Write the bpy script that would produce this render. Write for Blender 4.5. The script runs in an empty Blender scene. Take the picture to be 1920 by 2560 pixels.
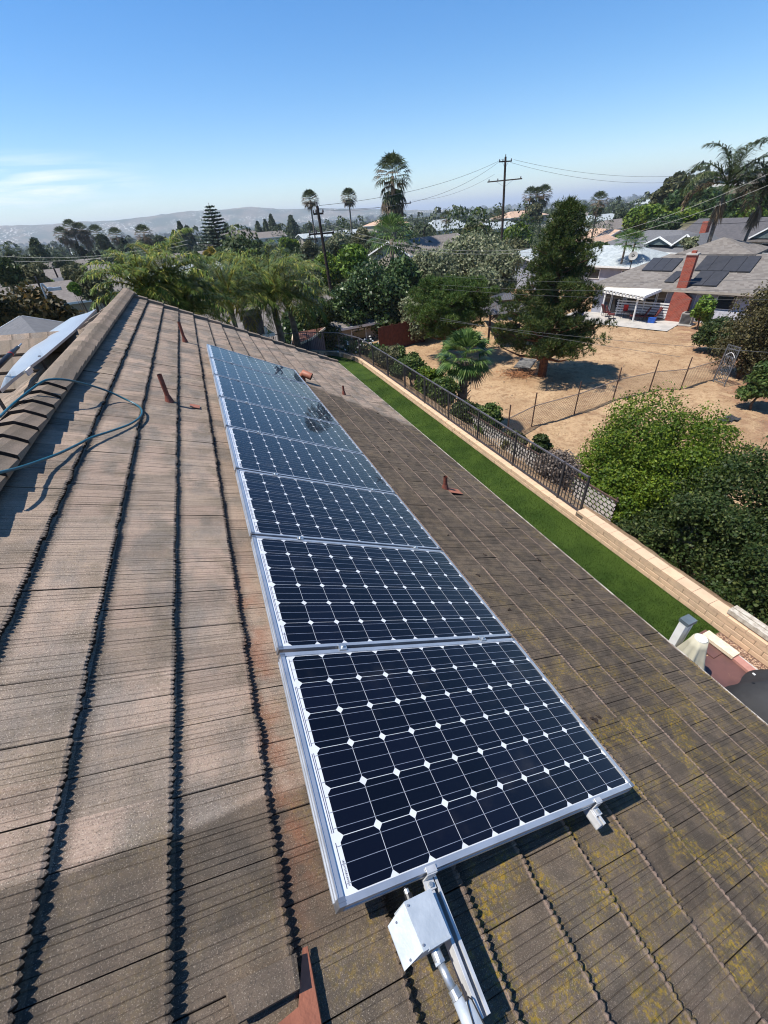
import bpy, math, random
import numpy as np
from mathutils import Matrix, Vector

# ------------------------------------------------------------------ camera, sky, sun, exposure
scene = bpy.context.scene
COL = scene.collection
R_ = math.radians
CAM = Vector((0.1101, -0.3637, 1.7093))
cam_d = bpy.data.cameras.new("camera")
cam = bpy.data.objects.new("camera", cam_d)
COL.objects.link(cam)
cam_d.sensor_fit = 'HORIZONTAL'
cam_d.sensor_width = 36.0
cam_d.lens = 1022.5 / 1920 * 36.0
cam_d.clip_start = 0.02
cam_d.clip_end = 120000
rot = Matrix(((0.9229957, 0.2700219, -0.2741663), (-0.3799799, 0.5270030, -0.7601862), (-0.0607805, 0.8058263, 0.5890244)))
cam.matrix_world = Matrix.Translation(CAM) @ rot.to_4x4()
scene.camera = cam

SUN_AZ, SUN_EL = -78.0, 63.0
HAZE = 0.00016
world = bpy.data.worlds.new("World")
scene.world = world
world.use_nodes = True
wn, wl = world.node_tree.nodes, world.node_tree.links
wn.clear()
w_out = wn.new("ShaderNodeOutputWorld")
w_bg = wn.new("ShaderNodeBackground")
sky = wn.new("ShaderNodeTexSky")
sky.sky_type = 'NISHITA'
sky.sun_disc = False
sky.sun_elevation = R_(SUN_EL)
sky.sun_rotation = R_(SUN_AZ)
sky.altitude = 150
sky.air_density = 1.0
sky.dust_density = 0.1
sky.ozone_density = 3.0
w_bg.inputs['Strength'].default_value = 0.096
# thin cirrus: stretched noise on the sky direction, low over the hills in the west-north-west
tc = wn.new("ShaderNodeTexCoord")
def wmath(op, a, b=None, clamp=False):
    n = wn.new("ShaderNodeMath"); n.operation = op; n.use_clamp = clamp
    for i, v in enumerate((a, b)):
        if v is None: continue
        if isinstance(v, (int, float)): n.inputs[i].default_value = v
        else: wl.new(v, n.inputs[i])
    return n.outputs[0]
sep = wn.new("ShaderNodeSeparateXYZ"); wl.new(tc.outputs['Generated'], sep.inputs[0])
azn = wmath('ARCTAN2', sep.outputs[0], sep.outputs[1])
comb = wn.new("ShaderNodeCombineXYZ"); wl.new(azn, comb.inputs[0]); wl.new(wmath('MULTIPLY', sep.outputs[2], 11.0), comb.inputs[1])
nz = wn.new("ShaderNodeTexNoise"); nz.inputs['Scale'].default_value = 4.6; nz.inputs['Detail'].default_value = 7; nz.inputs['Roughness'].default_value = 0.62; nz.inputs['Distortion'].default_value = 0.6
wl.new(comb.outputs[0], nz.inputs['Vector'])
def bump(v, c, w):   # 1 at c, 0 beyond c +- w
    return wmath('SUBTRACT', 1.0, wmath('DIVIDE', wmath('ABSOLUTE', wmath('SUBTRACT', v, c)), w), True)
band = wmath('MULTIPLY', bump(azn, R_(-17), R_(17)), bump(sep.outputs[2], 0.070, 0.045))
cl = wmath('MULTIPLY', wmath('MULTIPLY', wmath('SUBTRACT', nz.outputs['Fac'], 0.44, True), 4.0, True), wmath('MULTIPLY', band, 2.2, True))
cl = wmath('MULTIPLY', cl, 0.85, True)
mixc = wn.new("ShaderNodeMix"); mixc.data_type = 'RGBA'
wl.new(cl, mixc.inputs['Factor']); hs_ = wn.new('ShaderNodeHueSaturation'); hs_.inputs['Saturation'].default_value = 1.34; wl.new(sky.outputs[0], hs_.inputs['Color']); tint = wn.new('ShaderNodeMix'); tint.data_type = 'RGBA'; tint.blend_type = 'MULTIPLY'; tint.inputs['Factor'].default_value = 1; tint.inputs['B'].default_value = (0.95, 0.985, 1.06, 1); wl.new(hs_.outputs[0], tint.inputs['A']); wl.new(tint.outputs['Result'], mixc.inputs['A'])
mixc.inputs['B'].default_value = (8.0, 8.2, 8.6, 1)
wl.new(mixc.outputs['Result'], w_bg.inputs['Color'])
wl.new(w_bg.outputs[0], w_out.inputs['Surface'])

sun_d = bpy.data.lights.new("sun", 'SUN'); sun_d.energy = 4.5; sun_d.angle = R_(0.53); sun_d.color = (1.0, 0.955, 0.88)
sun = bpy.data.objects.new("sun", sun_d); COL.objects.link(sun)
sdir = Vector((math.sin(R_(SUN_AZ)) * math.cos(R_(SUN_EL)), math.cos(R_(SUN_AZ)) * math.cos(R_(SUN_EL)), math.sin(R_(SUN_EL))))
sun.rotation_euler = sdir.to_track_quat('Z', 'Y').to_euler()
sun.location = (-10, 0, 30)
vs = scene.view_settings
vs.view_transform = 'Standard'; vs.look = 'None'; vs.gamma = 1.0; vs.exposure = 0.72
vs.use_curve_mapping = False
scene.cycles.filter_width = 1.1

# ------------------------------------------------------------------ helpers
rng = random.Random(7)
nrg = np.random.default_rng(11)
TH = R_(26.0); CT, ST = math.cos(TH), math.sin(TH)

def V(*a): return Vector(a)

class MB:
    """collects polygons, then links them as ONE mesh object"""
    def __init__(s): s.v = []; s.f = []; s.m = []
    def add(s, vs, fs, mi=0):
        b = len(s.v); s.v.extend([tuple(p) for p in vs])
        for f in fs: s.f.append(tuple(b + i for i in f)); s.m.append(mi)
        return s
    def box(s, c, d, rot=None, mi=0):
        c = Vector(c); hx, hy, hz = d[0] / 2, d[1] / 2, d[2] / 2
        P = [Vector((x * hx, y * hy, z * hz)) for z in (-1, 1) for y in (-1, 1) for x in (-1, 1)]
        if rot is not None: P = [rot @ p for p in P]
        P = [c + p for p in P]
        return s.add(P, [(0, 2, 3, 1), (4, 5, 7, 6), (0, 1, 5, 4), (1, 3, 7, 5), (3, 2, 6, 7), (2, 0, 4, 6)], mi)
    def beam(s, a, b, w, h, up=(0, 0, 1), mi=0):
        a, b = Vector(a), Vector(b); d = b - a; L = d.length; x = d / L
        y = Vector(up).cross(x)
        y = y.normalized() if y.length > 1e-5 else Vector((1, 0, 0)); z = x.cross(y)
        r = Matrix((x, y, z)).transposed()
        return s.box((a + b) / 2, (L, w, h), r, mi)
    def tube(s, pts, rad, n=8, cap=True, mi=0):
        pts = [Vector(p) for p in pts]; rads = rad if isinstance(rad, (list, tuple)) else [rad] * len(pts)
        vs, fs = [], []; ref = None
        for i, p in enumerate(pts):
            t = (pts[min(i + 1, len(pts) - 1)] - pts[max(i - 1, 0)]).normalized()
            if ref is None: ref = Vector((0, 0, 1)) if abs(t.z) < .9 else Vector((1, 0, 0))
            u = (ref - t * ref.dot(t)).normalized(); w = t.cross(u); ref = u
            for k in range(n):
                a = 2 * math.pi * k / n; vs.append(p + (u * math.cos(a) + w * math.sin(a)) * rads[i])
        for i in range(len(pts) - 1):
            for k in range(n):
                k2 = (k + 1) % n; fs.append((i * n + k, i * n + k2, (i + 1) * n + k2, (i + 1) * n + k))
        if cap: fs.append(tuple(range(n))[::-1]); fs.append(tuple((len(pts) - 1) * n + k for k in range(n)))
        return s.add(vs, fs, mi)
    def prism(s, poly, lo, hi, mi=0):
        """poly: list of 3-vectors, extruded from +lo to +hi (vectors)"""
        n = len(poly); lo, hi = Vector(lo), Vector(hi)
        vs = [Vector(p) + lo for p in poly] + [Vector(p) + hi for p in poly]
        fs = [tuple(range(n))[::-1], tuple(range(n, 2 * n))] + [(i, (i + 1) % n, n + (i + 1) % n, n + i) for i in range(n)]
        return s.add(vs, fs, mi)
    def mesh(s, name, mats, smooth=False):
        me = bpy.data.meshes.new(name); me.from_pydata(s.v, [], s.f)
        for m in (mats if isinstance(mats, (list, tuple)) else [mats]): me.materials.append(m)
        if any(s.m): me.polygons.foreach_set('material_index', s.m)
        if smooth: me.polygons.foreach_set('use_smooth', [True] * len(s.f))
        me.update(); return me
    def build(s, name, mats, parent=None, smooth=False, label=None, kind=None, local=False):
        return link(name, s.mesh(name, mats, smooth), parent, label, kind, local)

WM = {}   # world matrices of our empties
def link(name, me, parent=None, label=None, kind=None, local=False, mw=None):
    o = bpy.data.objects.new(name, me); COL.objects.link(o)
    if parent is not None:
        o.parent = parent
        pm = WM[parent.name]
        if local: WM[o.name] = pm.copy() if mw is None else pm @ mw; o.matrix_local = mw if mw is not None else Matrix.Identity(4)
        else: o.matrix_local = pm.inverted(); WM[o.name] = Matrix.Identity(4)
    else:
        WM[o.name] = Matrix.Identity(4) if mw is None else mw
        if mw is not None: o.matrix_world = mw
    if label: o['label'] = label
    if kind: o['kind'] = kind
    return o
def tag(o, label=None, cat=None, group=None, kind=None):
    if label: o['label'] = label
    if cat: o['category'] = cat
    if group: o['group'] = group
    if kind: o['kind'] = kind
    return o
def thing(name, label, cat, loc=(0, 0, 0), group=None, mat=None):
    o = bpy.data.objects.new(name, None); COL.objects.link(o); o.empty_display_size = 0.2
    m = mat if mat is not None else Matrix.Translation(Vector(loc))
    o.matrix_world = m; WM[o.name] = m.copy()
    return tag(o, label, cat, group)
CH = {}
def tree_copy(o, m, label=None):
    c = o.copy(); COL.objects.link(c); c.matrix_world = m; WM[c.name] = m.copy()
    if label: c['label'] = label
    for ch in o.children:
        d = ch.copy(); COL.objects.link(d); d.parent = c
        for g in ch.children:
            e = g.copy(); COL.objects.link(e); e.parent = d
    return c

def quadmesh(name, verts, nper, mats, faces_mat=None):
    """numpy verts (N*nper,3), every nper verts are one polygon"""
    me = bpy.data.meshes.new(name); nv = len(verts); nf = nv // nper
    me.vertices.add(nv); me.vertices.foreach_set('co', verts.astype(np.float32).ravel())
    me.loops.add(nv); me.loops.foreach_set('vertex_index', np.arange(nv, dtype=np.int32))
    me.polygons.add(nf); me.polygons.foreach_set('loop_start', np.arange(0, nv, nper, dtype=np.int32))
    try: me.polygons.foreach_set('loop_total', np.full(nf, nper, dtype=np.int32))
    except Exception: pass
    for m in (mats if isinstance(mats, (list, tuple)) else [mats]): me.materials.append(m)
    if faces_mat is not None: me.polygons.foreach_set('material_index', faces_mat.astype(np.int32))
    me.update(calc_edges=True); return me

# ------------------------------------------------------------------ materials
class N:
    def __init__(s, name):
        s.mat = bpy.data.materials.new(name); s.mat.use_nodes = True
        s.t = s.mat.node_tree; s.n = s.t.nodes; s.l = s.t.links
        s.b = s.n['Principled BSDF']; s.out = s.n['Material Output']
    def put(s, sock, v):
        if hasattr(v, 'is_linked') or isinstance(v, bpy.types.NodeSocket): s.l.new(v, sock)
        else:
            if isinstance(v, (tuple, list)) and len(v) == 3 and sock.type == 'RGBA': v = (*v, 1)
            sock.default_value = v
    def m(s, op, a, b=None, c=None, clamp=False):
        n = s.n.new("ShaderNodeMath"); n.operation = op; n.use_clamp = clamp
        for i, v in enumerate((a, b, c)):
            if v is not None: s.put(n.inputs[i], v)
        return n.outputs[0]
    def vec(s, x, y, z=0.0):
        n = s.n.new("ShaderNodeCombineXYZ")
        for i, v in enumerate((x, y, z)): s.put(n.inputs[i], v)
        return n.outputs[0]
    def pos(s):
        if not hasattr(s, '_p'):
            g = s.n.new("ShaderNodeNewGeometry"); q = s.n.new("ShaderNodeSeparateXYZ"); s.l.new(g.outputs['Position'], q.inputs[0])
            s._g = g; s._p = (q.outputs[0], q.outputs[1], q.outputs[2])
        return s._p
    def obj(s):
        t = s.n.new("ShaderNodeTexCoord"); q = s.n.new("ShaderNodeSeparateXYZ"); s.l.new(t.outputs['Object'], q.inputs[0])
        return t.outputs['Object'], q.outputs[0], q.outputs[1], q.outputs[2]
    def island(s):
        s.pos(); return s._g.outputs['Random Per Island']
    def orand(s):
        return s.n.new("ShaderNodeObjectInfo").outputs['Random']
    def noise(s, scale, vec=None, detail=3, rough=0.55, dist=0.0):
        n = s.n.new("ShaderNodeTexNoise"); n.inputs['Scale'].default_value = scale; n.inputs['Detail'].default_value = detail
        n.inputs['Roughness'].default_value = rough; n.inputs['Distortion'].default_value = dist
        if vec is None: s.pos(); vec = s._g.outputs['Position']
        s.l.new(vec, n.inputs['Vector']); return n.outputs['Fac']
    def white(s, vec):
        n = s.n.new("ShaderNodeTexWhiteNoise"); n.noise_dimensions = '3D'; s.l.new(vec, n.inputs['Vector']); return n.outputs['Value']
    def ramp(s, v, lo, hi):     # smooth 0..1
        n = s.n.new("ShaderNodeMapRange"); n.interpolation_type = 'SMOOTHSTEP'
        s.put(n.inputs['Value'], v); n.inputs['From Min'].default_value = lo; n.inputs['From Max'].default_value = hi
        return n.outputs['Result']
    def mix(s, f, a, b, mode='MIX'):
        n = s.n.new("ShaderNodeMix"); n.data_type = 'RGBA'; n.blend_type = mode
        s.put(n.inputs['Factor'], f); s.put(n.inputs['A'], a); s.put(n.inputs['B'], b); return n.outputs['Result']
    def bump(s, h, strength=0.4, dist=0.01):
        n = s.n.new("ShaderNodeBump"); n.inputs['Strength'].default_value = strength; n.inputs['Distance'].default_value = dist
        s.l.new(h, n.inputs['Height']); s.l.new(n.outputs[0], s.b.inputs['Normal'])
    def fin(s, col, rough=0.6, spec=0.4, metal=0.0, coat=0.0, coatr=0.03):
        s.put(s.b.inputs['Base Color'], col); s.put(s.b.inputs['Roughness'], rough)
        s.b.inputs['Specular IOR Level'].default_value = spec; s.b.inputs['Metallic'].default_value = metal
        s.b.inputs['Coat Weight'].default_value = coat; s.b.inputs['Coat Roughness'].default_value = coatr
        return s.mat

def simple(name, c1, c2=None, scale=4.0, rough=0.7, spec=0.3, metal=0.0, bumps=0.0, bscale=60, coat=0.0, detail=4):
    k = N(name); c2 = c2 or tuple(x * 0.72 for x in c1)
    f = k.ramp(k.noise(scale, detail=detail), 0.35, 0.68)
    c = k.mix(f, c1, c2)
    if bumps: k.bump(k.noise(bscale, detail=2), bumps, 0.01)
    return k.fin(c, rough, spec, metal, coat)

def leafmat(name, ca, cb, cc, trans=0.28, rough=0.55, nscale=0.9):
    k = N(name)
    f = k.ramp(k.noise(nscale, detail=2), 0.35, 0.65)
    c = k.mix(f, ca, cb); c = k.mix(k.ramp(k.island(), 0.55, 1.0), c, cc)
    v = k.m('ADD', 0.75, k.m('MULTIPLY', k.island(), 0.5))
    c = k.mix(1.0, c, k.vec(v, v, v), 'MULTIPLY')
    k.fin(c, rough, 0.25)
    tr = k.n.new("ShaderNodeBsdfTranslucent"); k.l.new(c, tr.inputs['Color'])
    ms = k.n.new("ShaderNodeMixShader"); ms.inputs[0].default_value = trans
    k.l.new(k.b.outputs[0], ms.inputs[1]); k.l.new(tr.outputs[0], ms.inputs[2]); k.l.new(ms.outputs[0], k.out.inputs['Surface'])
    return k.mat

def tile_mat(name, ridge=False):
    k = N(name); x, y, z = k.pos(); s = k.m('ADD', k.m('MULTIPLY', x, 1.1126), 0.078)
    vs_ = k.vec(s, y, 0)
    row = k.m('FLOOR', k.m('DIVIDE', k.m('ADD', s, 1.12), 0.337))
    par = k.m('MULTIPLY', k.m('MODULO', k.m('ADD', row, 20), 2), 0.5)
    colm = k.m('FLOOR', k.m('ADD', k.m('DIVIDE', k.m('SUBTRACT', y, 0.10), 0.28), par))
    rnd = k.white(k.vec(row, colm, 0.5))
    dry = k.mix(rnd, (0.360, 0.258, 0.194), (0.290, 0.222, 0.166))
    grey = k.noise(1.7, k.vec(k.m('MULTIPLY', s, 1.7), y, 0), 5, 0.6)
    c = k.mix(k.ramp(grey, 0.44, 0.62), dry, (0.20, 0.165, 0.135))
    # dark film on the lower part of every course, where water stands
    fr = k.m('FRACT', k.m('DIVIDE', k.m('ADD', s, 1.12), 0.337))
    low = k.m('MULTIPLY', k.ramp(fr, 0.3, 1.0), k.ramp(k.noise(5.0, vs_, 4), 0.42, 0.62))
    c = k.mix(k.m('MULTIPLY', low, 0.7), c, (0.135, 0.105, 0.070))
    # thin streaks down the slope
    st = k.noise(1.0, k.vec(k.m('MULTIPLY', s, 1.3), k.m('MULTIPLY', y, 62), 0.0), 3, 0.6)
    fine = k.noise(1.0, k.vec(k.m('MULTIPLY', s, 0.8), k.m('MULTIPLY', y, 150), 5.0), 2, 0.5)
    clus = k.ramp(k.noise(1.0, k.vec(k.m('MULTIPLY', s, 1.0), k.m('MULTIPLY', y, 11), 9.0), 2, 0.5), 0.40, 0.62)
    c = k.mix(k.m('MULTIPLY', k.m('MULTIPLY', k.ramp(fine, 0.60, 0.68), clus), 0.75), c, (0.07, 0.052, 0.045))
    c = k.mix(k.m('MULTIPLY', k.ramp(st, 0.52, 0.72), 0.42), c, (0.12, 0.095, 0.08))
    st2 = k.noise(1.0, k.vec(k.m('MULTIPLY', s, 0.9), k.m('MULTIPLY', y, 9), 3.0), 3, 0.6)
    c = k.mix(k.m('MULTIPLY', k.ramp(st2, 0.46, 0.72), 0.5), c, (0.13, 0.10, 0.075))
    # the damp, algae-dark field right of the panels and the lower edge of the near tiles
    wob = k.m('MULTIPLY', k.m('SUBTRACT', k.noise(2.2, vs_, 4), 0.5), 0.55)
    ys = k.m('ADD', y, wob); ss = k.m('ADD', s, wob)
    damp = k.m('MULTIPLY', k.ramp(ss, 1.40, 1.58), k.m('SUBTRACT', 1.0, k.ramp(k.m('ADD', ys, k.m('MULTIPLY', s, 0.62)), 9.0, 9.25)))
    fore = k.m('SUBTRACT', 1.0, k.ramp(k.m('ADD', k.m('ADD', y, k.m('MULTIPLY', wob, 0.22)), k.m('MULTIPLY', s, -0.10)), 0.435, 0.465))
    fore2 = k.m('MULTIPLY', k.ramp(ss, 0.15, 0.5), k.m('SUBTRACT', 1.0, k.ramp(ys, 0.1, 1.2)))
    near = k.m('MAXIMUM', k.m('MULTIPLY', fore, 0.80), k.m('MULTIPLY', fore2, 0.80))
    dk = k.m('MAXIMUM', k.m('MULTIPLY', damp, 0.93), near)
    c = k.mix(dk, c, k.mix(k.ramp(k.noise(9, vs_, 4), 0.4, 0.6), (0.050, 0.038, 0.026), (0.090, 0.067, 0.046)))
    rim = k.m('MULTIPLY', k.ramp(fr, 0.91, 0.95), k.ramp(k.noise(14, vs_, 3), 0.28, 0.48))  # pale worn edge that also paints the lit lip of each course
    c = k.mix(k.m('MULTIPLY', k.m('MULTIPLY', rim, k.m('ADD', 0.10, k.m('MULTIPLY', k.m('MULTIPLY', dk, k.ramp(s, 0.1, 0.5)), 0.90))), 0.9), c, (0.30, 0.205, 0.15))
    foot = k.m('SUBTRACT', 1.0, k.ramp(fr, 0.03, 0.20)); c = k.mix(k.m('MULTIPLY', foot, 0.75), c, (0.045, 0.036, 0.03))  # step shade and mossy film painted below each course edge
    # rusty wash beside the array
    rust = k.m('MULTIPLY', k.m('SUBTRACT', 1.0, k.ramp(k.m('ABSOLUTE', k.m('SUBTRACT', k.m('ADD', s, k.m('MULTIPLY', wob, 0.3)), -0.05)), 0.0, 0.11)), k.m('MULTIPLY', k.ramp(y, -0.1, 0.25), k.m('SUBTRACT', 1.0, k.ramp(y, 1.2, 2.4))))
    rust = k.m('MULTIPLY', rust, k.ramp(k.noise(6, vs_, 3), 0.34, 0.6))
    c = k.mix(k.m('MULTIPLY', rust, 0.6), c, (0.23, 0.085, 0.042))
    # mustard moss
    mreg = k.m('MULTIPLY', k.ramp(s, -0.5, 0.8), k.m('SUBTRACT', 1.0, k.ramp(y, -0.3, 2.6)))
    mreg = k.m('MAXIMUM', mreg, k.m('MULTIPLY', k.ramp(s, 2.6, 3.9), 0.35))
    mreg = k.m('MAXIMUM', mreg, 0.10)
    mn = k.m('MULTIPLY', k.ramp(k.noise(4.5, vs_, 5, 0.65), 0.44, 0.66), k.ramp(k.noise(55, vs_, 3, 0.7), 0.42, 0.60))
    mcol = k.mix(k.ramp(k.noise(30, vs_, 2), 0.4, 0.62), (0.25, 0.16, 0.018), (0.105, 0.085, 0.02))
    c = k.mix(k.m('MULTIPLY', k.m('MULTIPLY', mreg, mn), 1.25, clamp=True), c, mcol)
    # stone grit
    g1 = k.noise(260, None, 2, 0.8); g2 = k.noise(150, None, 2, 0.8)
    dry_ = k.m('SUBTRACT', 1.0, k.m('MULTIPLY', dk, 0.72))
    c = k.mix(k.m('MULTIPLY', k.m('MULTIPLY', k.ramp(g1, 0.56, 0.68), 0.75), dry_), c, (0.60, 0.50, 0.39))
    c = k.mix(k.m('MULTIPLY', k.ramp(g2, 0.55, 0.66), 0.62), c, (0.05, 0.040, 0.034))
    vv_ = k.m('ADD', 0.80, k.m('MULTIPLY', k.white(k.vec(colm, row, 2.5)), 0.30))
    if ridge: vv_ = k.m('ADD', 0.72, k.m('MULTIPLY', k.orand(), 0.5))
    c = k.mix(1.0, c, k.vec(vv_, vv_, vv_), 'MULTIPLY')
    if ridge: c = k.mix(0.55, c, (0.155, 0.120, 0.085))
    h = k.m('ADD', k.m('MULTIPLY', g1, 0.3), k.m('ADD', k.m('MULTIPLY', g2, 0.55), k.m('MULTIPLY', st, 1.6)))
    k.bump(h, 0.75, 0.006)
    return k.fin(c, 0.86, 0.28)

M = {}
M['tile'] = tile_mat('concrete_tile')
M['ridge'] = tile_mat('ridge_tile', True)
M['butt'] = simple('tile_butt_shade', (0.040, 0.032, 0.028), (0.022, 0.019, 0.017), 30, 0.95, 0.1)  # near-black so the course shadow is painted into tile and cap butts
M['underlay'] = simple('underlay', (0.018, 0.016, 0.015), rough=0.95)
M['alu'] = simple('aluminium', (0.50, 0.52, 0.55), (0.42, 0.44, 0.47), 9, 0.34, 0.5, 0.6)
M['alukey'] = simple('aluminium_key', (0.36, 0.37, 0.39), (0.28, 0.29, 0.31), 30, 0.4, 0.5, 0.8)
M['aluw'] = simple('clear_aluminium', (0.60, 0.60, 0.60), (0.48, 0.48, 0.48), 20, 0.45, 0.5, 0.35)
M['galv'] = simple('galvanised', (0.50, 0.53, 0.55), (0.36, 0.39, 0.41), 45, 0.38, 0.5, 0.7)
k = N('panel_backsheet')
M['sheet'] = k.fin(k.mix(k.ramp(k.noise(8), .4, .7), (0.66, 0.67, 0.69), (0.60, 0.61, 0.63)), 0.5, 0.3, 0, 1.0, 0.02)
def cellmat():
    k = N('solar_cell'); o = k.orand()
    c = k.mix(o, (0.0015, 0.0018, 0.005), (0.003, 0.0035, 0.010))
    d = k.ramp(k.noise(3.2, None, 5, 0.6), 0.56, 0.80)
    c = k.mix(k.m('MULTIPLY', d, 0.22), c, (0.07, 0.065, 0.06))
    k.b.inputs['Coat IOR'].default_value = 1.29
    return k.fin(c, 0.4, 0.12, 0, 1.0, 0.018)
M['cell'] = cellmat()
M['bus'] = simple('busbar', (0.36, 0.37, 0.41), (0.27, 0.28, 0.32), 60, 0.3, 0.5, 0.3, coat=1.0)
M['print'] = simple('dark_print', (0.06, 0.06, 0.10), rough=0.5, coat=1.0)
M['boxgrey'] = simple('box_paint', (0.40, 0.44, 0.48), (0.34, 0.38, 0.42), 14, 0.36, 0.5, bumps=0.12, bscale=70)
M['black'] = simple('black_plastic', (0.02, 0.02, 0.022), rough=0.4)
M['dark'] = simple('dark_void', (0.008, 0.008, 0.008), rough=0.9)
M['terra'] = simple('terracotta_paint', (0.32, 0.12, 0.070), (0.24, 0.088, 0.052), 12, 0.55, 0.35, bumps=0.2, bscale=90)
M['vent'] = simple('vent_paint', (0.20, 0.062, 0.042), (0.12, 0.042, 0.03), 25, 0.6, 0.3, bumps=0.2)
M['hose'] = simple('hose_rubber', (0.012, 0.10, 0.14), (0.01, 0.075, 0.11), 20, 0.35, 0.5)
M['hosered'] = simple('red_band', (0.5, 0.03, 0.03), rough=0.5)
M['debris'] = simple('dry_debris', (0.035, 0.024, 0.018), (0.02, 0.014, 0.01), 30, 0.9)
M['white'] = simple('white_paint', (0.74, 0.73, 0.70), (0.66, 0.65, 0.61), 6, 0.55)
M['wstucco'] = simple('white_stucco', (0.66, 0.63, 0.57), (0.56, 0.53, 0.48), 2, 0.85)
M['sheetpale'] = simple('pale_sheet', (0.30, 0.33, 0.36), (0.26, 0.29, 0.32), 1.2, 0.33, 0.5)
M['black_lab'] = M['print']
def turf():
    k = N('artificial_turf'); x, y, z = k.pos()
    c = k.mix(k.ramp(k.noise(1.1, None, 6, .65), .38, .62), (0.028, 0.056, 0.007), (0.054, 0.092, 0.013))
    c = k.mix(k.ramp(k.noise(70, None, 3, .7), .45, .65), c, (0.011, 0.022, 0.003))
    c = k.mix(k.m('MULTIPLY', k.ramp(k.noise(130, None, 2), .62, .75), .35), c, (0.16, 0.24, 0.09))
    k.bump(k.noise(120, None, 3, .7), 0.8, 0.02)
    return k.fin(c, 0.8, 0.12)
M['turf'] = turf()
def blockm():
    k = N('wall_block'); r = k.orand()
    c = k.mix(r, (0.62, 0.42, 0.27), (0.55, 0.385, 0.255))
    c = k.mix(k.m('MULTIPLY', k.ramp(k.noise(6, None, 5), .42, .7), .5), c, (0.42, 0.30, 0.20))
    c = k.mix(k.m('MULTIPLY', k.ramp(k.noise(90, None, 3), .58, .72), .5), c, (0.33, 0.24, 0.16))
    k.bump(k.noise(60, None, 4), 0.4, 0.01)
    return k.fin(c, 0.9, 0.15)
M['block'] = blockm()
M['mortar'] = simple('mortar', (0.20, 0.155, 0.11), rough=0.95)
M['iron'] = simple('iron_paint', (0.035, 0.032, 0.036), (0.055, 0.045, 0.045), 9, 0.5, 0.4)
M['ironrail'] = simple('iron_rail', (0.10, 0.09, 0.095), (0.07, 0.06, 0.065), 9, 0.45, 0.5)
M['rustpost'] = simple('rusty_steel', (0.10, 0.055, 0.04), (0.055, 0.035, 0.03), 12, 0.8)
M['linkwire'] = simple('link_wire', (0.28, 0.23, 0.19), (0.20, 0.15, 0.12), 12, 0.6, 0.3, 0.3)
def dryyard():
    k = N('dry_ground'); x, y, z = k.pos()
    c = k.mix(k.ramp(k.noise(0.35, None, 6, .62), .38, .64), (0.43, 0.295, 0.172), (0.32, 0.208, 0.118))
    c = k.mix(k.m('MULTIPLY', k.ramp(k.noise(2.6, None, 5, .65), .46, .66), .7), c, (0.235, 0.135, 0.075))
    c = k.mix(k.m('MULTIPLY', k.ramp(k.noise(9, None, 4, .7), .50, .66), .6), c, (0.185, 0.115, 0.062))
    c = k.mix(k.m('MULTIPLY', k.ramp(k.noise(7, k.vec(x, k.m('MULTIPLY', y, 2.2), 7.0), 4, .7), .56, .72), .6), c, (0.62, 0.46, 0.27))
    # mulch on the bank at the right
    mul = k.m('MULTIPLY', k.ramp(k.m('SUBTRACT', x, k.m('MULTIPLY', y, 0.9)), 12.5, 15.0), k.ramp(k.noise(1.1, None, 4), .36, .6))
    c = k.mix(k.m('MULTIPLY', mul, 0.75), c, k.mix(k.ramp(k.noise(14, None, 3), .4, .6), (0.25, 0.11, 0.06), (0.16, 0.10, 0.075)))
    k.bump(k.noise(8, None, 5, .7), 0.7, 0.12)
    return k.fin(c, 0.95, 0.08)
M['yard'] = dryyard()
def farground():
    k = N('valley_ground'); x, y, z = k.pos()
    c = k.mix(k.ramp(k.noise(0.02, None, 8, .7), .42, .6), (0.045, 0.06, 0.026), (0.12, 0.10, 0.07))
    c = k.mix(k.m('MULTIPLY', k.ramp(k.noise(0.045, None, 6, .75), .54, .64), .8), c, (0.22, 0.205, 0.185))
    c = k.mix(k.m('MULTIPLY', k.ramp(k.noise(0.008, None, 9, .8), .50, .58), .55), c, (0.035, 0.05, 0.025))
    return k.fin(c, 0.95, 0.05)
M['far'] = farground()
def hillm():
    k = N('hill_ground'); x, y, z = k.pos()
    c = k.mix(k.ramp(k.noise(0.004, None, 9, .72), .42, .6), (0.045, 0.06, 0.028), (0.15, 0.12, 0.075))
    vv = k.n.new("ShaderNodeTexVoronoi"); vv.inputs['Scale'].default_value = 0.045; k.l.new(k._g.outputs['Position'], vv.inputs['Vector'])
    spots = k.m('MULTIPLY', k.m('LESS_THAN', vv.outputs['Distance'], 0.30), k.ramp(k.noise(0.0028, None, 5, .6), .48, .60))
    c = k.mix(k.m('MULTIPLY', spots, .9), c, (0.75, 0.70, 0.64))
    return k.fin(c, 0.95, 0.03)
M['hill'] = hillm()
M['bark'] = simple('bark', (0.14, 0.095, 0.065), (0.07, 0.05, 0.038), 6, 0.95, 0.1, bumps=0.6, bscale=30)
M['palmbark'] = simple('palm_bark', (0.20, 0.165, 0.13), (0.10, 0.08, 0.065), 5, 0.95, 0.1, bumps=0.6, bscale=18)
M['redbark'] = simple('pine_bark', (0.19, 0.09, 0.055), (0.08, 0.045, 0.035), 7, 0.95, 0.1, bumps=0.6, bscale=25)
M['pole'] = simple('pole_wood', (0.055, 0.038, 0.03), (0.03, 0.022, 0.018), 5, 0.9, 0.1)
M['wire'] = simple('wire_cable', (0.10, 0.10, 0.10), rough=0.5)
M['wirel'] = simple('wire_pale', (0.42, 0.40, 0.34), rough=0.4)
M['lf_hedge'] = leafmat('leaf_hedge', (0.092, 0.150, 0.012), (0.052, 0.100, 0.010), (0.15, 0.185, 0.018))
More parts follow.
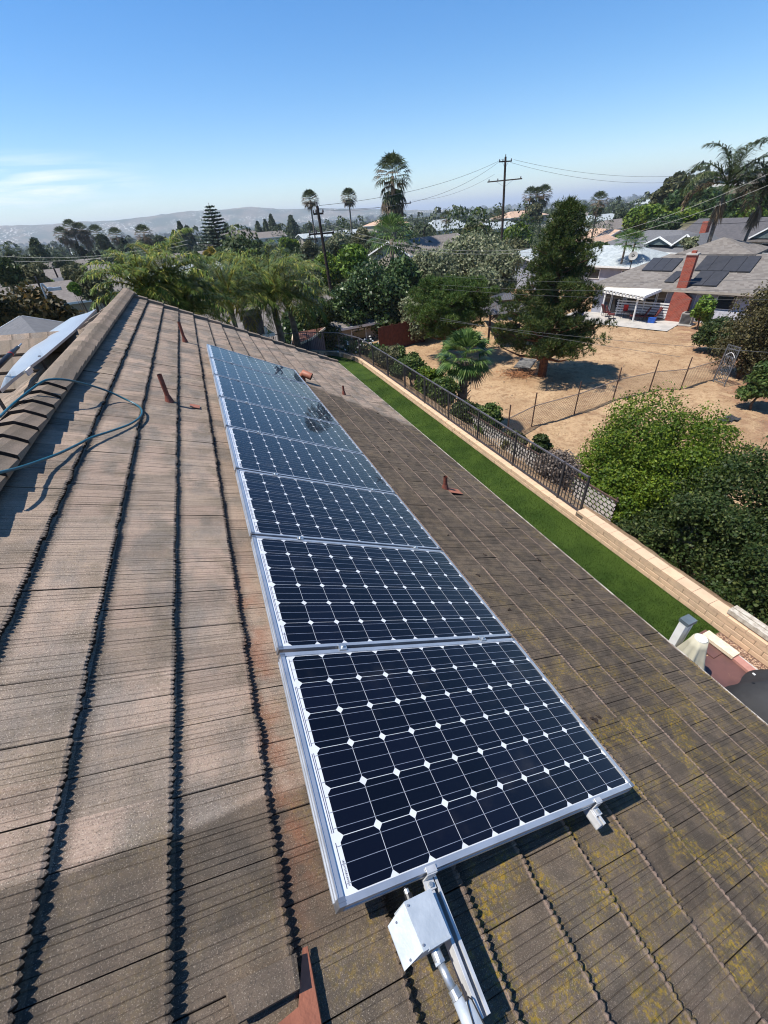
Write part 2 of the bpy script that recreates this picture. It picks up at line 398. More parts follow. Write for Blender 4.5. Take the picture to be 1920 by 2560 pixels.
M['lf_hedged'] = leafmat('leaf_hedge_dark', (0.036, 0.064, 0.015), (0.024, 0.045, 0.012), (0.085, 0.100, 0.028))
M['lf_ficus'] = leafmat('leaf_ficus', (0.042, 0.078, 0.020), (0.028, 0.055, 0.015), (0.12, 0.16, 0.06), rough=0.35)
M['lf_bright'] = leafmat('leaf_bright', (0.11, 0.19, 0.02), (0.075, 0.14, 0.018), (0.17, 0.24, 0.035))
M['lf_olive'] = leafmat('leaf_olive', (0.10, 0.105, 0.045), (0.065, 0.075, 0.032), (0.17, 0.155, 0.075))
M['lf_pine'] = leafmat('needle_pine', (0.045, 0.080, 0.014), (0.026, 0.054, 0.012), (0.11, 0.11, 0.025), trans=0.12)
M['lf_pinel'] = leafmat('needle_pine_light', (0.060, 0.115, 0.018), (0.040, 0.085, 0.015), (0.12, 0.15, 0.03), trans=0.12)
M['lf_pepper'] = leafmat('leaf_pepper', (0.185, 0.205, 0.105), (0.125, 0.150, 0.075), (0.28, 0.27, 0.17))
M['lf_brown'] = leafmat('leaf_brown', (0.055, 0.050, 0.016), (0.034, 0.036, 0.012), (0.12, 0.075, 0.022))
M['lf_far'] = leafmat('leaf_far', (0.050, 0.070, 0.028), (0.034, 0.052, 0.022), (0.085, 0.10, 0.045), nscale=0.05)
M['lf_cyp'] = leafmat('leaf_cypress', (0.016, 0.030, 0.012), (0.010, 0.021, 0.009), (0.03, 0.045, 0.018), trans=0.05)
M['lf_norf'] = leafmat('leaf_norfolk', (0.035, 0.060, 0.030), (0.025, 0.045, 0.024), (0.06, 0.085, 0.045), trans=0.08)
M['lf_queen'] = leafmat('leaf_queen', (0.150, 0.210, 0.036), (0.088, 0.140, 0.026), (0.30, 0.27, 0.055), rough=0.35)
M['lf_queeny'] = leafmat('leaf_queen_yellow', (0.24, 0.19, 0.025), (0.15, 0.15, 0.025), (0.28, 0.19, 0.03), rough=0.4)
M['lf_fan'] = leafmat('leaf_fan', (0.075, 0.135, 0.030), (0.050, 0.100, 0.024), (0.14, 0.19, 0.06), rough=0.35)
M['lf_fand'] = leafmat('leaf_fan_dark', (0.050, 0.070, 0.022), (0.035, 0.052, 0.018), (0.09, 0.10, 0.035))
M['lf_dead'] = leafmat('leaf_dead', (0.150, 0.105, 0.058), (0.10, 0.072, 0.042), (0.20, 0.145, 0.085))
M['lf_rose'] = leafmat('leaf_rose', (0.060, 0.105, 0.022), (0.040, 0.075, 0.018), (0.13, 0.16, 0.04))
M['petal'] = simple('white_petal', (0.75, 0.73, 0.68), rough=0.6)
M['lf_sage'] = leafmat('leaf_sage', (0.18, 0.14, 0.11), (0.12, 0.095, 0.08), (0.26, 0.21, 0.17))
M['lf_ivy'] = leafmat('leaf_ivy', (0.075, 0.068, 0.024), (0.048, 0.046, 0.018), (0.14, 0.115, 0.05))
def shingle(name, c1, c2, sc=1.0):
    k = N(name); x, y, z = k.pos()
    v = k.vec(k.m('MULTIPLY', k.m('ADD', x, y), 0.7), k.m('MULTIPLY', k.m('SUBTRACT', x, y), 0.7), k.m('MULTIPLY', z, 7.0))
    w = k.white(k.vec(k.m('FLOOR', k.m('MULTIPLY', k.m('ADD', x, y), 2.6 * sc)), k.m('FLOOR', k.m('MULTIPLY', k.m('SUBTRACT', x, y), 2.6 * sc)), k.m('FLOOR', k.m('MULTIPLY', z, 9.0))))
    c = k.mix(w, c1, c2)
    c = k.mix(k.m('MULTIPLY', k.ramp(k.noise(0.9, None, 4), .4, .7), .4), c, tuple(q * 0.7 for q in c2))
    k.bump(k.noise(20, v, 2), 0.4, 0.03)
    return k.fin(c, 0.92, 0.12)
M['sh_brown'] = shingle('shingle_brown', (0.135, 0.118, 0.105), (0.205, 0.185, 0.165))
M['sh_grey'] = shingle('shingle_grey', (0.115, 0.115, 0.12), (0.145, 0.145, 0.15), 2)
M['sh_light'] = shingle('shingle_light', (0.27, 0.30, 0.31), (0.40, 0.43, 0.43))
M['sh_dark'] = shingle('shingle_dark', (0.10, 0.09, 0.085), (0.16, 0.14, 0.125))
M['sh_tan'] = shingle('shingle_tan', (0.40, 0.26, 0.18), (0.50, 0.35, 0.25))
M['sh_taupe'] = shingle('shingle_taupe', (0.15, 0.13, 0.118), (0.20, 0.178, 0.16))
M['metalroof'] = simple('brown_metal_roof', (0.075, 0.068, 0.065), (0.10, 0.09, 0.085), 3, 0.5, 0.4)
M['poolpanel'] = simple('pool_collector', (0.030, 0.031, 0.036), (0.038, 0.039, 0.045), 4, 0.55, 0.4)
M['brick'] = simple('red_brick', (0.36, 0.085, 0.05), (0.25, 0.055, 0.035), 8, 0.85)
M['brickm'] = simple('brick_mortar', (0.24, 0.12, 0.09), rough=0.95)
M['wallgrey'] = simple('grey_blue_wall', (0.34, 0.35, 0.40), (0.28, 0.29, 0.33), 1.5, 0.8)
M['wallbeige'] = simple('beige_wall', (0.36, 0.31, 0.25), (0.30, 0.26, 0.21), 1.5, 0.85)
M['glass'] = N('window_glass').fin((0.02, 0.025, 0.03), 0.08, 0.6)
M['concrete'] = simple('concrete', (0.42, 0.39, 0.35), (0.33, 0.31, 0.28), 1.4, 0.9)
M['chimgrey'] = simple('chimney_stucco', (0.115, 0.105, 0.115), (0.095, 0.088, 0.095), 2, 0.9)
M['acmetal'] = simple('ac_metal', (0.30, 0.285, 0.26), (0.24, 0.23, 0.21), 6, 0.6)
M['redcush'] = simple('red_cushion', (0.12, 0.030, 0.028), (0.08, 0.02, 0.02), 4, 0.8)
M['bluep'] = simple('blue_plastic', (0.02, 0.09, 0.38), rough=0.5)
M['redp'] = simple('red_plastic', (0.65, 0.03, 0.02), rough=0.5)
M['wood'] = simple('weathered_wood', (0.50, 0.45, 0.37), (0.33, 0.28, 0.22), 14, 0.85, bumps=0.4)
M['plank'] = simple('pale_plank', (0.68, 0.58, 0.42), (0.58, 0.47, 0.33), 16, 0.8)
M['fencer'] = simple('red_fence_wood', (0.12, 0.036, 0.022), (0.08, 0.026, 0.018), 5, 0.85)
M['maroon'] = simple('maroon_mat', (0.125, 0.060, 0.050), (0.085, 0.043, 0.038), 3.0, 0.42, 0.5, bumps=0.6, bscale=5)
M['eaveline'] = simple('eave_line', (0.42, 0.38, 0.33), (0.20, 0.18, 0.15), 9, 0.8)
M['cream'] = simple('cream_canvas', (0.46, 0.43, 0.33), (0.40, 0.37, 0.28), 5, 0.85)
M['tarp'] = simple('black_cover', (0.040, 0.040, 0.042), (0.028, 0.028, 0.030), 3, 0.8, 0.2)
M['curb'] = simple('grey_curb', (0.46, 0.44, 0.41), rough=0.85)
M['slate'] = simple('slate_plastic', (0.11, 0.14, 0.16), rough=0.5)
k = N('gravel_stone'); M['gravel'] = k.fin(k.mix(k.ramp(k.island(), 0, 1), k.mix(k.ramp(k.noise(17), .4, .6), (0.50, 0.33, 0.21), (0.22, 0.11, 0.075)), (0.42, 0.30, 0.21)), 0.85, 0.2)
M['gravelbase'] = simple('gravel_base', (0.17, 0.10, 0.07), (0.10, 0.06, 0.045), 30, 0.95)
M['carwhite'] = simple('car_white', (0.62, 0.64, 0.66), rough=0.25, coat=1.0)
M['cardark'] = simple('car_dark', (0.03, 0.03, 0.035), rough=0.25, coat=1.0)
M['lattice'] = simple('white_lattice', (0.46, 0.44, 0.41), (0.30, 0.28, 0.26), 3, 0.7)
M['insul'] = simple('insulator', (0.10, 0.08, 0.08), rough=0.3)
M['asphalt'] = simple('asphalt', (0.17, 0.16, 0.15), (0.07, 0.068, 0.065), 3, 0.9)
M['grill'] = simple('gate_steel', (0.16, 0.17, 0.19), (0.11, 0.12, 0.13), 6, 0.5, 0.5, 0.4)
# ------------------------------------------------------------------ ground heights
YARD_Z = -4.5
def sstep(t): t = np.clip(t, 0, 1); return t * t * (3 - 2 * t)
def G(x, y):
    x = np.asarray(x, float); y = np.asarray(y, float)
    dx = np.maximum(np.maximum(-11 - x, x - 7.15), 0); dy = np.maximum(y - 24.5, 0)
    d = np.hypot(dx, dy); t = sstep(d / 4.2)
    z = YARD_Z * (1 - t) - 7.5 * t
    r = np.hypot(x, y); az = np.degrees(np.arctan2(x, y))
    z = z - 4.5 * sstep((r - 75) / 230) * (1 - sstep((az - 46) / 5)) - 21 * sstep((r - 300) / 1500)
    hill = 9.5 * sstep((r - 72) / 90) * sstep((az - 48.5) / 6) * (1 - sstep((r - 400) / 500))
    m = np.exp(-(((x - 21.5) / 2.3) ** 2 + ((y - 31.5) / 2.6) ** 2)) * 1.7
    return z + hill + m
def g(x, y): return float(G(x, y))

def grid_mesh(name, X, Y, Z, mat, smooth=True):
    n, m = X.shape; v = np.stack([X, Y, Z], -1).reshape(-1, 3)
    a = (np.arange(n - 1)[:, None] * m + np.arange(m - 1)[None]).ravel()
    f = np.stack([a, a + 1, a + m + 1, a + m], -1)
    me = bpy.data.meshes.new(name); me.vertices.add(len(v)); me.vertices.foreach_set('co', v.astype(np.float32).ravel())
    me.loops.add(f.size); me.loops.foreach_set('vertex_index', f.astype(np.int32).ravel())
    me.polygons.add(len(f)); me.polygons.foreach_set('loop_start', np.arange(0, f.size, 4, dtype=np.int32))
    me.materials.append(mat); me.polygons.foreach_set('use_smooth', np.ones(len(f), bool)); me.update(calc_edges=True)
    return me

# valley sheet: polar grid out to the horizon, lowered where the finer yard sheet lies
rr = np.concatenate([np.linspace(0.5, 40, 50), np.geomspace(42, 42000, 100)]); aa = np.radians(np.linspace(-180, 180, 361))
RR, AA = np.meshgrid(rr, aa, indexing='ij')
GX, GY = RR * np.sin(AA), RR * np.cos(AA); GZ = G(GX, GY)
GZ = GZ - 0.5 * ((GX > -13) & (GX < 62) & (GY > -8) & (GY < 52))
link('ground', grid_mesh('ground', GX, GY, GZ, M['far']), kind='structure')
# the dry back yards between the two houses
xs = np.linspace(6.9, 60, 300); ys = np.linspace(-7, 50, 300)
YX, YY = np.meshgrid(xs, ys, indexing='ij'); YZ = G(YX, YY) + 0.03 * np.sin(YX * 2.1 + np.sin(YY * 1.7) * 1.5) * np.cos(YY * 1.9)
YZ = YZ + nrg.normal(0, 0.012, YZ.shape)
link('dry_yard', grid_mesh('dry_yard', YX, YY, YZ, M['yard']), kind='structure')
# ground of our own yard behind and left of the house
b = MB(); b.add([(-11, -7.9, -4.48), (4.0, -7.9, -4.48), (4.0, 24, -4.48), (-11, 24, -4.48)], [(0, 1, 2, 3)])
b.build('yard_paving', M['concrete'], kind='structure')

# ------------------------------------------------------------------ our house with its tiled roof
RS = -1.55                                   # slope coordinate of the ridge line
def R(s, y, n=-0.16): return Vector((s * CT + n * ST, y, -s * ST + n * CT))
RP = R(RS, 0); RX, RZ = RP.x, RP.z           # ridge line
ROOFM = Matrix(((CT, 0, ST), (0, 1, 0), (-ST, 0, CT)))             # columns: down slope, along, normal
LROOF = Matrix(((-CT, 0, -ST), (0, -1, 0), (-ST, 0, CT)))
Y0, Y1 = -1.45, 12.1
house = thing('tiled_house', 'our house seen from its own roof, brown concrete tiles with damp and mossy patches', 'house', (RX, 5.3, YARD_Z))
EAVE_S = 3.935
def slab(sa, sb, ya, yb, n0, n1, left=False):
    c = []
    for n in (n0, n1):
        for s, y in ((sa, ya), (sb, ya), (sb, yb), (sa, yb)):
            p = R(s, y, n)
            if left: p = Vector((2 * RX - p.x, p.y, p.z))
            c.append(p)
    return c, [(0, 3, 2, 1), (4, 5, 6, 7), (0, 1, 5, 4), (1, 2, 6, 5), (2, 3, 7, 6), (3, 0, 4, 7)]
def mk_slope(name, left):
    b = MB(); b.add(*slab(RS + .01, EAVE_S - 0.03, Y0, Y1 - 0.02, -0.30, -0.205, left)); return b.build(name, M['underlay'], house)
slope_r = mk_slope('roof_slope', False); slope_l = mk_slope('roof_slope', True)
# house body under the roof
b = MB()
ex = R(3.5, 0).x; ez = R(3.5, 0, -0.31).z
b.prism([(ex, 0, YARD_Z - .3), (ex, 0, ez), (RX, 0, RZ - .2), (2 * RX - ex, 0, ez), (2 * RX - ex, 0, YARD_Z - .3)], (0, Y0 + .2, 0), (0, Y1 - .35, 0))
b.build('wall', M['wstucco'], house)
b = MB()                                     # metal drip edge / fascia under the eave tiles
e0 = R(EAVE_S + .018, 0, -0.170)
b.beam(e0 + V(0, Y0, -.06), e0 + V(0, Y1 - .03, -.06), 0.014, 0.13)
b.build('fascia', M['eaveline'], house)

TW, TE, TT = 0.28, 0.337, 0.042
def tile_mesh(seed):
    r = random.Random(seed); nr = 12; L = TE + 0.075
    vs, fs = [], []
    prof = []                                # (y, dz, jag) across the tile
    yy = 0.0
    widths = [r.uniform(.7, 1.3) for _ in range(nr)]; tw = sum(widths)
    for w in widths:
        w = w / tw * (TW - 0.0025)
        hgt = r.uniform(-.0012, .0016); j = r.uniform(-.004, .007)
        dv = r.choice((-.0008, -.0016, -.0028, -.0034)); prof += [(yy, dv, -.009 + r.uniform(-.003, .001)), (yy + w * .10, hgt, j - .004), (yy + w * .5, hgt + .0004, j + .006), (yy + w * .90, hgt, j - .003)]
        yy += w
    prof.append((yy, -.004, -.005))
    slow = [r.uniform(-.006, .006) for _ in range(5)]
    n = len(prof)
    for y, dz, jg in prof:
        t = y / TW * 4; i = min(int(t), 3); sl = slow[i] * (1 - t + i) + slow[i + 1] * (t - i)
        vs += [(-.075, y + .002, -TT + dz), (TE - .012 + jg * .3, y + .002, dz), (TE + jg + sl, y + .002, dz - .004), (TE - .004 + jg * 1.2 + sl, y + .002, -TT + .001), (-.075, y + .002, -TT - .012)]
    for i in range(n - 1):
        a, c = i * 5, i * 5 + 5
        fs += [(a, a + 1, c + 1, c), (a + 1, a + 2, c + 2, c + 1), (a + 2, a + 3, c + 3, c + 2)]
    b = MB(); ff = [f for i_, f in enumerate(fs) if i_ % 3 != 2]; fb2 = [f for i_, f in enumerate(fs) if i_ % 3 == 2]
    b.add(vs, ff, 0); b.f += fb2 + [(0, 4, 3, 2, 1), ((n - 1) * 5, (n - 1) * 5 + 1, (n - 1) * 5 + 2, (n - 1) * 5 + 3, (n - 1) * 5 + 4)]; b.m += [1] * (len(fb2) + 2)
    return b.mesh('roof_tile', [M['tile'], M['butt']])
TM = [tile_mesh(100 + i) for i in range(10)]
def tile_matrix(k, y, left, n0=-0.16):
    s = -1.12 + TE * (k - 1)
    base = (R(s, y, n0 + rng.uniform(-.002, .003)))
    m3 = ROOFM
    if left:
        base = Vector((2 * RX - base.x, base.y + TW, base.z)); m3 = LROOF
    m = Matrix.Translation(base) @ m3.to_4x4() @ Matrix.Rotation(rng.uniform(-.003, .003), 4, 'Z') @ Matrix.Rotation(rng.uniform(-.006, .006), 4, 'Y')
    return m
cells = []
for k in range(0, 16):
    off = 0.10 if k % 2 == 0 else 0.24
    j = -6
    while True:
        y = off - .14 * 0 + j * TW; j += 1
        if y < Y0 - .01: continue
        if y + TW > Y1 + .02: break
        if k == 0: continue
        cells.append((k, y, False))
for k in range(1, 14):
    off = 0.10 if k % 2 == 0 else 0.24
    for j in range(-5, 44):
        y = off + j * TW
        if y >= Y0 and y + TW <= Y1 + .02: cells.append((k, y, True))
# first row under the ridge (k = 0 ends at s = -1.457)
for left in (False, True):
    for j in range(-5, 43): cells.append((0, 0.10 + j * TW, left))
FW = rot.col[2] * -1
def vis(k, y, left):
    p = R(-1.12 + TE * (k - .5), y + TW / 2); 
    if left: p.x = 2 * RX - p.x
    d = p - CAM; z = d.dot(FW)
    if z < .3: return 1e9
    u = abs(d.dot(rot.col[0]) / z); v = abs(d.dot(rot.col[1]) / z)
    if u > 1.08 or v > 1.42 or left: return 1e6 + d.length
    if 0.05 < p.x < 1.3 and 0.2 < p.y < 7.9: return 1e5 + d.length       # hidden by the panels
    return d.length * z * z
cells.sort(key=lambda c: vis(*c))
skip = {(5, False)}
near_c, far_c = cells[:296], cells[296:]
for (k, y, left) in near_c:
    o = bpy.data.objects.new('roof_tile', rng.choice(TM)); COL.objects.link(o); o.parent = slope_l if left else slope_r
    o.matrix_local = tile_matrix(k, y, left)
def join_stuff(items, parent, name):
    VS, FS, MS, base = [], [], [], 0
    me_c = {}
    for (k, y, left) in items:
        me = rng.choice(TM)
        if me.name not in me_c:
            a = np.empty(len(me.vertices) * 3, np.float32); me.vertices.foreach_get('co', a)
            me_c[me.name] = (a.reshape(-1, 3), [tuple(p.vertices) for p in me.polygons], [p.material_index for p in me.polygons])
        a, fs, ms_ = me_c[me.name]; MS += ms_; m = np.array(tile_matrix(k, y, left))
        VS.append(a @ m[:3, :3].T + m[:3, 3]); FS += [tuple(base + i for i in f) for f in fs]; base += len(a)
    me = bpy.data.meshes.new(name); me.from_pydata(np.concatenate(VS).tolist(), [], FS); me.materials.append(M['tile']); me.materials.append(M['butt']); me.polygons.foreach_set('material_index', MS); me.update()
    o = link(name, me, parent, kind='stuff', local=False)
    return o
join_stuff([c for c in far_c if not c[2]], slope_r, 'roof_tiles')
join_stuff([c for c in far_c if c[2]], slope_l, 'roof_tiles')

# ridge: a board with overlapping three-sided caps; near the camera they lap one way, farther on the other
b = MB(); b.beam((RX, Y0, RZ - .03), (RX, Y1 - .05, RZ - .03), .05, .12)
ridge = b.build('ridge', M['underlay'], house)
def cap_mesh(seed):
    r = random.Random(seed); L = .345
    pr = [(-.170, -.062), (-.112, -.022), (-.050, .016), (.050, .016), (.112, -.022), (.170, -.062)]
    vs, fs = [], []; ny = 2; jj = [r.uniform(-.006, .006) for _ in pr]
    for q, y in enumerate((0.0, .012, L)):
        lift = .040 if q < 2 else .004
        sc = 1.0 if q < 2 else .93
        for i, (x, z) in enumerate(pr): vs.append((x * sc, y + (jj[i] if q < 2 else 0), z + lift))
    n = len(pr)
    for q in range(2):
        for i in range(n - 1): a = q * n + i; fs.append((a, a + 1, a + n + 1, a + n))
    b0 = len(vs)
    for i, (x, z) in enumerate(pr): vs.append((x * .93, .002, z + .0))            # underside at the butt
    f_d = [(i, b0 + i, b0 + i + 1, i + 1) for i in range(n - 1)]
    # skirt edges
    b1 = len(vs); vs += [(-.168, .0, -.066), (-.158, L, -.075), (.168, .0, -.066), (.158, L, -.075)]
    fs += [(0, 2 * n, b1 + 1, b1), (n - 1, b1 + 2, b1 + 3, 3 * n - 1)]
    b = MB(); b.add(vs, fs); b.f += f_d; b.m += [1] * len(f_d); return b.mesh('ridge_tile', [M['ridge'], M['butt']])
CM = [cap_mesh(i) for i in range(4)]
CP = 0.255
turn = 4.62
i = 0
y = turn - CP * 24
while y < Y1 - .1:
    o = bpy.data.objects.new('ridge_tile', rng.choice(CM)); COL.objects.link(o); o.parent = ridge
    if y < turn - .01:
        m = Matrix.Translation((RX, y, RZ + .045)) @ Matrix.Rotation(rng.uniform(-.012, .012), 4, 'Z')
    else:
        m = Matrix.Translation((RX, y + .30, RZ + .047)) @ Matrix.Rotation(math.pi + rng.uniform(-.01, .01), 4, 'Z')
    o.matrix_local = m
    y += CP
# closing cap at the gable
b = MB(); b.prism([(-.20, 0, -.08), (-.125, 0, -.01), (-.055, 0, .055), (.055, 0, .055), (.125, 0, -.01), (.20, 0, -.08)], (RX, Y1 - .06, RZ + .05), (RX, Y1 + .06, RZ + .06))
b.build('end_cap', M['ridge'], ridge)
# rake trim: long half-round pieces stepping down the far gable
b = MB()
b.add(*slab(RS, EAVE_S - .03, Y1 - .02, Y1 + .02, -.42, -.19)); b.add(*slab(RS, EAVE_S - .03, Y1 - .02, Y1 + .02, -.42, -.19, True))
rake = b.build('rake_board', M['underlay'], house)
for left in (False, True):
    s = -1.52; q = 0
    while s < EAVE_S - .2:
        L = .39; b = MB()
        b.add([(-.02, -.085, -.05), (-.02, -.075, .028), (-.02, .06, .034), (-.02, .075, -.14), (L, -.08, -.028), (L, -.07, .052), (L, .065, .058), (L, .08, -.12)],
              [(0, 1, 5, 4), (1, 2, 6, 5), (2, 3, 7, 6), (4, 5, 6, 7), (0, 3, 2, 1)])
        me = b.mesh('rake_tile', M['ridge']); o = bpy.data.objects.new('rake_tile', me); COL.objects.link(o); o.parent = rake
        p = R(s, Y1 - .02, -.165); m3 = ROOFM.to_4x4()
        if left: p.x = 2 * RX - p.x; m3 = (LROOF @ Matrix(((1, 0, 0), (0, -1, 0), (0, 0, 1)))).to_4x4()
        o.matrix_local = WM['tiled_house'].inverted() @ WM['tiled_house'] @ Matrix.Translation(p) @ m3
        s += TE; q += 1

# terracotta flashing sheet and the short odd tile beside it, bottom of the view
b = MB()
for sa, sb, ya, yb, n in ((-.115, .028, -1.0, -.02, -.152),):
    b.prism([R(-.50, -1.0, -.150), R(-.062, -1.0, -.158), R(-.062, -.10, -.156), R(-.064, -.018, -.154), R(-.080, -.018, -.153), R(-.12, -.13, -.150), R(-.50, -.20, -.150)], (0, 0, -.012), (0, 0, 0))
fl = b.build('flashing', M['terra'], house)
b = MB()
b.prism([R(-.285, -.108, -.128), R(-.312, -.032, -.128), R(-.112, -.028, -.120), R(-.116, -.102, -.120)], ROOFM @ V(0, 0, -.022), ROOFM @ V(0, 0, 0))
b.build('cut_tile', M['tile'], house)

# ------------------------------------------------------------------ solar array
def S(s, y, n=0.0): return R(s, y, n)
PM = lambda i: Matrix.Translation(S(0, i * 1.012, 0)) @ ROOFM.to_4x4()
PL = ['nearest solar panel, whose front frame edge carries the two end clamps', 'second solar panel from the camera, just above the nearest one',
      'third solar panel from the camera in the roof row', 'fourth solar panel from the camera, dark reflections on its far right corner',
      'fifth solar panel from the camera, palm tree mirrored in its right half', 'sixth solar panel from the camera, near the small roof vents',
      'seventh solar panel from the camera, last but one of the row', 'farthest solar panel, at the far end of the row towards the palms']
W_, L_ = 0.992, 1.65
p0 = thing('solar_panel', PL[0], 'solar panel', group='solar panels in a row on the tiled roof', mat=PM(0))
LIP = .021
def bar(a, bb, side):
    m = MB(); (x0, y0), (x1, y1) = a, bb
    m.box(((x0 + x1) / 2, (y0 + y1) / 2, -.0185), (x1 - x0, y1 - y0, .041)); return m
KEY = .024
fb = [bar((0, KEY), (LIP, W_ - KEY), 0), bar((L_ - LIP, KEY), (L_, W_ - KEY), 0), bar((KEY, 0), (L_ - KEY, LIP), 1), bar((KEY, W_ - LIP), (L_ - KEY, W_), 1)]
# a raised outer bead and a groove on the outer face make the extrusion
fb[0].box((.0015, W_ / 2, .003), (.003, W_ - .05, .003)); fb[0].box((-.0015, W_ / 2, -.014), (.003, W_ - .05, .005)); fb[0].box((-.0015, W_ / 2, -.036), (.003, W_ - .05, .006))
fb[2].box((L_ / 2, .0015, .003), (L_ - .05, .003, .003)); fb[2].box((L_ / 2, -.0012, -.030), (L_ - .05, .0024, .014))
for f in fb: f.build('frame_bar', M['alu'], p0, local=True)
for (x, y) in ((0, 0), (L_ - KEY, 0), (0, W_ - KEY), (L_ - KEY, W_ - KEY)):
    m = MB(); m.box((x + KEY / 2, y + KEY / 2, -.0185), (KEY, KEY, .0425)); m.box((x + KEY / 2, y + KEY / 2, .0032), (KEY, .002, .002))
    m.build('corner_key', M['alukey'], p0, local=True)
m = MB(); m.add([(LIP, LIP, -.004), (L_ - LIP, LIP, -.004), (L_ - LIP, W_ - LIP, -.004), (LIP, W_ - LIP, -.004)], [(0, 1, 2, 3)])
m.add([(LIP, LIP, -.009), (L_ - LIP, LIP, -.009), (L_ - LIP, W_ - LIP, -.009), (LIP, W_ - LIP, -.009)], [(3, 2, 1, 0)])
m.build('backsheet', M['sheet'], p0, local=True)
GX0, GY0, PC = .058, .0245, .1573
cm = MB(); h_ = .0775; c_ = .0165
cm.add([(-h_ + c_, -h_, 0), (h_ - c_, -h_, 0), (h_, -h_ + c_, 0), (h_, h_ - c_, 0), (h_ - c_, h_, 0), (-h_ + c_, h_, 0), (-h_, h_ - c_, 0), (-h_, -h_ + c_, 0)], [tuple(range(8))])
cme = cm.mesh('cell', M['cell'])
for iy in range(6):
    for ix in range(10):
        link('cell', cme, p0, local=True, mw=Matrix.Translation((GX0 + PC * (ix + .5) - .0785 + .0775, GY0 + PC * (iy + .5), -.0032)))
m = MB()
for iy in range(6):
    for q in (-.052, 0, .052):
        y = GY0 + PC * (iy + .5) + q
        m.box(((GX0 + GX0 + PC * 10) / 2 - .006, y, -.0027), (PC * 10 + .020, .0016, .0006))
m.build('busbars', M['bus'], p0, local=True, kind='stuff')
m = MB()
for x, (ya, yb) in ((.036, (1, 3)), (.043, (1, 3)), (.036, (3, 5)), (.043, (3, 5)), (.040, (0, 1)), (.040, (5, 6))):
    m.box((x, GY0 + PC * (ya + yb) / 2, -.0034), (.0022, PC * (yb - ya) - .03, .0005))
for iy in range(6):
    for q in (-.052, 0, .052): m.box((.047, GY0 + PC * (iy + .5) + q, -.0034), (.012, .001, .0004))
m.build('ribbon', M['print'], p0, local=True)
m = MB(); r2 = random.Random(4); y = .045
while y < .115:
    w = r2.choice((.0008, .0012, .002)); m.box((.0505, y, -.0033), (.0065, w, .0004)); y += w + r2.choice((.0011, .0018, .0024))
m.build('barcode_label', M['print'], p0, local=True)
for i in range(1, 8): tree_copy(p0, PM(i), PL[i])

# rails, feet, clamps
def rail(s, ya, yb, label):
    t = thing('mounting_rail', label, 'rail', S(s, ya, -.06), 'rails under the solar panels')
    m = MB()
    for ds, dn, w, h in ((-.017, -.065, .006, .040), (.017, -.065, .006, .040), (0, -.083, .040, .005), (-.0135, -.0465, .011, .005), (.0135, -.0465, .011, .005)):
        m.box(S(s + ds, (ya + yb) / 2, dn), (w, yb - ya, h), ROOFM)
    m.build('channel', M['aluw'], t)
    n = 0
    y = ya + .75
    while y < yb:
        m = MB(); m.box(S(s - .03, y, -.13), (.008, .045, .10), ROOFM); m.box(S(s - .055, y, -.172), (.06, .05, .008), ROOFM)
        m.build('foot', M['galv'], t); y += 1.6
    return t
rail(.372, -.345, 8.14, 'long aluminium rail running out past the junction box at the front of the array')
rail(1.325, -.075, 8.14, 'short-ended white aluminium rail showing under the right end of the nearest panel')
def clamp(s, y, end, label):
    t = thing('panel_clamp', label, 'clamp', S(s, y, 0), 'clamps holding the panels')
    m = MB()
    if end:
        m.box(S(s, y + .004, .0065), (.042, .020, .004), ROOFM); m.box(S(s, y - .008, -.018), (.042, .004, .045), ROOFM); m.box(S(s, y - .024, -.040), (.042, .030, .004), ROOFM)
    else:
        m.box(S(s, y, .0065), (.045, .040, .004), ROOFM); m.box(S(s, y, -.014), (.040, .012, .036), ROOFM)
    m.build('bracket', M['aluw' if end else 'galv'], t)
    m = MB(); c = S(s, y if not end else y - .026, .009 if not end else -.036); m.tube([c, c + ROOFM @ V(0, 0, .008)], .008, 6)
    m.build('bolt', M['galv'], t)
clamp(.35, -.001, True, 'end clamp above the grey junction box')
clamp(1.335, -.001, True, 'end clamp near the right corner of the nearest panel')
for s, nm in ((.342, 'left'), (1.36, 'right')):
    for i in range(1, 8):
        o_ = ('nearest', 'second', 'third', 'fourth', 'fifth', 'sixth', 'seventh')[i - 1]
        clamp(s, i * 1.012 - .010, False, f'small {nm} clamp in the gap behind the {o_} panel from the camera')

# combiner box, conduits
t = thing('junction_box', 'dusty pale grey metal junction box fixed under the front edge of the panels', 'junction box', S(.27, -.10, -.1))
def bx(pts): return [S(*p) for p in pts]
top = bx([(.212, -.047, .005), (.322, -.044, .005), (.327, -.168, .005), (.222, -.171, .005)])
bot = bx([(.212, -.047, -.085), (.322, -.044, -.085), (.327, -.168, -.085), (.222, -.171, -.085)])
m = MB(); m.add(top + bot, [(0, 3, 2, 1), (4, 5, 6, 7), (0, 1, 5, 4), (1, 2, 6, 5), (2, 3, 7, 6), (3, 0, 4, 7)]); m.build('case', M['boxgrey'], t)
lid = bx([(.2115, -.049, .002), (.2215, -.169, .002), (.176, -.180, -.060), (.166, -.072, -.060)])
m = MB(); m.prism(lid, ROOFM @ V(0, 0, -.003), ROOFM @ V(0, 0, .001)); m.build('sloping_lid', M['boxgrey'], t)
m = MB(); m.prism(bx([(.2425, -.168, .0085), (.327, -.166, .0085), (.327, -.172, .0075), (.2425, -.174, .0075)]), ROOFM @ V(0, 0, -.018), ROOFM @ V(0, 0, 0)); m.build('drip_flange', M['boxgrey'], t)
